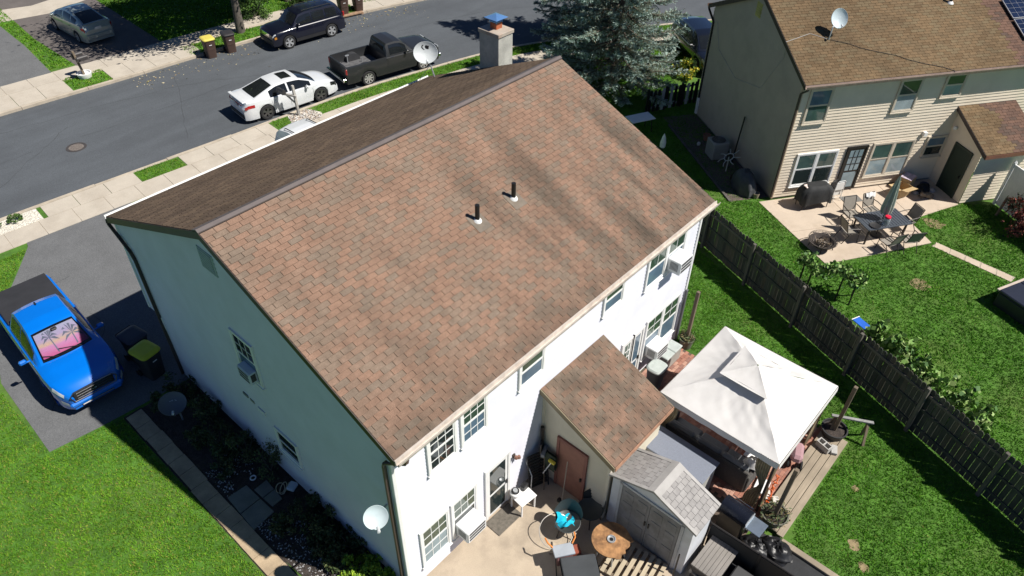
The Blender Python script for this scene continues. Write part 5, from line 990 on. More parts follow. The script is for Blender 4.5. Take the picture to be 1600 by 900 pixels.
# ------------------------------------------------------------------ fence between the gardens
FD = Vector((-.370, -.929, 0)).normalized(); FNN = Vector((.929, -.370, 0)).normalized(); PA = Vector((15.36, -5.64, 0)); FZ = math.atan2(FD.y, FD.x)
fence = thing('picket_fence', 'dark weathered wooden privacy fence between the two back yards', 'fence', PA)
M_fen = wood('weathered fence', (.06, .066, .055), .9, (1, 1, .12), .35); M_fen2 = wood('weathered fence post', (.13, .12, .10), .9, (1, 1, .12), .3)
for k in range(-3, 7):
    p = FD*2.35*k; hh = 1.78+random.uniform(-.03, .06); b = MB(); b.box(p+Vector((0, 0, hh/2)), (.1, .1, hh), rz=FZ, ch=.01); b.build('post', M_fen2, fence)
    if k < 6:
        for z in (.32, .95, 1.5): b = MB(); b.beam(p+FD*.05+FNN*.075+Vector((0, 0, z)), p+FD*2.3+FNN*.075+Vector((0, 0, z+random.uniform(-.02, .02))), .04, .085); b.build('rail', M_fen2 if z > 1 else M_fen, fence)
_pm = []
for v in range(4):
    b = MB(); ww, hh = .139, 1.74+v*.008; o = [(-ww/2, .04), (ww/2, .04), (ww/2, hh-.05), (ww/2-.035, hh), (-ww/2+.035, hh), (-ww/2, hh-.05)]; b.ext([(x, 0, z) for x, z in o], (0, .017, 0)); _pm.append(b.mesh('picket', [[M_fen, wood('weathered fence b', (.075, .078, .062), .9, (1, 1, .12), .4), wood('weathered fence c', (.05, .052, .046), .9, (1, 1, .12), .4), wood('weathered fence d', (.09, .08, .062), .9, (1, 1, .12), .4)][v]]))
x = -3*2.35
while x < 6*2.35:
    o = link('picket', random.choice(_pm), fence, FD*x+FNN*.1+Vector((0, 0, random.uniform(-.02, .02)))); o.rotation_euler = (random.uniform(-.012, .012), 0, FZ+random.uniform(-.03, .03)); x += .1475+random.uniform(0, .004)
# ------------------------------------------------------------------ terrace bricks and plank deck
terr = struct(MB().prism([(6.3, -5.34), (11.22, -5.34), (11.22, -6.5), (10.9, -10.42), (6.3, -10.42)], -.05, .02).build('brick_terrace', mat('terrace sand', (.12, .09, .07), .95, var=.3, vs=8)))
BP = [mat('brick paver %d' % i, c_, .9, var=.18, vs=9, fine=.15) for i, c_ in enumerate(((.36, .17, .12), (.3, .13, .09), (.42, .24, .18), (.27, .14, .11)))]
_bm = [MB().box((0, 0, 0), (.196, .096, .05), ch=.006).mesh('brick', m) for m in BP]; nb_ = 0; fld = MB()
for i, x in enumerate(np.arange(7.3, 11.2, .2)):
    for j, y in enumerate(np.arange(-10.36, -5.4, .1)):
        xx = x+(.1 if j % 2 else 0); k = int(RNG.choice(4))
        if xx > 11.12: continue
        vis = (xx > 9.85 and y > -6.75) or (7.3 <= xx < 8.75 and y < -8.85)
        if vis and nb_ < 300: o = link('brick', _bm[k], terr, (xx, y, .025+random.uniform(0, .006))); o.rotation_euler = (random.uniform(-.01, .01), random.uniform(-.01, .01), random.uniform(-.02, .02)); nb_ += 1
        else: fld.box((xx, y, .025), (.196, .096, .05), k)
stuff(fld.build('brick_field', BP, terr))
M_plank = wood('weathered plank', (.35, .29, .215), .9, (.35, 9, 9), .25)
deck = thing('plank_step', 'weathered plank step along the lawn side of the gazebo', 'deck', (7.2, -10.78, 0))
for k in range(4):
    y = .27-k*.185; MB().box((1.98+random.uniform(-.03, .03), y, .11), (3.95, .172, .045), ch=.006).build('plank', M_plank, deck)
for x in (.1, 2, 3.8): MB().box((x, 0, .045), (.09, .7, .085)).build('joist', M_fen2, deck)
MB().box((-.1, -1.25, .06), (.16, 1.75, .11), ch=.01).build('edging', M_plank, deck)
fab = struct(MB().prism([(5.3, -10.5), (7.05, -10.5), (7.02, -12.9), (5.3, -12.9)], 0, .03).build('weed_fabric', mat('black weed fabric', (.02, .021, .024), .7, var=.25, vs=5, bump=.2, bs=25)))
# ------------------------------------------------------------------ gazebo
GX, GY, GZ = 9.05, -8.73, 2.22; gaz = thing('gazebo', 'white canopy gazebo with tan curtains on the brick terrace', 'gazebo', (GX, GY, 0)); hs = 1.66
M_can = mat('white canopy cloth', (.66, .64, .62), .85, var=.05, vs=2.5, dirt=(.45, .42, .38), dirt_amt=.3, ds=1.2)
def sag(x0, z0, x1, z1, nrot, name, mesh_n=25, sg=.05, par=gaz):
    """four hip panels from half-size x0 (height z0) up to x1 (z1)"""
    for k in range(4):
        M = Matrix.Rotation(k*math.pi/2, 3, 'Z'); rows = []
        for t in np.linspace(0, 1, mesh_n):
            hsz = x0+(x1-x0)*t; z = z0+(z1-z0)*t; r = []
            for v in np.linspace(-1, 1, mesh_n):
                d = sg*math.sin(math.pi*t)*(1-v*v)+sg*.35*(1-v*v)*(1-t); ripple = (.012*math.sin(v*9+t*3+k)+.008*math.sin(v*23-t*9+k*2)+.007*math.sin((v+t)*17+k))*math.sin(math.pi*t)
                r.append(M @ Vector((hsz*v, -hsz, z-d+ripple)))
            rows.append(r)
        b = MB(); b.grid(rows); b.build(name, M_can, par, 60)
sag(hs, GZ, .52, 2.76, 4, 'canopy_panel', 25, .06)
sag(.66, 2.88, .02, 3.12, 4, 'vent_cap', 7, .03)
for k in range(4):
    M = Matrix.Rotation(k*math.pi/2, 3, 'Z'); b = MB(); b.add([M @ Vector(p) for p in ((-.53, -.53, 2.7), (.53, -.53, 2.7), (.6, -.6, 2.89), (-.6, -.6, 2.89))], [(0, 1, 2, 3)]); b.build('vent_mesh', mat('vent mesh', (.09, .08, .075), .9), gaz)
for k in range(4):
    M = Matrix.Rotation(k*math.pi/2, 3, 'Z'); b = MB(); b.grid([[M @ Vector((hs*v, -hs-.012-.02*t, GZ-.0175*(1-v*v)-t*.17-.012*math.sin(v*16)*t)) for v in np.linspace(-1, 1, 22)] for t in np.linspace(0, 1, 4)]); b.build('valance', M_can, gaz, 60)
    b = MB(); b.box(M @ Vector((0, -hs+.08, GZ-.06)), (2*hs-.2, .035, .035) if k % 2 == 0 else (.035, 2*hs-.2, .035)); b.build('beam', M_brown, gaz)
    c_ = M @ Vector((-hs+.1, -hs+.1, 0)); MB().box(c_+Vector((0, 0, 1.08)), (.06, .06, 2.16)).build('post', M_brown, gaz); MB().tube([c_+Vector((0, 0, GZ-.03)), M @ Vector((-.5, -.5, 2.68))], .018, 6).build('rafter', M_brown, gaz)
M_cur = mat('tan curtain', (.36, .29, .18), .9, var=.25, vs=6); 
for k in range(4):
    M = Matrix.Rotation(k*math.pi/2, 3, 'Z')
    for sd_ in (0, 1):
        b = MB(); rows = []
        for t in np.linspace(0, 1, 14):
            wdt = .34*(1-.75*math.exp(-((t-.55)/.16)**2))+.03; r = []
            for v in np.linspace(0, 1, 24):
                a = v*wdt+.07; wv = .022*math.sin(v*40+t*1.2); p = Vector((-hs+.1+a, -hs+.1+wv, 2.1-t*2.0)) if sd_ == 0 else Vector((-hs+.1+wv, -hs+.1+a, 2.1-t*2.0)); r.append(M @ p)
            rows.append(r)
        b.grid(rows); b.build('curtain', M_cur, gaz, 60)
# wicker sofa and table under the gazebo
M_wick = mat('dark grey wicker', (.075, .07, .066), .8, var=.25, vs=30, bump=.5, bs=60); M_cush = mat('grey cushion', (.2, .205, .21), .9, var=.1, vs=5)
t = thing('outdoor_sofa', 'long dark wicker sofa with grey cushions under the gazebo', 'sofa', (8.05, -8.5, .045), R(90))
MB().box((0, .3, .4), (2.5, .1, .8), ch=.02).build('backrest', M_wick, t); MB().box((0, -.08, .17), (2.5, .7, .3), ch=.02).build('seat_base', M_wick, t)
for a in (-1, 1): MB().box((a*1.25, -.05, .32), (.1, .72, .6), ch=.02).build('armrest', M_wick, t)
for k in range(3): MB().box((-.8+k*.8, -.1, .4), (.78, .6, .13), ch=.04).build('seat_cushion', M_cush, t); MB().box((-.8+k*.8, .18, .68), (.76, .16, .42), ch=.05, M=Matrix.Rotation(R(-10), 3, 'X')).build('back_cushion', M_cush, t)
t = thing('coffee_table', 'white topped low table behind the sofa under the gazebo', 'table', (8.95, -9.55, .045), R(3)); MB().box((0, 0, .42), (.9, .6, .04), ch=.008).build('top', M_white, t)
for a in (-1, 1):
    for c_ in (-1, 1): MB().box((a*.4, c_*.25, .2), (.05, .05, .4)).build('leg', M_alu, t)
o = MB(); o.grid([[Vector((.16*math.cos(a)*(1-k*.5)*random.uniform(.8, 1.2), .22*math.sin(a)*(1-k*.5)*random.uniform(.8, 1.2), .05+k*.28+random.uniform(-.03, .03))) for a in np.linspace(0, 2*math.pi, 16)] for k in (0, .35, .7, 1)]); tag(o.build('white_cloth', M_tow, None, 50, (8.1, -9.66, .72)), 'crumpled white cloth on the end of the wicker sofa', 'cloth')
o = MB().box((0, 0, .05), (.5, .34, .1), ch=.01).build('white_slab', M_white, None, None, (8.2, -10.05, .05)); o.rotation_euler = (0, 0, .15); tag(o, 'white flat box on the bricks at the sofa end', 'box')
# ------------------------------------------------------------------ posts standing in planters
M_post = wood('grey brown post', (.2, .155, .11), .9, (4, 4, .3), .3); M_pot = mat('black nursery pot', (.03, .03, .032), .6, var=.15); M_pot2 = mat('green grey pot', (.14, .14, .11), .7, var=.15)
def planter(label, loc, hh, tilt, r_=.3, m=None, plants=True, hp=.34):
    t = thing('planter_post', label, 'planter', loc); MB().lathe([(r_*.75, 0), (r_*.95, hp), (r_, hp), (r_, hp+.03), (r_*.9, hp+.03), (r_*.86, hp-.04), (.001, hp-.05)], 24).build('pot', m or M_pot, t, 40)
    MB().lathe([(.001, hp-.02), (r_*.5, hp-.0), (r_*.85, hp-.045)], 18).build('soil', M_mulch, t, 60)
    b = MB(); b.beam((0, 0, .02), (tilt[0], tilt[1], hh), .1, .1, ch=.01); b.build('post', M_post, t)
    if plants:
        n = 260; a = RNG.uniform(0, 6.283, n); rr = r_*RNG.uniform(.3, 1.15, n); q = np.stack([rr*np.cos(a), rr*np.sin(a), hp+RNG.uniform(0, .22, n)], 1); stuff(np_mesh('plant', tri_leaves(q, .12, aspect=.25), 4, [mat('leaf dusty', (.1, .14, .06), .8), mat('leaf dry', (.22, .17, .08), .8)], RNG.choice(2, n, p=(.65, .35)), t))
    return t
planter('wooden post in a pot at the far corner of the white wall', (11.4, -5.75, 0), 2.3, (0, -.02), .24, M_pot2)
planter('leaning wooden post in a black pot at the far end of the plank step', (11.12, -10.7, 0), 2.2, (-.1, -.05), .36, M_pot, False)
planter('wooden post in a plant filled pot at the near end of the plank step', (7.5, -10.72, 0), 2.34, (-.07, -.06), .34, M_pot2)
M_cin = mat('cinder block', (.42, .41, .39), .95, var=.12, vs=8, fine=.15)
def cinder(label, loc, rz, tip=0):
    t = thing('cinder_block', label, 'block', loc, rz); b = MB(); 
    for y in (-.085, .085): MB().box((0, y, .1), (.4, .028, .195)).build('face_shell', M_cin, t)
    for x in (-.185, 0, .185): MB().box((x, 0, .1), (.03, .142, .194)).build('web', M_cin, t)
    return t
cinder('cinder block standing on the plank step beside the black pot', (10.45, -10.72, .14), R(75)); 
for k, (x, y, z, rz, lab) in enumerate(((10.55, -10.98, .14, .4, 'small grey brick next to the cinder block'), (7.95, -10.55, .14, .6, 'pale paving block nearer the pot on the plank step'), (8.05, -10.28, .05, .55, 'pale paving block lying on the bricks beside the plank step'))):
    o = MB().box((0, 0, .045), (.3, .16, .09), ch=.01).build('paving_block', M_cin if k == 0 else mat('pale block', (.6, .57, .52), .9, var=.1), None, None, (x, y, z)); o.rotation_euler = (0, 0, rz); tag(o, lab, 'block')
t = thing('sawhorse', 'grey wooden sawhorse standing on the grass beside the black pot', 'sawhorse', (11.35, -10.98, 0), R(-62)); MB().box((0, 0, .78), (1.1, .09, .05), ch=.006).build('top_rail', wood('grey board', (.3, .3, .29), .9), t)
for a in (-1, 1):
    for c_ in (-1, 1): b = MB(); b.beam((a*.48, c_*.2, 0), (a*.42, 0, .76), .07, .04); b.build('leg', M_post, t)
t = thing('garden_hose', 'orange cord hanging at the front corner of the gazebo', 'cord', (7.62, -10.42, .05)); b = MB(); b.tube([(.05*math.sin(k*1.7), .05*math.cos(k*2.3), 1.5-k*.075) for k in range(20)], .014, 5); b.tube([(.06*math.sin(k*1.1+1), .04*math.cos(k*1.9), 1.4-k*.08) for k in range(15)], .014, 5); b.build('strand', mat('orange cord', (.75, .14, .03), .5), t)
t = thing('garden_tricycle', 'dusty pink plastic toy behind the gazebo curtain on the plank step side', 'toy', (9.6, -10.3, .05), R(20)); MB().box((0, 0, .35), (.6, .3, .3), ch=.08).build('body', mat('dusty pink plastic', (.4, .24, .26), .5), t)
for x in (-.25, .25):
    for y in (-.17, .17): b = MB(); b.lathe([(.1, -.03), (.14, -.02), (.14, .02), (.1, .03)], 14, (x, y, .14), Matrix.Rotation(math.pi/2, 3, 'X')); b.build('wheel', M_tyre if 'tyre rubber' in MATS else M_blk, t)
# ------------------------------------------------------------------ plastic shed
SH = thing('storage_shed', 'grey plastic storage shed with panelled double doors', 'shed', (5.17, -8.67, .02)); M_shed = mat('shed wall', (.6, .62, .66), .6, var=.08, vs=3, dirt=(.42, .42, .4), dirt_amt=.4); M_sdoor = mat('shed door', (.2, .2, .205), .7, var=.2, vs=5, dirt=(.09, .085, .08), dirt_amt=.5, ds=2); M_srf = [mat('shed tile %d' % i, c_, .8, var=.12, vs=7) for i, c_ in enumerate(((.3, .285, .275), (.275, .262, .254), (.325, .31, .3)))]
sx, sy, ez, pz = .46, 1.1, 1.93, 2.38
for x in (-sx, sx):
    b = MB(); b.ext([(x, -sy, 0), (x, sy, 0), (x, sy, ez), (x, 0, pz-.05), (x, -sy, ez)], (.03*math.copysign(1, -x), 0, 0)); b.build('gable_wall', M_shed, SH)
for y in (-sy, sy): MB().box((0, y*.986, ez/2), (2*sx-.06, .03, ez)).build('side_wall', M_shed, SH)
for s_ in (-1, 1):
    d = MB(); d.box((-sx-.018, s_*.4, .93), (.03, .78, 1.76), ch=.006); dd = d.build('door', M_sdoor, SH)
    for yy in (-.19, .19):
        for zz, hh in ((.42, .52), (1.02, .5), (1.52, .3)): MB().box((-sx-.037, s_*.4+yy, zz), (.016, .26, hh), ch=.006).build('panel', M_sdoor, dd)
    MB().box((-sx-.055, s_*.05, 1.0), (.03, .03, .16), ch=.006).build('handle', M_blk, dd)
    MB().box((-sx-.02, s_*.84, .93), (.03, .08, 1.86)).build('door_trim', mat('shed trim', (.42, .43, .45), .6, var=.1), SH)
MB().box((-sx-.02, 0, 1.86), (.03, 1.76, .07)).build('lintel', MATS['shed trim'], SH)
sroof = MB(); sroof.ext([(-.53, -1.19, ez-.045), (-.53, 0, pz-.02), (-.53, 1.19, ez-.045), (-.53, 1.19, ez-.09), (-.53, 0, pz-.07), (-.53, -1.19, ez-.09)], (1.06, 0, 0)); sro = sroof.build('roof', M_srf[1], SH)
for s_ in (-1, 1):
    Vd = Vector((0, -s_*1.19, pz-ez+.025)); ln = Vd.length; Vd.normalize(); O_ = Vector((-.53, s_*1.19, ez-.043)); U_ = Vector((1, 0, 0)); 
    Nn = U_.cross(Vd); Nn = Nn if Nn.z > 0 else -Nn; M = Matrix((U_, Vd, Nn)).transposed(); rows_ = 9
    for r in range(rows_):
        u = -.09*(r % 2)*1.0
        while u < 1.05:
            u0, u1 = max(0, u), min(1.06, u+.178); u += .178
            if u1-u0 < .03 or r == rows_-1: continue
            k = random.randrange(3); b = MB(); b.box(O_+U_*((u0+u1)/2)+Vd*((r+.5)*ln/rows_)+Nn*(.008), (u1-u0-.008, ln/rows_-.006, .012), M=M); b.build('roof_tile', M_srf[k], sro)
b = MB(); b.ext([(-.54, -.17, pz-.085), (-.54, 0, pz-.01), (-.54, .17, pz-.085), (-.54, .17, pz-.06), (-.54, 0, pz+.018), (-.54, -.17, pz-.06)], (1.08, 0, 0)); b.build('ridge_cap', mat('shed ridge', (.36, .345, .33), .7), sro)
for x in (-.5, .5):
    for s_ in (-1, 1): b = MB(); b.beam((x, s_*1.19, ez-.02), (x, s_*.15, pz-.075), .08, .03); b.build('edge_trim', MATS['shed ridge'], sro)
b = MB(); b.beam((-.72, -1.02, .02), (-.6, -.98, .95), .03, .03); o = b.build('crowbar', M_blk, None, None, SH.location); tag(o, 'thin black rod leaning on the shed front', 'rod')
t = thing('deck_box', 'waist high storage box with flat blue grey lid behind the shed', 'storage box', (6.82, -8.15, .02)); M_gbox = mat('blue grey lid', (.19, .21, .26), .75, var=.05, vs=20, fine=.12); MB().box((0, 0, .58), (.78, 1.82, 1.14), ch=.01).build('cabinet', mat('pale grey panel', (.42, .42, .4), .6, var=.08), t); MB().box((0, 0, 1.19), (.86, 1.92, .06), ch=.015).build('lid', M_gbox, t)
# ------------------------------------------------------------------ bins by the far windows
M_lid = mat('pale grey green lid', (.42, .46, .44), .6, var=.12, vs=5); M_binb = mat('slate bin', (.06, .07, .08), .6, var=.1)
t = thing('deck_box', 'long storage box with pale lid under the far windows', 'storage box', (10.35, -5.73, .05)); MB().box((0, 0, .27), (.84, .38, .5), ch=.02).build('body', mat('warm grey box', (.34, .33, .3), .6), t)
for a in (-1, 1): MB().box((a*.215, 0, .55), (.42, .42, .06), ch=.02).build('lid', M_lid, t)
t = thing('trash_can', 'dark round cornered trash can with pale lid below the air conditioner', 'trash can', (9.28, -5.95, .05)); b = MB(); b.grid([[Vector((s_*math.copysign(abs(math.cos(a))**.6, math.cos(a)), s_*.9*math.copysign(abs(math.sin(a))**.6, math.sin(a)), z)) for a in np.linspace(0, 2*math.pi, 33)] for z, s_ in ((0, .2), (.75, .27), (.78, .28))]); b.build('body', M_binb, t, 40)
b = MB(); rr = [[Vector((s_*math.copysign(abs(math.cos(a))**.6, math.cos(a)), s_*.9*math.copysign(abs(math.sin(a))**.6, math.sin(a)), z)) for a in np.linspace(0, 2*math.pi, 33)] for z, s_ in ((.78, .29), (.82, .29), (.86, .25))]; b.grid(rr); b.add(rr[-1][:-1], [tuple(range(32))]); b.build('lid', M_lid, t, 40)
# ------------------------------------------------------------------ patio things
o = MB().box((0, 0, .012), (.85, .5, .022), ch=.006).build('doormat', mat('dark doormat', (.13, .115, .095), .95, var=.3, vs=14), None, None, (2.95, -5.66, .02)); o.rotation_euler = (0, 0, -.02); tag(o, 'dark doormat outside the white screen door', 'doormat')
t = thing('side_table', 'small white side table beside the screen door', 'table', (3.55, -5.78, .02), R(-6)); MB().box((0, 0, .5), (.52, .46, .03), ch=.008).build('top', M_white, t)
for a in (-1, 1):
    for c_ in (-1, 1): MB().beam((a*.22, c_*.19, 0), (a*.22, c_*.19, .49), .035, .035).build('leg', M_white, t)
t = thing('canister_light', 'round white and black canister lamp on the small white table', 'lantern', (3.42, -5.62, .535)); MB().lathe([(.001, 0), (.13, 0), (.14, .03), (.14, .12), (.1, .16), (.001, .16)], 22).build('body', M_white, t, 40); MB().lathe([(.105, .16), (.105, .175), (.075, .175), (.075, .165), (.001, .165)], 22).build('dark_ring', M_blk, t, 40); MB().lathe([(.07, .17), (.06, .21), (.001, .22)], 18).build('knob', mat('galvanised steel', (.5, .52, .54)), t, 40)
o = MB().box((0, 0, .09), (.2, .14, .18), ch=.02).build('black_pouch', M_blk, None, None, (3.72, -5.66, .535)); tag(o, 'small black box behind the canister on the white table', 'box')
# tools and folded things leaning by the red door
t = thing('folded_lounge', 'folded black lounge chair leaning in the corner by the red door', 'chair', (4.25, -5.72, .02), R(-20))
for z in np.linspace(.15, 1.2, 12): MB().box((0, .18*z, z), (.52, .02, .07), M=Matrix.Rotation(R(-10), 3, 'X')).build('slat', M_blk, t)
for a in (-1, 1): MB().tube([(a*.28, -.02, 0), (a*.28, .18, 1.25)], .02, 6).build('side_rail', M_plas if 'black plastic trim' in MATS else M_blk, t)
MB().tube([(-.32, -.12, .02), (-.2, .05, .6), (-.3, .2, 1.1)], .014, 6).build('white_strut', M_white, t)
def tool(name, label, p0, p1, r_, m, head=None, cat='tool'):
    t = thing(name, label, cat, p0); d = Vector(p1)-Vector(p0); MB().cyl((0, 0, 0), d, r_, r_, 7).build('handle', m, t)
    if head: b = MB(); b.box(d*head[0], head[1], rz=head[3] if len(head) > 3 else 0, ch=.01); b.build('head', head[2], t)
    return t
tool('snow_shovel', 'black shovel standing blade up in the corner by the lean to', (4.4, -5.6, .02), (4.55, -5.5, 1.35), .017, M_blk, (1., (.3, .05, .42), M_blk, .5)); tool('garden_rake', 'grey headed rake leaning with its head up by the red door', (4.3, -5.85, .02), (4.52, -5.62, 1.25), .015, M_post, (1., (.36, .1, .12), mat('grey plastic head', (.2, .21, .22), .6), .4)); tool('hand_brush', 'yellow headed brush sticking out above the folded lounge chair', (4.35, -5.75, .6), (4.42, -5.95, 1.2), .014, M_white, (1., (.08, .2, .07), mat('yellow bristle', (.6, .5, .05), .7)))
tool('broom', 'thin broom leaning against the red door', (4.3, -6.45, .02), (4.6, -6.3, 1.35), .014, mat('pale handle', (.4, .34, .27), .7), (.03, (.1, .26, .1), M_blk)); tool('umbrella_bag', 'folded dark umbrella hung high in the lean to corner', (4.58, -5.5, .9), (4.6, -5.45, 2.0), .05, M_blk, None, 'umbrella')
t = thing('tote_bag', 'black and green bag hanging by the hinge side of the red door', 'bag', (4.55, -5.85, .7)); MB().grid([[Vector((.04*math.sin(k*3), -.16+v*.32, .62-k*.6)) for v in np.linspace(0, 1, 6)] for k in np.linspace(0, 1, 6)]).build('bag', mat('dark green bag', (.03, .045, .03), .7), t, 60); MB().grid([[Vector((-.06-.03*math.sin(k*3), -.16+v*.32, .62-k*.6)) for v in np.linspace(0, 1, 6)] for k in np.linspace(0, 1, 6)]).build('bag_front', MATS['dark green bag'], t, 60)
# black round-back chairs with turquoise cloth, hoop
def shell_chair(label, loc, rz, tip=0):
    t = thing('shell_chair', label, 'chair', loc, rz, 'dark shell chairs on the patio'); t.rotation_euler = (tip, 0, rz); m = mat('dark shell', (.04, .045, .045), .5, var=.15)
    b = MB(); b.lathe([(.001, .36), (.2, .37), (.3, .42), (.33, .46), (.31, .47), (.2, .4), (.001, .39)], 24); b.build('seat', m, t, 50)
    b = MB(); b.grid([[Vector((.33*math.cos(a)*(1+k*.12), .33*math.sin(a)*(1+k*.12), .45+k*.45*(.5+.5*math.sin((a-.3)/2.54*math.pi)))) for a in np.linspace(.3, 2.84, 16)] for k in np.linspace(0, 1, 6)]); b.build('backrest', m, t, 60)
    for k in range(4): a = k*math.pi/2+.78; MB().tube([(.2*math.cos(a), .2*math.sin(a), .38), (.3*math.cos(a), .3*math.sin(a), 0)], .016, 6).build('leg', M_alu, t)
    return t
shell_chair('dark shell chair tipped up against the shed corner', (4.4, -7.25, .02), R(-95)); shell_chair('dark shell chair holding the turquoise cloth', (3.75, -7.05, .02), R(-60))
b = MB(); b.grid([[Vector((-.2+.4*u+.03*math.sin(v*9), -.22+.44*v+.03*math.sin(u*8), .06+.1*math.sin(u*5+1)*math.sin(v*4+.6)+.03*math.sin(u*17+v*13))) for u in np.linspace(0, 1, 14)] for v in np.linspace(0, 1, 14)]); o = b.build('towel', mat('turquoise cloth', (.0, .42, .6), .85, var=.15, vs=9), None, 60, (3.72, -7.0, .44)); o.rotation_euler = (0, .1, .7); tag(o, 'crumpled turquoise cloth on a dark shell chair', 'cloth')
b = MB(); b.tube([(.43*math.cos(a), .36*math.sin(a), .24+.22*math.sin(a)) for a in np.linspace(0, 2*math.pi, 41)], .011, 6); o = b.build('hoop', mat('hoop', (.4, .38, .35), .4, .5), None, 50, (3.45, -6.95, .05)); o.rotation_euler = (0, 0, -.5); tag(o, 'thin metal hoop propped round the dark shell chair', 'hoop')
t = thing('round_table', 'rusty brown round table with straight cut edge and metal legs', 'table', (3.95, -8.2, .02), R(95)); M_rust = mat('rusty table top', (.33, .17, .07), .7, var=.5, vs=6, dirt=(.1, .045, .02), dirt_amt=.85, ds=3.2)
pts = []
for a in np.linspace(R(-128), R(128), 30): pts.append((.47*math.cos(a), .47*math.sin(a)))
pts += [(-.36, .36), (-.42, .3)] + [(-.42+.03*math.sin(k*2.4), .25-k*.075) for k in range(8)]
MB().prism(pts, .68, .71).build('top', M_rust, t)
b = MB(); b.lathe([(.1, .71), (.105, .74), (.085, .74), (.08, .715), (.001, .713)], 24); b.build('centre_ring', MATS['galvanised steel'], t, 40); b = MB(); b.lathe([(.078, .714), (.001, .7145)], 20); b.build('centre_hole', M_blk, t)
for a in (60, 130, 200, 300): MB().tube([(.28*math.cos(R(a)), .28*math.sin(R(a)), .68), (.4*math.cos(R(a)), .4*math.sin(R(a)), 0)], .018, 7).build('leg', mat('galvanised steel', (.5, .52, .54)), t)
t = thing('pallet', 'pale slatted wooden pallet lying in front of the shed', 'pallet', (4.02, -8.75, .02), R(8)); M_pal = wood('pale pallet wood', (.5, .42, .3), .9, (.4, 8, 8), .2)
for k in range(9): MB().box((random.uniform(-.03, .03), -.72+k*.17, .12), (1.05, .1, .022)).build('slat', M_pal, t)
for x in (-.45, 0, .45): MB().box((x, 0, .055), (.09, 1.5, .1)).build('bearer', M_post, t)
t = thing('work_stand', 'grey folding work stand with orange clamps on the patio', 'tool stand', (3.02, -7.5, .02), R(-35)); MB().box((0, 0, .6), (.5, .3, .06), ch=.01).build('top', mat('stand grey', (.35, .38, .42), .5), t); MB().box((0, -.1, .42), (.4, .22, .26), ch=.02).build('box', mat('stand maroon', (.12, .05, .05), .5), t)
for a in (-1, 1): MB().tube([(a*.22, -.3, 0), (a*.2, 0, .57), (a*.22, .3, 0)], .016, 6).build('leg', M_blk, t); MB().tube([(a*.24, .1, .64), (a*.34, .2, .72), (a*.36, .34, .7)], .02, 6).build('clamp', mat('orange plastic', (.7, .24, .05), .5), t)
t = thing('storage_tote', 'dark grey plastic bin at the bottom of the patio', 'bin', (2.95, -8.05, .02), R(-40)); b = MB(); b.grid([[Vector((s_*.42*math.copysign(abs(math.cos(a))**.4, math.cos(a)), s_*.3*math.copysign(abs(math.sin(a))**.4, math.sin(a)), z)) for a in np.linspace(0, 2*math.pi, 33)] for z, s_ in ((0, .85), (.5, 1), (.52, 1.06), (.55, 1.06))]); b.build('body', M_binb, t, 40); MB().box((0, 0, .57), (.84, .6, .05), ch=.02).build('lid', mat('dark lid', (.05, .055, .06), .5, var=.15), t)
o = MB().box((0, 0, .14), (.36, .24, .28), ch=.02).build('red_cooler', mat('brick red cooler', (.28, .07, .04), .5), None, None, (3.35, -7.55, .02)); o.rotation_euler = (0, 0, -.6); tag(o, 'small brick red cooler between the work stand and the rusty table', 'cooler')
# black screen, grill, wood-look deck box, bags at the bottom edge
t = thing('privacy_screen', 'black mesh screen fence beside the shed', 'screen', (5.75, -9.75, .02), R(-88)); M_scr = mat('black mesh', (.012, .012, .013), .8)
MB().box((1.35, 0, .5), (2.6, .02, .9)).build('mesh_panel', M_scr, t)
for x in (0, 1.3, 2.65): MB().box((x, 0, .52), (.05, .05, 1.04)).build('post', M_blk, t)
MB().tube([(0, 0, 1.0), (2.65, 0, 1.0)], .022, 6).build('top_rail', M_alu, t)
t = thing('gas_grill', 'black gas grill with blue grey side shelf beyond the screen', 'grill', (6.55, -10.05, .03), R(-92)); MB().box((0, 0, .42), (.62, .46, .74), ch=.02).build('cart', M_blk, t)
b = MB(); b.grid([[Vector((x, .26*math.cos(a), .8+.24*math.sin(a))) for a in np.linspace(0, math.pi, 12)] for x in (-.36, .36)]); 
for x in (-.36, .36): b.add([Vector((x, .26*math.cos(a), .8+.24*math.sin(a))) for a in np.linspace(0, math.pi, 12)], [tuple(range(12))])
b.build('hood', mat('navy black enamel', (.01, .012, .02), .25), t, 40); MB().tube([(-.28, .29, .9), (.28, .29, .9)], .014, 6).build('handle', M_chrome if 'chrome' in MATS else M_alu, t)
MB().box((.55, 0, .78), (.4, .44, .03), ch=.006).build('side_shelf', mat('steel shelf', (.35, .42, .5), .25, .7), t); MB().box((.36, 0, .78), (.03, .46, .2), ch=.005).build('end_panel', mat('galvanised steel', (.5, .52, .54)), t)
for a in (-1, 1): b = MB(); b.lathe([(.05, -.02), (.09, -.02), (.09, .02), (.05, .02)], 14, (a*.28, .2, .09), Matrix.Rotation(math.pi/2, 3, 'X')); b.build('wheel', M_blk, t)
t = thing('deck_box', 'wood grain grey storage box beside the shed at the bottom edge', 'storage box', (5.3, -10.25, .02), R(0)); MB().box((0, 0, .28), (1.05, .6, .54), ch=.01).build('body', mat('charcoal resin', (.05, .05, .052), .6), t)
for k in range(7): MB().box((0, -.29+k*.097, .58), (1.1, .092, .05), ch=.006).build('lid_board', wood('grey resin board', (.24, .22, .2), .7, (.4, 6, 6), .15), t)
o = MB().box((0, 0, .2), (.55, .5, .4), ch=.03).build('black_crate', mat('charcoal resin', (.05, .05, .052)), None, None, (5.35, -10.95, .02)); tag(o, 'dark grey bin next to the wood grain storage box', 'bin')
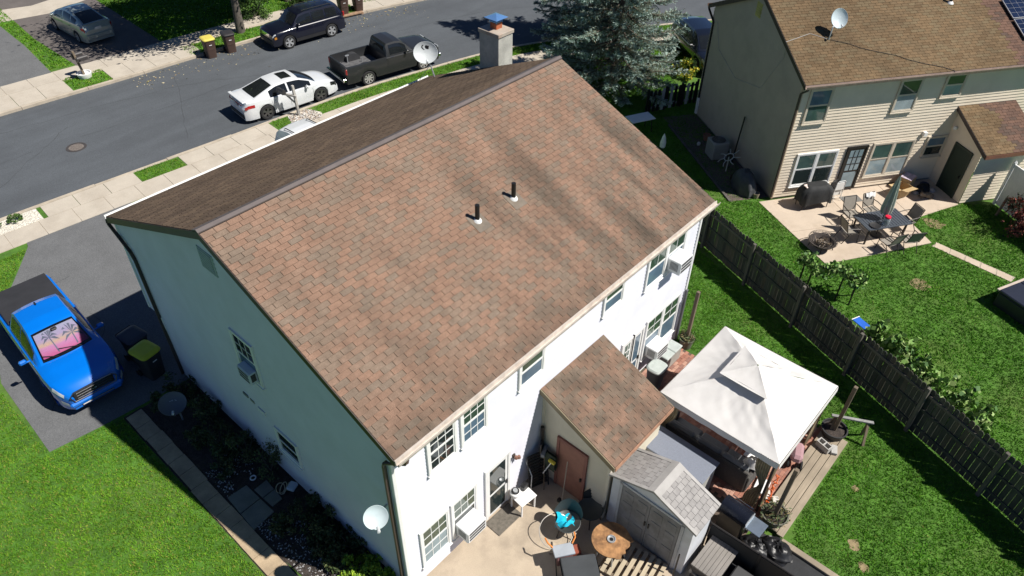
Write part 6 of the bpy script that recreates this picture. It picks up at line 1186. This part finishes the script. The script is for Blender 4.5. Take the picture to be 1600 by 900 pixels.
for k, (x, y, r_) in enumerate(((6.5, -10.75, .3), (6.75, -11.15, .34))):
    b = MB(); b.grid([[Vector((r_*math.sin(p)*math.cos(a)*random.uniform(.82, 1.15), 1.25*r_*math.sin(p)*math.sin(a)*random.uniform(.82, 1.15), .02+r_*.9*max(0, math.cos(p)*random.uniform(.8, 1.15)))) for a in list(np.linspace(0, 2*math.pi, 22))] for p in np.linspace(.04, 1.6, 12)]); o = b.build('trash_bag', mat('black plastic bag', (.014, .014, .016), .42, var=.2), None, 60, (x, y, .03)); tag(o, ['crumpled black bag nearer the grill on the weed fabric', 'crumpled black bag further from the grill on the weed fabric'][k], 'bag')
b = MB(); b.tube([(4.75, -9.95, .35), (4.78, -10.0, .3), (4.7, -10.3, .32), (4.72, -10.45, .3)], [.05, .03, .03, .05], 8); o = b.build('driftwood', wood('pale branch', (.4, .36, .3), .9)); tag(o, 'pale twisted branch beside the shed door sill', 'branch')
# bins by the gable, far bins, mailboxes
def toter(label, loc, rz, body, lid, lidname):
    t = thing('wheelie_bin', label, 'bin', loc, rz, 'wheeled refuse bins'); b = MB()
    sec = [(0, .24, .26, .02), (.25, .25, .28, 0), (.85, .29, .34, 0), (.98, .3, .36, 0)]
    b.grid([[Vector((s1*math.copysign(abs(math.cos(a))**.35, math.cos(a)), s2*math.copysign(abs(math.sin(a))**.35, math.sin(a)), z)) for a in np.linspace(0, 2*math.pi, 33)] for z, s1, s2, _ in sec]); b.build('body', body, t, 40)
    b = MB(); rr = [[Vector((s1*math.copysign(abs(math.cos(a))**.35, math.cos(a)), s2*math.copysign(abs(math.sin(a))**.35, math.sin(a)), z)) for a in np.linspace(0, 2*math.pi, 33)] for z, s1, s2 in ((.97, .325, .385), (1.01, .325, .385), (1.05, .29, .34), (1.065, .2, .24))]; b.grid(rr); b.add(rr[-1][:-1], [tuple(range(32))]); b.build('lid', mat(lidname, lid, .5, var=.08), t, 40)
    MB().tube([(-.27, .38, .93), (-.25, .44, .97), (.25, .44, .97), (.27, .38, .93)], .02, 6).build('handle', M_blk, t)
    for a in (-1, 1): b = MB(); b.lathe([(.04, -.03), (.12, -.03), (.12, .03), (.04, .03)], 14, (a*.27, .28, .12), Matrix.Rotation(math.pi/2, 3, 'Y')); b.build('wheel', M_blk, t)
    MB().box((0, -.3, .6), (.3, .02, .3), ch=.005).build('front_panel', body, t); MB().box((0, -.335, .72), (.14, .012, .03)).build('sticker', M_white, t); return t
M_bb = mat('brown bin', (.075, .045, .035), .6, var=.1); M_kb = mat('dark bin', (.03, .03, .034), .6, var=.1)
toter('brown bin with yellow lid on the far kerb', (13.0, 24.75, -.09), R(-10), M_bb, (.62, .52, .1), 'yellow lid'); toter('brown bin with black lid next to the yellow lidded one', (14.1, 24.6, -.09), R(-14), M_bb, (.03, .028, .03), 'black lid')
toter('brown bin by the far kerb nearest the parked navy suv', (21.6, 24.35, 0), R(-16), M_bb, (.035, .03, .03), 'black lid'); toter('brown bin by the far kerb right of its twin', (22.55, 24.15, 0), R(-16), M_bb, (.035, .03, .03), 'black lid')
toter('bin with yellow green lid in the gable shade beside the blue pickup', (-.5, 5.45, .01), R(12), M_kb, (.5, .52, .03), 'yellow green lid'); toter('dark lidded bin behind the yellow green one in the gable shade', (-.45, 6.3, .01), R(10), M_kb, (.035, .035, .05), 'navy lid')
t = thing('mailbox', 'leaning wooden mailbox post with two dark boxes in a white pot', 'mailbox', (7.2, 26.85, .02)); MB().lathe([(.3, 0), (.36, .2), (.36, .24), (.3, .24), (.28, .16), (.001, .15)], 20).build('pot', M_white, t, 40); b = MB(); b.beam((0, 0, .05), (-.12, .1, 1.35), .1, .1, ch=.01); b.build('post', M_post, t)
for y in (-.3, .28): b = MB(); b.ext([(-.28+.1, y+.1*math.cos(a), 1.08+.1*math.sin(a)+.0) for a in np.linspace(0, math.pi, 9)]+[(-.18, y-.1, .95), (-.18, y+.1, .95)], (.5, 0, 0)); b.build('box', mat('dark mailbox', (.05, .045, .045), .5), t)
b = MB(); b.beam((-.1, -.4, 1.0), (-.1, .4, 1.0), .09, .05); b.build('arm', M_post, t)
t = thing('mailbox', 'grey wooden mailbox post with black box beside the white sedan', 'mailbox', (12.17, 15.75, .0)); b = MB(); b.beam((0, 0, 0), (-.04, .03, 1.5), .11, .11, ch=.01); b.build('post', wood('silvery post', (.42, .4, .37), .9, (4, 4, .3), .2), t); b = MB(); b.beam((-.03, -.1, 1.0), (-.4, .45, 1.1), .09, .09); b.build('arm', MATS['silvery post'], t)
b = MB(); b.ext([(-.42+.09*math.cos(a), .2, 1.25+.09*math.sin(a)) for a in np.linspace(0, math.pi, 9)]+[(-.51, .2, 1.12), (-.33, .2, 1.12)], (0, .5, 0)); b.build('box', mat('black mailbox', (.03, .03, .032), .5), t); b = MB(); b.beam((-.03, .0, .6), (-.3, .35, 1.08), .06, .06); b.build('brace', MATS['silvery post'], t)
sdn = kp(20.0, SW); t = thing('storm_drain', 'rust stained storm drain inlet in the far kerb', 'drain', (*sdn, -.1), R(-13)); MB().box((0, .14, .06), (1.5, .3, .16), ch=.01).build('lid', mat('rusty concrete', (.3, .19, .12), .9, var=.3, vs=5), t); MB().box((0, -.02, .03), (1.2, .03, .08)).build('opening', M_blk, t)
# ------------------------------------------------------------------ vegetation
def spruce(label, loc, Ht, Rb, seed=3):
    t = thing('spruce_tree', label, 'tree', loc); rg = np.random.default_rng(seed)
    MB().cyl((0, 0, 0), (0, 0, Ht), .24, .02, 12).build('trunk', mat('spruce bark', (.12, .095, .075), .95, var=.3, vs=12, bump=.6), t, 40)
    V = []; MI = []; br = MB(); z = .55
    while z < Ht-.3:
        rr = Rb*(1-(z/Ht)**1.15)**.85; nb = max(4, int(4.5+rr*.8)); a0 = rg.uniform(0, 6.28)
        for k in range(nb):
            a = a0+k*6.283/nb+rg.normal(0, .16); ln = rr*rg.uniform(.5, 1.18); d = np.array([math.cos(a), math.sin(a), 0]); side = np.array([-d[1], d[0], 0])
            s = np.linspace(.08, 1, 9); zz = z+rg.normal(0, .12)-.42*ln*s*.55+.28*ln*s**2*.75; path = d[None]*(s*ln)[:, None]; path[:, 2] = zz
            br.tube([Vector(p) for p in path[::2]], [.035*(1-q)+.008 for q in s[::2]], 4)
            ntw = int(ln*27)
            st = rg.uniform(.18, 1, ntw)**.75; base = np.stack([np.interp(st, s, path[:, i]) for i in range(3)], 1)
            lat = rg.choice([-1, 1], ntw); tl = (.16+.42*np.clip(1-st, 0, 1)+.1)*rg.uniform(.5, 1.15, ntw)*min(1.2, ln/2.2)
            dirv = d[None]*rg.uniform(.35, .9, ntw)[:, None]+side[None]*(lat*rg.uniform(.5, 1.0, ntw))[:, None]; dirv[:, 2] = rg.normal(-.12, .2, ntw); dirv /= np.linalg.norm(dirv, axis=1)[:, None]
            # needle tufts along each twig
            m = 9; u = np.linspace(.1, 1, m); pts = base[:, None]+dirv[:, None]*(tl[:, None]*u[None])[:, :, None]; pts = pts.reshape(-1, 3); ax = np.repeat(dirv, m, 0); n = len(pts)
            for rep in range(2):
                rnd = rg.normal(size=(n, 3)); rnd[:, 2] += .35; rnd -= ax*(rnd*ax).sum(1)[:, None]*.6; rnd /= np.linalg.norm(rnd, axis=1)[:, None]; w_ = np.cross(ax, rnd); w_ /= np.linalg.norm(w_, axis=1)[:, None]+1e-9
                l_ = rg.uniform(.05, .1, n)[:, None]; b_ = rg.uniform(.012, .022, n)[:, None]
                V.append(np.stack([pts-w_*b_-ax*.02, pts+w_*b_-ax*.02, pts+rnd*l_+ax*.06], 1).reshape(-1, 3))
                tipness = np.repeat(st, m)*.6+np.tile(u, ntw)*.4; MI.append(np.where(rg.uniform(size=n) < (tipness-.35)*1.5, 0, np.where(rg.uniform(size=n) < .55, 1, 2)))
        z += rg.uniform(.2, .32)*(1.0 if z < Ht*.6 else .8)
    stuff(br.build('branches', MATS['spruce bark'], t)); V = np.concatenate(V); MI = np.concatenate(MI)
    o = np_mesh('crown', V, 3, [mat('blue spruce tip', (.36, .47, .42), .8, var=.15), mat('spruce needle', (.2, .26, .19), .8, var=.2), mat('old spruce needle', (.17, .15, .09), .85, var=.2)], MI, t); return t
spruce('large blue green spruce standing between the two houses', (24.9, 6.9, 0), 11.0, 3.9)
spruce('second spruce further back by the street casting shade on the road', (28.7, 11.2, 0), 12.5, 3.4, 8)
def leafy(cent, rad, n, size, seed, clumps=60, hollow=.35):
    rg = np.random.default_rng(seed); c = rg.normal(size=(clumps, 3)); c /= np.linalg.norm(c, axis=1)[:, None]; c *= (rg.uniform(hollow, 1, clumps)**.6)[:, None]; c = c*np.array(rad)+np.array(cent)
    k = rg.integers(0, clumps, n); p = c[k]+rg.normal(size=(n, 3))*np.array(rad)*.14
    return p, k
M_leaf = [mat('leaf bright', (.10, .19, .03), .7, var=.25), mat('leaf mid', (.06, .125, .022), .7, var=.25), mat('leaf deep', (.035, .075, .018), .75, var=.25)]
def tree(label, loc, cz, rad, Ht, n, size, seed, clumps=90):
    t = thing('shade_tree', label, 'tree', loc); b = MB(); b.tube([(0, 0, 0), (.05, 0, 1.5), (.1, .1, cz), (.0, .2, cz+rad[2]*.6)], [.26, .2, .14, .04], 10); rg = random.Random(seed)
    b.build('trunk', mat('grey bark', (.11, .095, .08), .95, var=.3, vs=8, bump=.5), t, 50); br = MB()
    for k in range(16): a = rg.uniform(0, 6.28); q = rg.uniform(.5, .9); br.tube([(.05, .0, 1.8+k*.15), (rad[0]*q*.5*math.cos(a), rad[1]*q*.5*math.sin(a), cz-.4+k*.08), (rad[0]*q*math.cos(a), rad[1]*q*math.sin(a), cz+rg.uniform(-.4, .6)*rad[2])], [.09, .05, .015], 6)
    stuff(br.build('branches', MATS['grey bark'], t, 50))
    p, k = leafy((-.4, .9, cz), rad, n, size, seed, clumps); o = np_mesh('crown', tri_leaves(p, size, up_bias=.8), 4, M_leaf, (k+RNG.integers(0, 2, n)) % 3, t); return t
tree('leafy shade tree across the street over the silver hatchback', (15.8, 26.3, 0), 6.6, (5.4, 3.9, 3.2), 9, 42000, .22, 5, 170)
tree('leafy tree added behind the navy suv to extend the shade', (20.5, 28.5, 0), 5.6, (3.6, 3.4, 3.2), 8, 14000, .2, 9, 90)  # second crown added to widen the tree shade over there
def bush(name, label, loc, rad, n, size, seed, mats=None, clumps=16, cat='shrub', stem=True, aspect=.5, group=None):
    t = thing(name, label, cat, loc, 0, group); p, k = leafy((0, 0, rad[2]*.75), rad, n, size, seed, clumps, .2); p[:, 2] = np.abs(p[:, 2])
    np_mesh('foliage', tri_leaves(p, size, up_bias=1., aspect=aspect), 4, mats or M_leaf, (k+RNG.integers(0, 2, n)) % len(mats or M_leaf), t)
    if stem:
        for j in range(4): a = j*1.6+seed; MB().tube([(0, 0, 0), (rad[0]*.4*math.cos(a), rad[1]*.4*math.sin(a), rad[2]*.9)], [.02, .008], 5).build('stem', MATS['grey bark'], t)
    return t
D_leaf = [mat('dark leaf a', (.05, .08, .025), .75, var=.3), mat('dark leaf b', (.035, .06, .02), .75, var=.3), mat('olive leaf', (.09, .10, .035), .75, var=.3)]
for k, (x, y, r_, h_, sz, lab) in enumerate(((-.35, 4.05, .5, .45, .08, 'dark shrub in the gable bed right behind the yellow green bin'), (-.35, 2.75, .42, .5, .09, 'low shrub in the gable bed beside the grey garden dish'), (-.6, 1.75, .42, .35, .12, 'spiky daylily clump in the gable bed below the air conditioner'), (-.25, .85, .5, .55, .12, 'strappy leaved plant against the gable between its two windows'), (-.15, -.1, .45, .8, .07, 'tall rounded olive shrub in the gable bed beside the stepping slabs'), (-.2, -1.9, .4, .4, .08, 'low plant under the lower gable window'), (-.45, -2.6, .42, .3, .1, 'sprawling plant in the gable bed beyond the stepping slabs'), (-.15, -3.4, .45, .42, .09, 'bushy plant at the foot of the gable near the small wall dish'), (-.6, -3.55, .3, .25, .08, 'low rusty leaved plant at the edge of the white gravel'))):
    bush('garden_plant', lab, (x, y, .01), (r_, r_*1.15, h_), 900, sz, 20+k, D_leaf, 14, 'plant', True, .22 if 'lily' in lab or 'strappy' in lab else .55, 'plants of the shaded gable bed')
for k, (x, y, r_, h_, lab) in enumerate(((-.95, 2.2, .3, .28, 'small plant beside the garden path left of the grey dish'), (-.95, .7, .3, .26, 'low green mound by the garden path before the stepping slabs'), (-.9, -1.75, .3, .3, 'low green mound by the garden path after the stepping slabs'), (-1.0, 3.95, .32, .35, 'bushy plant at the driveway end of the gable bed'), (-.75, -2.95, .28, .25, 'small plant in the middle of the lower white gravel'), (-.25, -2.6, .4, .5, 'leafy clump at the gable foot midway to the corner'), (-.65, 1.2, .35, .4, 'leafy clump between the gravel and the gable wall'))):
    bush('garden_plant', lab, (x, y, .01), (r_, r_*1.2, h_), 900, .085, 80+k, D_leaf, 12, 'plant', True, .5, 'plants of the shaded gable bed')
Y_leaf = [mat('lime leaf', (.3, .42, .03), .7, var=.2), mat('lime leaf deep', (.15, .28, .03), .7, var=.2)]
bush('garden_plant', 'bright lime plant at the bottom of the gable bed in sunlight', (-.42, -4.05, .01), (.4, .35, .3), 1400, .09, 41, Y_leaf, 12, 'plant'); bush('garden_plant', 'second sunlit lime plant nearer the house corner', (-.05, -4.55, .01), (.35, .4, .32), 1200, .09, 42, Y_leaf, 12, 'plant'); bush('garden_plant', 'leafy grey green plant at the corner below the brown downspout', (-.35, -5.0, .01), (.4, .4, .35), 1000, .08, 43, M_leaf, 12, 'plant')
# white gravel scattered in the bed
n = 2300; q = np.stack([RNG.uniform(-1.38, -.3, n), RNG.uniform(-5.3, 2.6, n), np.full(n, .03)], 1); dn = (np.sin(q[:, 1]*2.3)+np.cos(q[:, 0]*4+q[:, 1]) > -.1) & (q[:, 0] < -.55+.3*np.sin(q[:, 1]*1.7)) | (q[:, 1] < -2.6) & (q[:, 0] < -.7); q = q[dn]; stuff(tag(np_mesh('white_gravel', tri_leaves(q, .05, up_bias=0, aspect=.8), 4, [mat('quartz chip', (.5, .49, .48), .8, var=.2, vs=20), mat('grey chip', (.33, .33, .33), .8, var=.2, vs=20)], RNG.choice(2, len(q))), 'loose white gravel strewn in the gable bed', 'gravel'))
n = 700; q = np.stack([RNG.uniform(11.55, 12.9, n), RNG.uniform(14.8, 16.0, n), np.full(n, .03)], 1); q = q[inpoly(q[:, :2], [(11.5, 15.4), (11.75, 16.05), (12.75, 15.98), (13.1, 15.2), (12.7, 14.75), (11.7, 15.0)])]; stuff(tag(np_mesh('white_gravel', tri_leaves(q, .08, up_bias=0, aspect=.8), 4, [MATS['quartz chip'], mat('tan chip', (.5, .4, .33), .8)], RNG.choice(2, len(q))), 'pale gravel round the near mailbox post', 'gravel'))
for x, lab in ((-.9, 'left low shrub in the white gravel by the near kerb'), (-.1, 'right low shrub in the white gravel by the near kerb')): bush('low_shrub', lab, (*kp(x, -.62), .01), (.28, .24, .16), 900, .06, 50+int(x*10), M_leaf, 12, 'shrub', False, .6, 'low shrubs in the kerb gravel')
# small garden lamp box and pale ring ornament under the lower gable window
t = thing('garden_light', 'blue grey lamp box on a stake below the lower gable window', 'garden lamp', (-.2, -1.25, .01), .4); MB().cyl((0, 0, 0), (0, 0, .42), .02).build('stake', M_alu, t); MB().box((0, 0, .48), (.24, .2, .1), ch=.015).build('lamp_head', mat('pale blue lamp', (.4, .46, .55), .4), t)
b = MB(); b.tube([(.07*math.cos(a), .07*math.sin(a), .04) for a in np.linspace(0, 6.283, 17)], .02, 6); tag(b.build('ring_ornament', M_white, None, 40, (-.62, .02, .03)), 'small white ring on the mulch beside the stepping slabs', 'ornament')
t = thing('wicker_wreath', 'pale wicker loops at the foot of the gable near the lamp box', 'ornament', (-.35, -.85, .02)); 
for k in range(3): MB().tube([(.12*math.cos(a)+k*.05, .05*math.sin(a)-k*.06, .16+.14*math.sin(a+k)) for a in np.linspace(0, 6.283, 17)], .012, 5).build('loop', mat('pale wicker', (.45, .4, .28), .8), t)
# red leaved shrub at the right edge, trellis with vines, vines on the fence, yellow shrub by the black suv, hedges
bush('red_shrub', 'dark red leaved shrub in front of the white vinyl fence', (25.3, -12.0, 0), (.9, .9, .95), 2600, .13, 61, [mat('red leaf', (.28, .07, .05), .7, var=.3), mat('dark red leaf', (.12, .03, .03), .7, var=.3), mat('dark olive leaf', (.03, .04, .02), .8)], 26)  # third leaf tone is a plain dark olive, mixed in by clump
o = MB().cyl((0, 0, 0), (.1, -.05, .8), .05, .05, 8).build('stump_post', M_post, None, 40, (26.0, -10.95, 0)); tag(o, 'short wooden stake by the end of the vinyl fence', 'stake')
bush('yellow_shrub', 'yellow leaved shrub behind the spruce near the black suv', (28.2, 4.75, 0), (.6, .6, .55), 1500, .12, 62, [mat('yellow leaf a', (.5, .42, .03), .7), mat('green leaf b', (.12, .22, .03), .7)], 14)
V_leaf = [mat('vine leaf', (.18, .33, .07), .65, var=.2), mat('vine leaf pale', (.26, .36, .12), .65, var=.2), mat('vine leaf deep', (.06, .14, .03), .7, var=.2)]
t = thing('vine_trellis', 'vine covered a frame trellis beside the dark fence', 'trellis', (16.95, -7.85, 0), R(-78)); 
for x in (-.85, -.55, .45, .9):
    for s_ in (-1, 1): MB().beam((x, s_*.3, 0), (x, 0, .95), .05, .04).build('leg', M_blk, t)
MB().beam((-.95, 0, .96), (1.0, 0, .96), .06, .05).build('ridge_bar', M_blk, t)
n = 900; u = RNG.uniform(-1.1, 1.15, n); q = np.stack([u, RNG.normal(0, .17, n)+.08*np.sin(u*4), .95+RNG.normal(0, .12, n)+.1*np.sin(u*6)], 1); np_mesh('vine', tri_leaves(q, .13, up_bias=1.2, aspect=.8), 4, V_leaf, RNG.integers(0, 3, n), t)
for k, (s0, s1, lab) in enumerate(((4.1, 5.1, 'squash vine heaped behind the fence right after the blue chair'), (5.3, 6.3, 'middle squash vine behind the fence'), (6.8, 8.1, 'squash vine with big leaves furthest along the fence'))):
    c0 = PA+FD*(s0+s1)/2*1.0+FNN*1.45; t = thing('squash_vine', lab, 'plant', (c0.x, c0.y, 0), FZ, 'squash vines along the fence'); n = 620; ln = s1-s0
    u = RNG.uniform(-ln*.6, ln*.6, n); hgt = .65+.5*np.sin(u*5+k)**2; q = np.stack([u, RNG.normal(0, .22, n), RNG.uniform(.25, 1, n)*hgt+.15], 1); np_mesh('foliage', tri_leaves(q, .18, up_bias=1.5, aspect=.85), 4, V_leaf, RNG.integers(0, 3, n), t)
    MB().tube([(-ln*.6, 0, .05), (-.1, .1, .5), (ln*.6, -.05, .1)], .015, 5).build('stem', MATS['vine leaf deep'], t)
t = thing('lawn_chair', 'blue topped small chair behind the dark fence', 'chair', PA+FD*3.63+FNN*1.7, FZ); MB().box((0, 0, .52), (.62, .3, .035), ch=.01).build('seat', mat('blue plastic', (.03, .14, .6), .4), t)
for a in (-1, 1): MB().tube([(a*.33, -.16, 0), (a*.33, -.15, .53), (a*.33, .17, .53), (a*.33, .2, 0)], .016, 6).build('leg_frame', M_white, t)
for k, (x, y, rx, rz_, lab) in enumerate(((17.6, 27.6, 1.2, .9, 'rough hedge in tree shade behind the navy suv'), (20.6, 26.6, 1.0, 1.0, 'loose shrub beside the far bins'), (5.9, 40.3, 1.2, .8, 'green shrub at the top left corner beyond the far driveway'))): bush('hedge_shrub', lab, (x, y, 0), (rx, rx*.9, rz_), 2600, .14, 70+k, M_leaf, 26)
